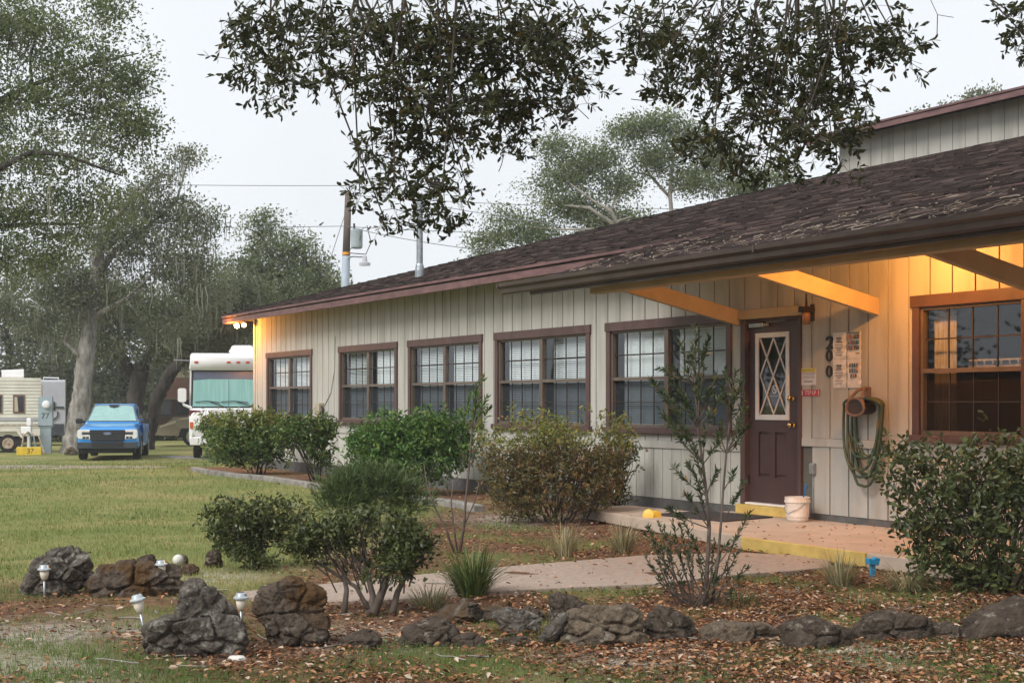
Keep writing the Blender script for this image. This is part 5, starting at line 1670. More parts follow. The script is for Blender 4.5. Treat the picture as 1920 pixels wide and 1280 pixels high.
rock('humped black stone left of the sapling stem', [(1207, 1200), (1214, 1160), (1238, 1129), (1265, 1134), (1302, 1160), (1314, 1197), (1260, 1203)], 'rockdark', 0.7)
rock('long tan and grey stone in front of the sapling', [(1316, 1204), (1325, 1166), (1360, 1154), (1420, 1159), (1462, 1174), (1467, 1205), (1390, 1208)], 'rocktan', 0.6)
rock('dark hollowed stone right of the tan stone', [(1468, 1210), (1474, 1155), (1510, 1147), (1542, 1155), (1592, 1170), (1594, 1214), (1530, 1218)], 'rockdark', 0.6)
rock('long dark stone on the slope before the dry grass', [(1588, 1202), (1628, 1150), (1690, 1137), (1740, 1150), (1744, 1194), (1660, 1205)], 'rockdark', 0.6)
rock('small dark stone wedged before the right hand bush', [(1722, 1200), (1738, 1166), (1785, 1155), (1806, 1196)], 'rockdark', 0.8)
rock('large dark stone at the right end of the row', [(1786, 1198), (1830, 1155), (1920, 1114), (2050, 1100), (2110, 1150), (2090, 1204), (1900, 1203)], 'rockdark', 0.5)
rock('pinkish stone pile at the foot of the pale trunk', [(118, 853), (124, 838), (134, 834), (144, 842), (146, 853)], 'rocktan', 0.9)
p = G(444, 1238)
pb_ = MB(); pb_.lathe([(0.006, -0.02), (0.04, -0.01), (0.05, 0.012), (0.035, 0.032), (0.006, 0.038)], 12)
o = pb_.build('pebble', 'whitestone', None, smooth=True); o.location = p; o.scale = (1.1, 0.8, 0.8)
tag(o, 'white pebble on the leaves in front of the largest rock', 'pebble')

# ------------------------------------------------------------------ solar path lights
M['frost'] = pm('frosted_plastic', (0.72, 0.66, 0.55), None, 9, 0.35)
M['capsteel'] = pm('path_light_cap', (0.55, 0.60, 0.62), (0.42, 0.46, 0.48), 9, 0.25, metal=0.5)
def path_light(label, px, py, top, tilt=(0, 0), hide=0):
    p = G(px, py)
    H = (py - top) * p.y / F
    t = thing('path_light', label, 'path light', p, 0, 'solar path lights')
    t.rotation_euler = (math.radians(tilt[0]), math.radians(tilt[1]), 0)
    hs = H - 0.108
    k = 0.64
    MB().tube([(0, 0, -0.06), (0, 0, hs + 0.01)], 0.008, 8).build('stake', 'steel', t, smooth=True)
    MB().lathe([(0.016 * k, hs), (0.033 * k, hs + 0.006), (0.046 * k, hs + 0.035), (0.05 * k, hs + 0.068)], 18).build('lens', 'frost', t, smooth=True)
    c = MB().lathe([(0.05 * k, hs + 0.068), (0.075 * k, hs + 0.072), (0.074 * k, hs + 0.079), (0.056 * k, hs + 0.086), (0.047 * k, hs + 0.103), (0.03 * k, hs + 0.108)], 20).build('cap', 'capsteel', t)
    MB().box(-.016, .016, -.016, .016, hs + 0.1075, hs + 0.110).build('solar_cell', 'cargrey', c)
    return t
path_light('path light standing before the leftmost grey boulder', 83, 1120, 1058)
path_light('path light standing before the right end of the long low boulder', 306, 1115, 1049, (0, -4))
path_light('path light tilted to the left beside the horned rock', 272, 1190, 1112, (0, -12))
path_light('path light half hidden in the gap between the two big rocks', 452, 1172, 1110)
p = G(334, 1066)
gl_ = thing('globe_light', 'round white globe lying by the small rust coloured rock', 'globe', p)
rr = 0.045
MB().lathe([(rr * math.sin(a) + 0.001, 0.075 - rr * math.cos(a)) for a in np.linspace(0.02, PI - 0.02, 12)], 18).build('globe', 'whitestone', gl_, smooth=True)
MB().tube([(0, 0, -.04), (0, 0, .03)], .012, 8).build('stake', 'steel', gl_)

# yellow disc ornament and blue stake
p = HW(12.35, 2.02, 0.0)
p = G(1222, 992)
yo = thing('garden_ornament', 'pair of yellow plastic discs on a stake at the porch edge', 'ornament', p, 0.2)
for (dx, dz, rz) in ((-0.035, 0.155, -0.5), (0.055, 0.14, 0.35)):
    c = Vector((dx, 0, dz)); d = Vector((math.sin(rz), -math.cos(rz), 0.25)).normalized()
    x = d.cross(Vector((0, 0, 1))).normalized(); y = x.cross(d)
    MB().loft([[c + d * w + (x * math.cos(2 * PI * k / 16) + y * math.sin(2 * PI * k / 16)) * r_ for k in range(16)] for w, r_ in ((-.01, .062), (.004, .068), (.016, .058), (.02, .02))]).build('disc', 'yplastic', yo)
MB().tube([(0, 0.01, -.05), (0, 0.01, .14)], .008, 6).build('stake', 'yplastic', yo)
p = G(1636, 1082)
bs = thing('garden_stake', 'bright blue plastic T shaped stake between the dry grass clumps', 'stake', p, 0.3)
MB().box(-.022, .022, -.012, .012, -.05, .11).build('stem', 'cyan', bs, .004)
b = MB(); b.prism([(-.045, .105), (.04, .095), (.055, .15), (.02, .16), (-.01, .145), (-.05, .155)], lambda u, v, w: (u, -.03 + w, v), .06)
b.build('head', 'cyan', bs, .006)

# ------------------------------------------------------------------ shrubs
def ell_pts(lumps, n, Y, depth=0.9, shell=2.2, up=0.0):
    "random points in screen-outlined ellipsoids set at distance Y"
    A = np.array([l[2] * l[3] for l in lumps], float)
    idx = RNG.choice(len(lumps), n, p=A / A.sum())
    d = rand_dir(n)
    r = RNG.random(n) ** (1 / shell)
    Lm = np.array(lumps, float)[idx]
    Yc = Y + (Lm[:, 4] if Lm.shape[1] > 4 else 0)
    t = Yc / F
    X = (Lm[:, 0] - 960) * t + d[:, 0] * r * Lm[:, 2] * t
    Yy = Yc + d[:, 1] * r * Lm[:, 2] * t * depth
    Z = EYE - (Lm[:, 1] - 755) * t + d[:, 2] * r * Lm[:, 3] * t
    return np.stack([X, Yy, Z], 1), d, r

def bush(label, lumps, base, Y, n, leaf, mat, cat='shrub', name='shrub', per=7, ratio=0.42, stems=7, stemr=0.014, topmat=None, stemmat='twig', tw=0.10, ntwig=60, depth=0.9, group=None, spread=0.75, up=0.35, six=False, gapcut=-1.6):
    b0 = Vector(((base[0] - 960) * Y / F, Y, 0))
    b0.z = float(ground_z(b0.x, b0.y))
    t = thing(name, label, cat, b0, 0, group)
    C, d, r = ell_pts(lumps, n, Y, depth)
    # uneven outline: push clusters in and out
    ph = np.sin(C[:, 0] * 9.1) * np.sin(C[:, 2] * 11.3 + 1) * np.sin(C[:, 1] * 8.7)
    out = np.where(RNG.random(n) < .12, RNG.random(n) * 2.2, 0) * (r > .75)
    C = C + d * ((ph * 0.06 + out * .06) * leaf / 0.05)[:, None]
    gq = 1.2 / max(leaf, .03)                                 # open gaps through the mass
    hole = np.sin(C[:, 0] * gq * .28 + 1.7 * np.sin(C[:, 2] * gq * .21)) + np.sin(C[:, 2] * gq * .31 + 2 + 1.5 * np.sin(C[:, 1] * gq * .23)) + np.sin(C[:, 1] * gq * .26 + base[0])
    keep0 = hole > gapcut
    keep = keep0 & (C[:, 2] > ground_z(C[:, 0], C[:, 1]) + 0.04)
    C, d, r = C[keep], d[keep], r[keep]
    T = nrm(d + RNG.normal(size=d.shape) * 0.5 + np.array([0, 0, up]))
    k = len(C)
    off = RNG.random((k, per)) * tw
    B = (C[:, None, :] + T[:, None, :] * off[:, :, None]).reshape(-1, 3)
    D = (T[:, None, :] * (1 - spread) + RNG.normal(size=(k, per, 3)) * spread).reshape(-1, 3)
    L = leaf * RNG.uniform(0.6, 1.25, len(B))
    rn = np.repeat(RNG.random(k) * 0.6, per) + RNG.random(len(B)) * 0.4
    loc = np.array(b0)
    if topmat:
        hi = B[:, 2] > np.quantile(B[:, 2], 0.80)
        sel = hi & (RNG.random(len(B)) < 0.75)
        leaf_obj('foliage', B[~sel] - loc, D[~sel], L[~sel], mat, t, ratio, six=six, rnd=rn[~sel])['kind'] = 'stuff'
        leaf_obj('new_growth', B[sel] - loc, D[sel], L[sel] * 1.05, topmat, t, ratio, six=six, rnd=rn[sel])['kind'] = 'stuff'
    else:
        leaf_obj('foliage', B - loc, D, L, mat, t, ratio, six=six, rnd=rn)['kind'] = 'stuff'
    pts = C[RNG.choice(k, stems + ntwig)] - loc
    for i in range(stems):
        p = Vector(pts[i])
        s0 = Vector((random.uniform(-.25, .25) * abs(p.x) + p.x * .15, random.uniform(-.1, .1), -.04))
        m1 = s0.lerp(p, .35) + Vector((random.uniform(-.06, .06), random.uniform(-.06, .06), .05))
        m2 = s0.lerp(p, .7) + Vector((random.uniform(-.06, .06), random.uniform(-.06, .06), .06))
        MB().tube([s0, m1, m2, p], [stemr, stemr * .8, stemr * .55, stemr * .25], 6).build('stem', stemmat, t, smooth=True)
    tb = MB()
    for i in range(stems, stems + ntwig):
        p = Vector(pts[i])
        s0 = p * random.uniform(.35, .7)
        s0.z = p.z * random.uniform(.3, .75)
        tb.tube([s0, s0.lerp(p, .5) + Vector((random.uniform(-.04, .04), random.uniform(-.04, .04), random.uniform(-.02, .05))), p], [stemr * .4, stemr * .3, stemr * .15], 4)
    if ntwig:
        tb.build('twigs', stemmat, t)['kind'] = 'stuff'
    return t

def Yq(px, q):
    a = px + 560.0
    Dp = DW - q
    return Dp * ND[1] + Dp / F * ((F * F + 1520.0 ** 2) / a - 1520) * DD[1]

HG = 'clipped shrubs along the house wall'
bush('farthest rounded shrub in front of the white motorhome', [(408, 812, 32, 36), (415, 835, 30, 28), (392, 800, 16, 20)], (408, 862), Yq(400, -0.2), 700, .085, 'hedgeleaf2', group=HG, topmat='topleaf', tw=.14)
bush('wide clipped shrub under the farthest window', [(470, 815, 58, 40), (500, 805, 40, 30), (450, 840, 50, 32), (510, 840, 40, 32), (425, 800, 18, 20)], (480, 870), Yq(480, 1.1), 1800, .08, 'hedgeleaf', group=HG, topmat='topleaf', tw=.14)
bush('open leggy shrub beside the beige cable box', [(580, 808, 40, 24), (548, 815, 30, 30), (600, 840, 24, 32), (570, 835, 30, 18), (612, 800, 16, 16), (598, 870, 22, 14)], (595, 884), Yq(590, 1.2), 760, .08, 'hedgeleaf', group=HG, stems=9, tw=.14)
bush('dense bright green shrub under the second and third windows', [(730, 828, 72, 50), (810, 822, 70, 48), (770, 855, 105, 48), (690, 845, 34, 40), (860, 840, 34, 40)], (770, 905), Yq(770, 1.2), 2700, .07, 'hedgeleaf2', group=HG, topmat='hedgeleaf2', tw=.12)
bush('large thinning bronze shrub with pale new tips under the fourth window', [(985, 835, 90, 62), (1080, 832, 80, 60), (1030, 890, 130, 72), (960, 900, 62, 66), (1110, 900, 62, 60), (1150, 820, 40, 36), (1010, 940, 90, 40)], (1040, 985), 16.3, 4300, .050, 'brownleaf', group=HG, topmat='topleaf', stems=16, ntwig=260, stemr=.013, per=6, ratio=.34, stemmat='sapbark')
bush('thin dark twiggy shrub against the pale lower siding', [(1145, 880, 34, 60), (1165, 850, 26, 30), (1150, 930, 34, 26), (1185, 845, 14, 12)], (1150, 952), 17.4, 420, .050, 'darkleaf', group=HG, stems=9, ntwig=50)
bush('tall glossy dark bush at the right edge before the porch', [(1745, 885, 95, 58), (1860, 880, 110, 66), (1790, 950, 95, 62), (1880, 970, 110, 84), (1830, 1040, 110, 56), (1960, 930, 120, 110), (2060, 960, 120, 130), (1690, 865, 42, 34), (1720, 985, 50, 34), (1930, 1065, 90, 50), (1800, 1080, 80, 30), (1870, 1090, 90, 24), (1740, 1040, 46, 40)], (1880, 1112), 10.3, 2200, .056, 'darkleaf', topmat=None, ratio=.40, stems=16, ntwig=160, stemr=.012, per=6, six=True, tw=.11, gapcut=-.75)
bush('dark open shrub nearer the lawn, behind the rust topped boulder', [(440, 968, 58, 32), (520, 965, 56, 28), (470, 1005, 70, 34), (430, 1000, 34, 26), (530, 1000, 38, 26), (490, 1040, 60, 22)], (480, 1066), 11.65, 1050, .042, 'darkleaf', stems=7, stemr=.014, ntwig=60, per=6, six=True, tw=.07, gapcut=-.85)
s2 = bush('dark shrub with several bare stems in front of the path', [(615, 1010, 58, 34), (690, 998, 80, 34), (762, 1018, 46, 40), (650, 1050, 80, 34), (735, 1050, 62, 34), (590, 1040, 40, 30), (570, 1015, 30, 22), (790, 1030, 24, 30)], (695, 1156), 9.05, 1750, .040, 'darkleaf', stems=0, ntwig=45, stemr=.014, per=6, six=True, tw=.07, gapcut=-1.1)
for pts, r0 in (([(645, 1150), (650, 1105), (640, 1060)], .022), ([(690, 1155), (700, 1120), (690, 1080), (660, 1040)], .026), ([(700, 1150), (720, 1100), (725, 1050), (720, 1010)], .03), ([(735, 1152), (745, 1110), (765, 1070), (785, 1030)], .024), ([(690, 1140), (668, 1100), (620, 1070), (590, 1050)], .016), ([(760, 1085), (790, 1050), (800, 1020)], .012)):
    MB().tube([at(x, y, 9.05 + .04 * k) - s2.location for k, (x, y) in enumerate(pts)], np.linspace(r0, r0 * .45, len(pts)).tolist(), 8).build('stem', 'sapbark', s2, smooth=True)
sh_ = bush('scatter of young leaves on the top of the stemmed shrub', [(735, 968, 40, 8)], (735, 975), 9.05, 40, .04, 'topleaf', stems=0, ntwig=0, per=5) if False else None

# feathery juniper
jn = thing('juniper', 'feathery soft green juniper bush between lawn and bed', 'juniper', G(690, 982), 0)
C, d, r = ell_pts([(650, 938, 46, 32), (715, 932, 44, 34), (682, 912, 30, 20), (762, 950, 34, 24), (625, 955, 26, 18), (740, 925, 22, 18)], 1050, 15.6, .9, 1.6)
per = 12
T = nrm(d * 0.8 + np.array([0, 0, 0.9]) + RNG.normal(size=d.shape) * .35)
B = (C[:, None, :] + T[:, None, :] * (RNG.random((len(C), per)) * .24)[:, :, None]).reshape(-1, 3)
D = (T[:, None, :] + RNG.normal(size=(len(C), per, 3)) * .38).reshape(-1, 3)
leaf_obj('foliage', B - np.array(jn.location), D, RNG.uniform(.05, .12, len(B)), 'juniper', jn, .10, rnd=np.repeat(RNG.random(len(C)) * .7, per) + RNG.random(len(B)) * .3)['kind'] = 'stuff'
for i in range(6):
    MB().tube([(0, 0, -.03), (random.uniform(-.2, .2), random.uniform(-.1, .1), .15), (random.uniform(-.4, .4), random.uniform(-.2, .2), .35)], [.02, .014, .006], 6).build('stem', 'twig', jn)

# grass clumps made of arching blades
def blades(name, p, n, L, rad, w, mat, parent, lean=(.25, .9), droop=.6, wid=1.0):
    a = RNG.uniform(0, 2 * PI, n)
    rr_ = rad * np.sqrt(RNG.random(n))
    b0 = np.stack([rr_ * np.cos(a + .3), rr_ * np.sin(a + .3), np.zeros(n) - .02], 1)
    ln = L * RNG.uniform(.55, 1.1, n)
    le = RNG.uniform(lean[0], lean[1], n)
    h = np.stack([np.cos(a), np.sin(a), 0 * a], 1)
    sd = np.stack([-np.sin(a), np.cos(a), 0 * a], 1)
    rows = []
    for t in np.linspace(0, 1, 5):
        c = b0 + h * (le * ln * t ** 1.5)[:, None] + np.array([0, 0, 1.0]) * (ln * (t * np.sqrt(np.maximum(1 - le ** 2 * .4, .2)) - droop * le * t ** 2.4 * .7))[:, None]
        ww = w * (1 - t ** 2) * .5 + .0006
        rows += [c - sd * ww, c + sd * ww]
    V = np.stack(rows, 1).reshape(-1, 3)
    b_ = (np.arange(n) * 10)[:, None]
    q_ = np.array([[2 * k, 2 * k + 1, 2 * k + 3, 2 * k + 2] for k in range(4)]).reshape(1, -1)
    Fi = (b_ + q_).ravel()
    o = rawmesh(name, V, Fi, 4, np.repeat(RNG.random(n), 10), mat, parent)
    o['kind'] = 'stuff'
    return o
def clump(label, px, py, n, L, rad, w, mat, lean=(.25, .9), droop=.6, name='grass_clump', cat='grass clump', group='clump grasses in the bed'):
    t = thing(name, label, cat, G(px, py), 0, group)
    blades('blades', None, n, L, rad, w, mat, t, lean, droop)
    return t
clump('bright green arching grass clump above the flat dark stone', 885, 1118, 320, .46, .10, .010, 'clump', (.15, .95), .5)
clump('pale green grass tuft left of the bright green clump', 805, 1140, 170, .26, .10, .006, 'paleclump', (.2, .95), .7)
clump('dry straw grass clump below the bronze shrub', 1058, 1040, 130, .36, .09, .008, 'paleclump', (.1, .8), .5)
clump('dry straw grass clump left of the yellow discs', 1168, 1036, 150, .36, .09, .008, 'paleclump', (.1, .85), .5)
clump('dry straw grass clump left of the blue stake', 1575, 1098, 190, .32, .09, .007, 'paleclump', (.1, .9), .5)
clump('drooping pale grass clump right of the blue stake', 1700, 1108, 260, .36, .10, .006, 'paleclump', (.4, 1.0), .9)
clump('soft green grass tuft by the kerb under the third window', 652, 897, 150, .42, .2, .012, 'clump', (.2, .9), .6)
clump('small green grass tuft at the path edge by the split stone', 1210, 1118, 120, .10, .12, .005, 'clump', (.2, .9), .4)
clump('low grass tuft at the foot of the sapling', 1380, 1130, 130, .13, .2, .005, 'clump', (.2, .9), .4)
clump('low grass tuft between the right hand stones', 1615, 1140, 130, .12, .22, .005, 'clump', (.2, .9), .4)

# ------------------------------------------------------------------ saplings
def brush(paths, Y, leaf, per_m, mat, parent, loc, ratio=.2, ang=.9, start=.35):
    Bs, Ds = [], []
    for pts, dy in paths:
        P = [at(x, y, Y + dy * k / max(1, len(pts) - 1)) for k, (x, y) in enumerate(pts)]
        seg = [(P[k + 1] - P[k]) for k in range(len(P) - 1)]
        tot = sum(s_.length for s_ in seg)
        n = max(6, int(tot * (1 - start) * per_m))
        for i in range(n):
            u = start + (1 - start) * random.random()
            dd = u * tot
            for k, s_ in enumerate(seg):
                if dd <= s_.length or k == len(seg) - 1:
                    p = P[k] + s_.normalized() * min(dd, s_.length)
                    Bs.append(p - loc)
                    rv_ = Vector((random.gauss(0, 1), random.gauss(0, 1), random.gauss(0, 1)))
                    Ds.append(s_.normalized() * .8 + rv_ * ang * .6)
                    break
                dd -= s_.length
    Bs, Ds = np.array(Bs), np.array(Ds)
    o = leaf_obj('foliage', Bs, Ds, leaf * RNG.uniform(.6, 1.2, len(Bs)), mat, parent, ratio)
    o['kind'] = 'stuff'
    return o
SY = 9.42
sp = thing('sapling', 'tall slender dark leaved sapling standing before the window by the door', 'sapling', G(1325, 1140))
stem1 = [(1322, 1142), (1326, 1060), (1330, 990), (1325, 930), (1318, 870), (1308, 800), (1303, 720), (1304, 650), (1306, 612)]
stem2 = [(1334, 1140), (1345, 1060), (1352, 980), (1356, 920), (1362, 850), (1368, 790), (1375, 735), (1378, 700)]
for st_, r0 in ((stem1, .016), (stem2, .011)):
    MB().tube([at(x, y, SY) - sp.location for x, y in st_], np.linspace(r0, .003, len(st_)).tolist(), 7).build('stem', 'sapbark', sp, smooth=True)
tips = [(1275, 640), (1330, 632), (1296, 655), (1326, 655), (1238, 690), (1258, 712), (1285, 690), (1345, 700), (1222, 712), (1250, 745), (1282, 742), (1330, 735), (1270, 775), (1240, 772), (1338, 775), (1320, 800), (1285, 805), (1262, 690), (1350, 745), (1258, 790), (1262, 875), (1290, 865), (1345, 880), (1286, 925), (1310, 905), (1275, 965), (1255, 955), (1345, 830), (1300, 840), (1320, 690), (1245, 735), (1276, 725), (1300, 770)]
tips2 = [(1395, 742), (1402, 795), (1390, 710), (1385, 820), (1378, 885), (1405, 962), (1395, 900), (1355, 720), (1398, 765), (1350, 790), (1345, 815), (1360, 690), (1388, 780)]
tipl, tw_ = [], MB()
for tl_, st_ in ((tips, stem1), (tips2, stem2)):
    for (x, y) in tl_:
        c = min(st_, key=lambda s_: abs(s_[1] - (y + 55 + random.uniform(-10, 20))))
        dy = random.uniform(-.18, .18)
        pth = [c, ((c[0] + x) / 2 + random.uniform(-5, 5), (c[1] + y) / 2 + 6), (x, y)]
        tipl.append((pth, dy))
        tw_.tube([at(px, py, SY + dy * k / 2) - sp.location for k, (px, py) in enumerate(pth)], [.005, .004, .002], 5)
tw_.build('branches', 'sapbark', sp)
brush(tipl + [(stem1[4:], 0.0), (stem2[4:], 0.0)], SY, .052, 340, 'podo', sp, sp.location, .22, .8, .42)
# leggy low shrub round its foot
lowp, lt_ = [], MB()
ls = thing('leggy_shrub', 'sparse leggy shrub with bare grey twigs at the foot of the sapling', 'shrub', G(1310, 1142))
for (x, y) in [(1215, 985), (1235, 975), (1255, 1000), (1275, 985), (1290, 1000), (1240, 1020), (1225, 1010), (1210, 1000), (1265, 1015), (1300, 1010), (1340, 1010), (1365, 1015), (1385, 1030), (1395, 1060), (1408, 1062), (1250, 1070), (1232, 1085), (1290, 1040), (1330, 1030), (1370, 1060), (1350, 1045), (1210, 1045), (1222, 1060), (1390, 1095), (1345, 1085), (1268, 1060), (1310, 1055), (1380, 1005), (1245, 990), (1262, 978)]:
    c = (1310 + (x - 1310) * .25 + random.uniform(-25, 25), 1135 + random.uniform(-8, 10))
    dy = random.uniform(-.25, .25)
    pth = [c, ((c[0] + x) / 2 + random.uniform(-12, 6), (c[1] + y) / 2 + random.uniform(-6, 14)), (x, y)]
    lowp.append((pth, dy))
    lt_.tube([at(px, py, SY + dy * k / 2) - ls.location for k, (px, py) in enumerate(pth)], [.006, .0045, .002], 5)
lt_.build('twigs', 'sapbark', ls)
brush(lowp, SY, .042, 210, 'podo', ls, ls.location, .26, .9, .5)

SY2 = 12.9
s3 = thing('sapling', 'thin bare stemmed sapling with a leafy tip before the third window', 'sapling', G(858, 1036))
stA = [(862, 1036), (870, 985), (873, 940), (880, 870), (885, 800), (893, 745), (905, 708)]
stB = [(852, 1036), (835, 990), (815, 950), (800, 905), (795, 870)]
stC = [(858, 1036), (850, 985), (846, 940), (850, 900)]
stD = [(870, 985), (890, 940), (898, 905)]
for st_, r0 in ((stA, .014), (stB, .011), (stC, .009), (stD, .006)):
    MB().tube([at(x, y, SY2) - s3.location for x, y in st_], np.linspace(r0, .004, len(st_)).tolist(), 6).build('stem', 'sapbark', s3, smooth=True)
pths = [([(885, 800), (893, 745), (906, 706)], 0), ([(884, 812), (876, 775), (882, 740)], .1), ([(886, 800), (902, 770), (912, 745)], -.1), ([(884, 810), (868, 790), (862, 770)], .1), ([(886, 810), (905, 790), (918, 765)], -.1), ([(885, 790), (895, 760), (892, 720)], .05)]
brush(pths, SY2, .07, 230, 'hedgeleaf2', s3, s3.location, .2, .7, .1)
pths = [([(800, 905), (790, 880), (775, 860)], .1), ([(800, 905), (815, 870), (822, 850)], .1), ([(815, 950), (795, 930), (780, 915)], -.1), ([(846, 940), (836, 905), (840, 880)], .1), ([(850, 900), (862, 880), (868, 860)], .1), ([(880, 870), (865, 845), (860, 820)], .1), ([(880, 870), (900, 845), (908, 825)], .1), ([(898, 905), (905, 880), (912, 860)], .0)]
brush(pths, SY2, .06, 150, 'podo', s3, s3.location, .2, .8, .2)

# ------------------------------------------------------------------ trees
def tree(label, base, trunk, lumps, Y, nclus, per, leaf, lmat, bmat, moss=0, name='oak_tree', limbw=.10, sig=.30, forks=(), depth=.8, group='oaks beyond the house and lawn', subs=5, ratio=.5):
    "trunk: list of (px, py, radius m); lumps: crown ellipses (px, py, rx, ry[, dy])"
    b0 = ground_at(base, Y)
    t = thing(name, label, 'tree', b0, 0, group)
    P = [(at(x, y, Y) - b0, r) for x, y, r in trunk]
    P[0] = (Vector((P[0][0].x, P[0][0].y, -.2)), P[0][1])
    tk = MB()
    # smooth wobbly trunk
    pts, rad = [], []
    for k in range(len(P) - 1):
        for j in range(8):
            u = j / 8
            pts.append(P[k][0].lerp(P[k + 1][0], u) + Vector((random.gauss(0, .015), random.gauss(0, .015), 0)) * (0 if k == 0 and j == 0 else 1))
            rad.append((P[k][1] * (1 - u) + P[k + 1][1] * u) * random.uniform(.97, 1.03))
    pts.append(P[-1][0]); rad.append(P[-1][1])
    tk.tube(pts, rad, 18)
    tk.v = [tuple(Vector(v) + Vector((mnoise.noise(Vector(v) * 3.1), mnoise.noise(Vector(v) * 3.1 + Vector((7, 0, 0))), 0)) * .07 + Vector((mnoise.noise(Vector((v[0] * 9, v[1] * 9, v[2] * 2.5))), mnoise.noise(Vector((v[0] * 9 + 5, v[1] * 9, v[2] * 2.5))), 0)) * .05) for v in tk.v]
    tk.build('trunk', bmat, t, smooth=True)
    lb_ = MB()
    nodes = [(p, r) for p, r in zip(pts, rad)][len(pts) // 3:]
    for f in forks:
        fp = [(at(x, y, Y + dy) - b0, r) for x, y, r, dy in f]
        lb_.tube([p for p, r in fp], [r for p, r in fp], 8)
        nodes += fp[1:]
    cl = []
    n_nodes = list(nodes)
    tot = sum(l[2] * l[3] for l in lumps)
    for l in lumps:
        dy = l[4] if len(l) > 4 else 0
        c = at(l[0], l[1], Y + dy) - b0
        sc = (Y + dy) / F
        nd, nr = min(n_nodes, key=lambda q_: (q_[0] - c).length + max(0, q_[0].z - c.z) * 1.2)
        mid1 = nd.lerp(c, .35) + Vector((random.gauss(0, .25), random.gauss(0, .25), .15 * (c - nd).length * random.random()))
        mid2 = nd.lerp(c, .7) + Vector((random.gauss(0, .3), random.gauss(0, .3), .1 * (c - nd).length))
        r0 = min(nr * .7, limbw)
        lb_.tube([nd, mid1, mid2, c], [r0, r0 * .8, r0 * .6, r0 * .4], 7)
        n_nodes += [(mid2, r0 * .6), (c, r0 * .4)]
        k = max(6, int(nclus * l[2] * l[3] / tot))
        d = rand_dir(k)
        r = RNG.random(k) ** (1 / 2.0)
        pc = np.array(c) + np.stack([d[:, 0] * r * l[2] * sc, d[:, 1] * r * l[2] * sc * depth, d[:, 2] * r * l[3] * sc], 1)
        cl.append(pc)
        for i in range(min(k, subs)):
            p = Vector(pc[i])
            s0 = mid2 if i % 2 else c
            m = s0.lerp(p, .5) + Vector((random.gauss(0, .2), random.gauss(0, .2), random.gauss(.1, .15)))
            lb_.tube([s0, m, p], [r0 * .38, r0 * .28, r0 * .12], 5)
    lb_.build('limbs', bmat if bmat != 'bark' else 'palebark', t, smooth=True)
    C = np.concatenate(cl)
    fq = 62.0 / Y                                             # sky gaps between the leaf masses
    hole = np.sin(C[:, 0] * fq * 1.1 + 1.6 * np.sin(C[:, 2] * fq)) + np.sin(C[:, 2] * fq * 1.3 + 1.4 * np.sin(C[:, 1] * fq) + base)
    C = C[hole > -1.4]
    k = len(C)
    O = RNG.normal(size=(k, per, 3)) * np.array([sig, sig, sig * .55])
    B = (C[:, None, :] + O).reshape(-1, 3)
    D = RNG.normal(size=(k * per, 3)) + np.array([0, 0, .1])
    rn = np.clip(np.repeat(RNG.random(k) * .72, per) + RNG.random(k * per) * .28, 0, 1)
    leaf_obj('crown', B, D, leaf * RNG.uniform(.6, 1.3, len(B)), lmat, t, ratio, rnd=rn)['kind'] = 'stuff'
    if moss:
        # hanging strands: narrow tapering ribbons under the crown
        idx = RNG.choice(k, moss)
        S = C[idx] + RNG.normal(size=(moss, 3)) * .2
        m_ = 4
        Sx = (S[:, None, :] + RNG.normal(size=(moss, m_, 3)) * np.array([.12, .12, .05])).reshape(-1, 3)
        n = len(Sx)
        ln = RNG.uniform(.35, 1.3, n)
        a = RNG.uniform(0, PI, n)
        sd = np.stack([np.cos(a), np.sin(a), 0 * a], 1)
        rows = []
        for tt in (0, .4, .75, 1):
            c_ = Sx - np.array([0, 0, 1.]) * (ln * tt)[:, None] + RNG.normal(size=(n, 3)) * .03
            w_ = (.016 * (1 - tt) + .005)
            rows += [c_ - sd * w_, c_ + sd * w_]
        V = np.stack(rows, 1).reshape(-1, 3)
        b_ = (np.arange(n) * 8)[:, None]
        Fi = (b_ + np.array([[2 * q_, 2 * q_ + 1, 2 * q_ + 3, 2 * q_ + 2] for q_ in range(3)]).reshape(1, -1)).ravel()
        rawmesh('hanging_moss', V, Fi, 4, np.repeat(RNG.random(n), 8), 'moss', t)['kind'] = 'stuff'
    return t

# near left oak, crown reaching into the frame from the left
tree('large oak whose crown fills the upper left corner', -240, [(-240, 900, .5), (-225, 700, .42), (-180, 500, .36), (-120, 330, .3), (-60, 220, .22)],
     [(60, 40, 150, 80), (190, 110, 110, 75), (70, 190, 150, 80), (215, 215, 85, 70), (120, 300, 150, 75), (255, 250, 60, 45), (30, 400, 130, 65), (170, 390, 110, 50), (10, 490, 100, 55), (110, 470, 70, 45), (-80, 300, 100, 160), (-60, 60, 120, 120), (250, 150, 45, 40), (200, 20, 60, 40), (-150, 150, 120, 140)],
     35.0, 2500, 26, .10, 'treeleaf', 'darkbark', moss=50, sig=.19, limbw=.06,
     forks=[[(-120, 330, .16, 0), (0, 315, .08, -1), (60, 285, .06, -1), (120, 290, .045, -1), (230, 330, .02, -.5)], [(-60, 220, .14, 0), (60, 160, .06, 1), (170, 120, .035, 1), (260, 100, .015, 1)], [(-180, 500, .16, 0), (-60, 430, .08, 1), (60, 420, .05, 1), (160, 420, .02, 1)]])
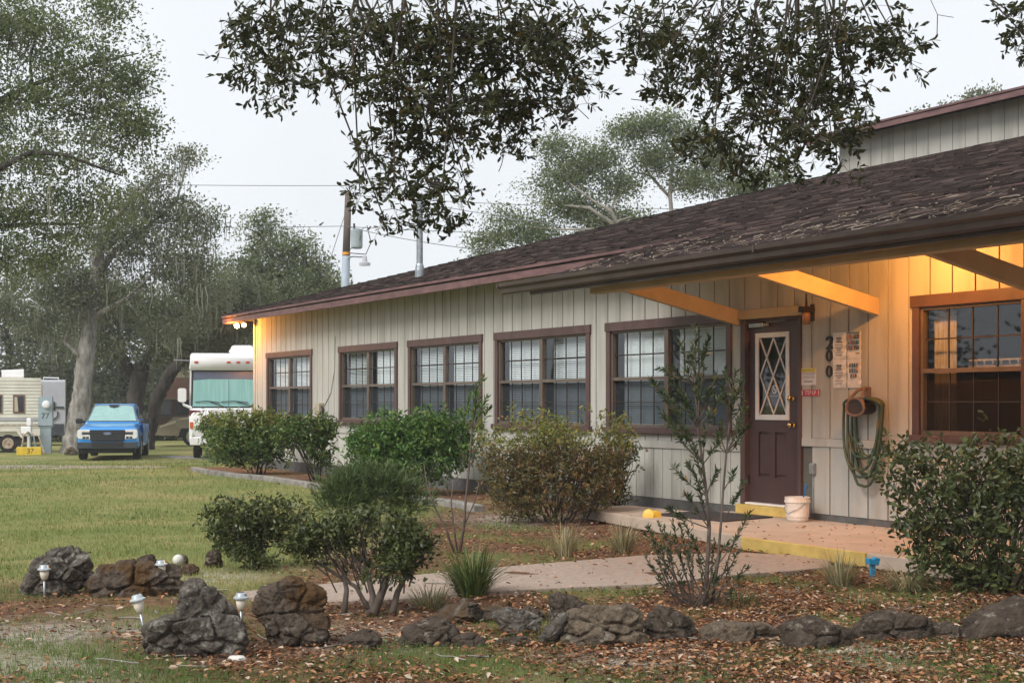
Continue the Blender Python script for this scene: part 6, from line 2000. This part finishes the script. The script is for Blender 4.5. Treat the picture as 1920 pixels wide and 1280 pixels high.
# pale trunk behind the truck
tree('tall pale trunked oak hung with moss left of the blue truck', 140, [(138, 848, .56), (144, 800, .40), (150, 760, .36), (158, 690, .31), (170, 600, .28), (182, 520, .24), (184, 470, .20), (200, 430, .15)],
     [(310, 330, 62, 40), (350, 300, 40, 28), (280, 400, 90, 50), (370, 410, 60, 45), (220, 450, 90, 50), (330, 480, 95, 50), (120, 520, 100, 50), (250, 540, 110, 50), (90, 600, 80, 40), (370, 540, 80, 50), (160, 560, 80, 40), (30, 560, 80, 40), (320, 600, 90, 40)],
     52.0, 1900, 22, .125, 'treeleaf2', 'bark', moss=260, sig=.22, limbw=.10, subs=6,
     forks=[[(170, 600, .14, 0), (200, 580, .10, -.5), (235, 560, .07, -.5), (265, 600, .03, -.5)], [(182, 520, .15, 0), (215, 470, .11, .5), (270, 430, .08, .5), (330, 380, .05, .5), (350, 310, .025, .5)], [(200, 430, .15, 0), (240, 380, .11, 0), (290, 340, .06, 0)], [(160, 680, .07, 0), (140, 660, .06, -.4), (120, 640, .04, -.4), (130, 610, .02, -.4)]])
tree('dark forked oak trunk above the blue truck', 250, [(248, 850, .40), (252, 770, .36), (258, 710, .36), (268, 690, .3)],
     [(210, 640, 90, 45), (290, 610, 90, 45), (250, 580, 110, 50), (330, 650, 60, 40), (190, 590, 70, 40)],
     61.0, 1000, 20, .16, 'treeleaf2', 'darkbark', moss=90, sig=.34, limbw=.22,
     forks=[[(258, 715, .26, 0), (235, 680, .2, 0), (205, 655, .14, 0), (160, 650, .08, 0)], [(268, 690, .25, 0), (285, 650, .18, 0), (310, 620, .1, 0), (345, 610, .04, 0)]])
tree('dark leaning trunk in front of the brown motorhome', 283, [(276, 850, .29), (281, 800, .26), (293, 752, .25), (314, 708, .25), (345, 668, .21), (400, 630, .14)],
     [(400, 610, 70, 40), (450, 590, 60, 40), (360, 630, 60, 35), (440, 550, 80, 45), (390, 650, 60, 25)],
     57.0, 800, 20, .15, 'treeleaf2', 'darkbark', moss=70, sig=.32, limbw=.2)
tree('rounded oak rising left of the utility pole', 540, [(540, 860, .4), (535, 700, .34), (520, 600, .28), (505, 520, .2)],
     [(490, 440, 55, 40), (550, 470, 55, 40), (590, 510, 48, 32), (460, 490, 70, 45), (530, 540, 110, 50), (430, 540, 70, 50), (620, 545, 38, 26), (500, 410, 30, 20), (480, 600, 100, 40), (590, 560, 60, 30)],
     66.0, 1500, 20, .15, 'treeleaf', 'darkbark', moss=60, sig=.32, limbw=.18)
tree('broad oak behind the roof with pale curving limbs', 1235, [(1235, 860, .5), (1225, 700, .44), (1215, 560, .38), (1205, 470, .3)],
     [(920, 450, 38, 22), (960, 410, 52, 30), (1000, 440, 60, 26), (1010, 370, 52, 32), (1060, 330, 56, 34), (1080, 390, 62, 30), (1040, 275, 36, 24), (1120, 300, 52, 34), (1130, 420, 60, 26), (1160, 350, 46, 28), (1180, 250, 46, 30), (1240, 230, 48, 24), (1230, 300, 52, 34), (1290, 260, 46, 32), (1190, 410, 60, 22), (1300, 340, 56, 30), (1350, 300, 46, 30), (1390, 350, 52, 26), (1440, 330, 38, 20), (1480, 340, 30, 16), (905, 475, 22, 12)],
     60.0, 2300, 24, .13, 'treeleaf', 'bark', moss=40, sig=.33, limbw=.09, subs=6,
     forks=[[(1205, 470, 0.136, 0), (1155, 415, 0.102, -1), (1145, 395, 0.088, -1), (1110, 375, 0.054, -1), (1070, 345, 0.027, -1)], [(1205, 470, 0.136, 0), (1150, 420, 0.095, -1), (1105, 390, 0.075, -1), (1060, 385, 0.034, -1)], [(1215, 520, 0.136, 0), (1262, 440, 0.109, 0), (1256, 360, 0.088, 0), (1262, 300, 0.054, 0), (1240, 250, 0.027, 0)], [(1256, 370, 0.068, 0), (1220, 330, 0.054, .5), (1180, 320, 0.034, .5)], [(1205, 470, 0.109, 0), (1110, 430, 0.068, -1), (1040, 430, 0.034, -1)], [(1262, 440, 0.082, 0), (1330, 390, 0.054, 0), (1400, 360, 0.027, 0)]])
tree('distant tree top showing over the upper roof', 1830, [(1830, 860, .4), (1830, 500, .3), (1835, 260, .2)],
     [(1850, 178, 34, 13), (1825, 190, 22, 10), (1775, 205, 26, 7), (1730, 214, 22, 5), (1840, 230, 80, 20)],
     72.0, 200, 12, .2, 'treeleaf2', 'darkbark', sig=.3, limbw=.1)
# wood behind: individual trees, further back
for (lab, px, Yd, lm) in (
    ('far tree at the left edge above the cream trailer', 20, 76, [(20, 560, 110, 60), (60, 640, 100, 50), (-40, 620, 100, 60), (30, 690, 90, 34), (-30, 720, 70, 40)]),
    ('far tree between the cream trailer and the pale trunk', 110, 82, [(120, 640, 90, 50), (150, 700, 80, 40), (90, 720, 70, 40), (140, 580, 90, 50)]),
    ('far tree behind the dark forked trunk', 230, 84, [(230, 680, 90, 50), (270, 740, 90, 36), (220, 600, 110, 50), (330, 700, 80, 40)]),
    ('far tree behind the brown motorhome', 330, 86, [(350, 680, 90, 40), (400, 640, 80, 50), (330, 610, 90, 40), (420, 700, 60, 34)]),
    ('far tree above the white motorhome', 440, 80, [(440, 640, 70, 44), (480, 590, 80, 40), (400, 590, 80, 40), (520, 600, 80, 40)]),
    ('far tree above the far end of the roof', 600, 84, [(580, 570, 80, 34), (640, 560, 40, 26), (540, 560, 80, 40)])):
    tree(lab, px, [(px, 840, .35), (px + 4, 740, .28), (px - 3, 640, .2)], lm, Yd, 520, 15, .25, 'treeleaf2', 'darkbark', moss=30, name='woodland_tree', sig=.55, limbw=.14, group='woodland trees behind the trailers')
for (lab, px, Yd, lm) in (
    ('dark undergrowth behind the pale trunk and grey trailer', 150, 78, [(120, 790, 60, 36), (170, 780, 50, 40), (60, 770, 60, 40), (0, 770, 60, 40), (200, 800, 40, 30)]),
    ('dark undergrowth at the left edge behind the cream trailer', -60, 84, [(-60, 760, 90, 60), (20, 740, 70, 50), (80, 750, 60, 50), (-140, 760, 80, 60)]),
    ('tall thicket behind the pale trunk', 190, 92, [(120, 730, 60, 60), (190, 740, 60, 60), (250, 720, 60, 60), (220, 790, 60, 40)]),
    ('tall thicket behind the leaning trunk and white motorhome', 360, 92, [(310, 730, 60, 60), (370, 720, 60, 60), (440, 720, 60, 60), (500, 700, 60, 60), (400, 780, 80, 50)]),
    ('dark undergrowth behind the truck and brown motorhome', 270, 80, [(240, 790, 50, 40), (290, 780, 50, 50), (350, 770, 60, 50), (420, 770, 60, 50)])):
    bush(lab, lm, (px, 840), Yd, 900, .32, 'treeleaf2', cat='undergrowth', name='undergrowth', stems=6, stemr=.05, ntwig=20, per=10, tw=.5, ratio=.5, group='undergrowth at the wood edge')

# the same wood carried on unseen left of the frame, added for window reflections
def copy_tree(o, parent=None):
    c = o.copy()
    COL.objects.link(c)
    c.parent = parent
    for ch in list(o.children):
        copy_tree(ch, c)
    return c
WT = [o for o in bpy.data.objects if o.name.startswith('woodland_tree') and o.parent is None]
for k, (x, y) in enumerate(((-26, 16), (-31, 24), (-24, 8), (-36, 33), (-29, 0), (-40, 42), (-34, 14))):
    c = copy_tree(WT[k % len(WT)])
    c.location = (x, y, float(ground_z(x, y)))
    c.rotation_euler = (0, 0, k * 1.3)
    c['label'] = 'unseen oak across the lawn left of the frame, ' + ('facing the middle windows', 'behind the one facing the windows', 'facing the porch', 'beside the cream trailer', 'level with the photographer', 'behind the cream trailer', 'deepest in the wood')[k]
    c['group'] = 'unseen wood across the lawn'

# ------------------------------------------------------------------ the oak overhead
OY = 9.6
oak = thing('overhanging_oak', 'dark leafy oak boughs hanging into the top of the picture', 'tree', (2.6, -3.0, 0.0))
ol = oak.location
tk = MB()
tk.tube([(0, 0, -.3), (0.02, 0.1, 1.2), (-.05, .35, 2.6), (-.2, 1.0, 4.0), (-.5, 2.4, 5.2)], [.48, .38, .34, .30, .25], 14)
tk.build('trunk', 'bark', oak, smooth=True)
L1 = [Vector((-.5, 2.4, 5.2)) + ol, Vector((1.8, 2.2, 5.3)), Vector((1.2, 5.5, 5.15)), Vector((.1, 8.2, 4.95)), Vector((-.9, 9.6, 4.75)), Vector((-2.0, 10.6, 4.5))]
L2 = [Vector((-.5, 2.4, 5.2)) + ol, Vector((2.5, 2.6, 5.3)), Vector((2.3, 6.0, 5.1)), Vector((1.9, 8.6, 4.95)), Vector((2.0, 10.0, 4.75)), Vector((2.9, 10.8, 4.6))]
lm_ = MB()
for Lp in (L1, L2):
    lm_.tube([p - ol for p in Lp], [.22, .18, .14, .09, .055, .02], 10)
lm_.build('limbs', 'darkbark', oak, smooth=True)
LA = [(470, 55, 60, 55), (540, 60, 90, 80), (455, 130, 45, 40), (530, 145, 70, 45), (500, 185, 42, 18), (630, 60, 80, 80), (640, 150, 40, 40), (720, 50, 90, 70), (770, 120, 100, 80), (850, 60, 120, 90), (830, 200, 110, 75), (720, 175, 70, 45), (940, 100, 110, 100), (930, 210, 100, 60), (1020, 60, 100, 90), (1060, 130, 80, 90), (1010, 190, 80, 50), (970, 265, 55, 30), (740, 255, 70, 45), (700, 300, 45, 35), (790, 300, 70, 50), (740, 350, 75, 35), (830, 350, 65, 34), (675, 365, 40, 16), (780, 400, 70, 28), (840, 410, 50, 26), (720, 408, 16, 14), (850, 260, 80, 40), (1110, 60, 28, 50), (880, 360, 26, 14), (430, 60, 25, 30)]
LB = [(1200, 60, 45, 70), (1250, 70, 80, 90), (1330, 60, 90, 80), (1300, 140, 70, 60), (1400, 130, 110, 80), (1480, 50, 100, 70), (1560, 70, 90, 80), (1640, 60, 60, 60), (1690, 90, 40, 45), (1710, 120, 22, 22), (1500, 170, 110, 70), (1430, 220, 110, 50), (1580, 160, 60, 50), (1610, 200, 40, 30), (1340, 260, 50, 40), (1420, 290, 80, 40), (1500, 250, 70, 50), (1560, 260, 50, 40), (1600, 240, 36, 34), (1290, 285, 40, 20), (1570, 310, 34, 20), (1430, 330, 40, 18), (1380, 330, 24, 14), (1220, 150, 40, 25), (1240, 180, 24, 14), (1480, 310, 40, 22)]
LC = [(1905, 30, 30, 50), (1925, 70, 40, 40), (1960, 20, 60, 80)]
Bs, Ds, Ls, Rn = [], [], [], []
bt = MB()
for LL_, Lp in ((LA, L1), (LB, L2), (LC, L2)):
    for (x, y, rx, ry) in LL_:
        yo_ = OY + random.uniform(-.7, .7)
        t = yo_ / F
        c = at(x, y, yo_)
        # bough from the limb above down to this spray
        src = min([Lp[k].lerp(Lp[k + 1], u) for k in range(2, len(Lp) - 1) for u in (0, .33, .66)], key=lambda p: (p - c).length)
        m = src.lerp(c, .5) + Vector((random.gauss(0, .12), random.gauss(0, .12), .18))
        bt.tube([src - ol, m - ol, c - ol], [.011, .008, .004], 6)
        k = max(5, int(rx * ry / 84.0))
        d = rand_dir(k)
        r = RNG.random(k) ** .5
        pc = np.array(c) + np.stack([d[:, 0] * r * rx * t, d[:, 1] * r * min(rx, 80) * t * 1.1, d[:, 2] * r * ry * t], 1)
        for i in range(k):
            p = Vector(pc[i])
            tw = Vector((random.gauss(0, .8) + (p.x - c.x) * 2.2, random.gauss(0, .6), random.gauss(-.35, .55))).normalized()
            ln_ = random.uniform(.07, .16)
            if i % 2 == 0:
                bt.tube([c.lerp(p, .25) - ol, c.lerp(p, .65) + Vector((0, 0, .02)) - ol, p - ol, p + tw * ln_ - ol], [.004, .003, .0022, .0012], 3)
            else:
                bt.tube([p - tw * .06 - ol, p + tw * ln_ - ol], [.0018, .001], 3)
            cr = random.random()
            for j in range(8):
                u = random.random() ** .7
                Bs.append(p + tw * (ln_ * u) - ol)
                dv = tw * .75 + Vector((random.gauss(0, .6), random.gauss(0, .6), random.gauss(0, .6)))
                Ds.append(dv)
                Ls.append(random.uniform(.040, .070))
                Rn.append(min(1, cr * .6 + random.random() * .42))
for pts in ([(1130, 60), (1165, 40), (1172, 62), (1142, 82)], [(1058, 190), (1085, 205), (1104, 223)], [(1240, 185), (1215, 190), (1183, 186)], [(1745, 0), (1758, 28), (1788, 33)], [(1758, 28), (1757, 66)], [(945, 290), (940, 310), (935, 322)]):
    bt.tube([at(x, y, OY) - ol for x, y in pts], .003, 4)
bt.build('boughs', 'twig', oak)['kind'] = 'stuff'
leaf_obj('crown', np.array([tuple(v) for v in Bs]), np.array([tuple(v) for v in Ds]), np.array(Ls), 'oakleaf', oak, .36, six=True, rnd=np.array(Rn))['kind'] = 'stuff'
# a wisp of moss hanging from the left bough
ms_ = MB()
for i in range(26):
    x0 = 1060 + random.gauss(0, 3)
    p = [at(x0 + random.gauss(0, 2.2) * (1 + k * .3), 184 + k * random.uniform(9, 13), OY + random.gauss(0, .02)) - ol for k in range(5)]
    ms_.tube(p, .0016, 3)
for i in range(40):
    x0 = 1528 + random.gauss(0, 8)
    p = [at(x0 + random.gauss(0, 2.5) * (1 + k * .3), 120 + random.uniform(0, 20) + k * random.uniform(14, 22), OY + random.gauss(0, .02)) - ol for k in range(5)]
    ms_.tube(p, .002, 3)
ms_.build('hanging_moss', pm('moss_strand', (.10, .09, .07), None, 8, .9), oak)['kind'] = 'stuff'

# ------------------------------------------------------------------ lawn blades and fallen leaves
def in_poly(x, y, poly):
    inside = np.zeros(len(x), bool)
    n = len(poly)
    for i in range(n):
        x0, y0 = poly[i]; x1, y1 = poly[(i + 1) % n]
        c = ((y0 > y) != (y1 > y)) & (x < (x1 - x0) * (y - y0) / (y1 - y0 + 1e-12) + x0)
        inside ^= c
    return inside
SLAB_POLY = [(HW(s, q, 0).x, HW(s, q, 0).y) for s, q in SLAB]
def scatter(n, y0, y1, pw=2.0):
    "points over the garden, denser near the photographer"
    u = RNG.random(n)
    y = (y0 ** (1 - pw) + u * (y1 ** (1 - pw) - y0 ** (1 - pw))) ** (1 / (1 - pw))
    x = RNG.uniform(-1, 1, n) * (y * .40 + .8)
    ok = ~in_poly(x, y, PATH_POLY) & ~in_poly(x, y, SLAB_POLY)
    q = DW - (ND[0] * x + ND[1] * y)
    s = DD[0] * x + DD[1] * y
    ok &= ~((q < 0.03) & (s < 29.3))
    return x[ok], y[ok], q[ok], s[ok]

def lawn():
    x, y, q, s = scatter(430000, 5.6, 46.0, 2.0)
    lit = litter_amt(x, y)
    pt = patch(x, y, 1.6)
    front = sstep(9.2, 7.6, y) * .35 if False else (1 - sstep(7.4, 8.8, y)) * .30
    prob = (1 - lit) * 1.0 + lit * np.clip((pt - .40 + front) * 2.8, 0.08, .9)
    prob *= np.where((q < 1.9) & (s < 28), .12, 1)
    ok = RNG.random(len(x)) < prob
    x, y, lit = x[ok], y[ok], lit[ok]
    n = len(x)
    sc = np.clip(y / 11.0, .8, 3.2)
    L = RNG.uniform(.022, .055, n) * (.75 + .25 * sc)
    a = RNG.uniform(0, 2 * PI, n)
    le = RNG.uniform(.1, .9, n)
    z = ground_z(x, y) - .004
    b0 = np.stack([x, y, z], 1)
    sd = np.stack([-np.sin(a), np.cos(a), 0 * a], 1)
    tip = b0 + np.stack([np.cos(a) * le * L, np.sin(a) * le * L, L * np.sqrt(1 - le * le * .7)], 1)
    w = (.0022 * sc * RNG.uniform(.7, 1.5, n))[:, None]
    V = np.stack([b0 - sd * w, b0 + sd * w, tip], 1).reshape(-1, 3)
    big = .5 * patch(x, y, .35, 2.0) + .5 * patch(x, y, 1.1, 5.0)
    rn = np.clip(.12 + .5 * RNG.random(n) + .8 * (big - .5) + .10 * sstep(16, 30, y), 0, 1)
    rn = np.where(lit > .5, rn * .55, rn)
    o = rawmesh('grass', V, np.arange(3 * n), 3, np.repeat(rn, 3), 'grass')
    tag(o, 'short patchy green and straw coloured lawn grass', 'grass', kind='stuff')
lawn()

def litter():
    x, y, q, s = scatter(190000, 5.6, 24.0, 2.3)
    lit = litter_amt(x, y)
    pt = patch(x, y, 1.6)
    right = sstep(-2.5, 1.5, x)
    prob = lit * np.clip(1.25 - pt * 1.5 + .45 * right, .10, 1) * (.30 + .70 * right) + (1 - lit) * .02
    prob = np.where((q < 1.2) & (s > 14), prob * .5, prob)
    ok = RNG.random(len(x)) < prob * .95
    x, y = x[ok], y[ok]
    # some blow onto the path and porch
    m = 1600
    px_ = RNG.uniform(-2.5, 4.5, m); py_ = RNG.uniform(8.5, 16, m)
    on = in_poly(px_, py_, PATH_POLY) | (in_poly(px_, py_, SLAB_POLY) & (RNG.random(m) < .5))
    z = np.concatenate([ground_z(x, y) + RNG.uniform(.004, .03, len(x)), np.where(in_poly(px_[on], py_[on], SLAB_POLY), .126, ground_z(px_[on], py_[on]) + .036)])
    x, y = np.concatenate([x, px_[on]]), np.concatenate([y, py_[on]])
    n = len(x)
    a = RNG.uniform(0, 2 * PI, n)
    D = np.stack([np.cos(a), np.sin(a), RNG.normal(0, .28, n)], 1)
    up = np.tile(np.array([[0., 0., 1.]]), (n, 1))
    C = np.stack([x, y, z], 1)
    V, Fi, nv, nper = leaf_arrays(C, D, (.012 + .040 * RNG.random(n) ** 1.6), .46, .6, True, up)
    o = rawmesh('fallen_leaves', V, Fi, nper, np.repeat(RNG.random(n), nv), 'litter')
    tag(o, 'brown and orange fallen leaves covering the garden bed', 'leaves', kind='stuff')
litter()

# fallen twigs
tw_ = MB()
for i in range(70):
    xx, yy = random.uniform(-3, 3.4), random.uniform(6.6, 10.5)
    a = random.uniform(0, PI)
    p = [Vector((xx + math.cos(a) * k * .06 + random.gauss(0, .008), yy + math.sin(a) * k * .06 + random.gauss(0, .008), float(ground_z(xx, yy)) + .018 + .006 * random.random())) for k in range(random.randint(3, 6))]
    tw_.tube(p, random.uniform(.0025, .005), 4)
tag(tw_.build('fallen_twigs', 'palebark', None), 'thin fallen twigs lying among the leaves', 'twigs', kind='stuff')

# ------------------------------------------------------------------ morning haze
hz = MB().box(-110, 110, -12, 130, -2.2, 19.5)
hm = bpy.data.materials.new('haze_air')
hm.use_nodes = True
hm.node_tree.nodes.clear()
ho = hm.node_tree.nodes.new('ShaderNodeOutputMaterial')
hv = hm.node_tree.nodes.new('ShaderNodeVolumePrincipled')
hv.inputs['Color'].default_value = (.95, .97, 1, 1)
hv.inputs['Density'].default_value = 0.0008
hm.node_tree.links.new(hv.outputs[0], ho.inputs['Volume'])
M['haze'] = hm
ho_ = hz.build('haze', 'haze', None)
tag(ho_, 'thin pale morning mist lying over the trees', 'haze', kind='stuff')
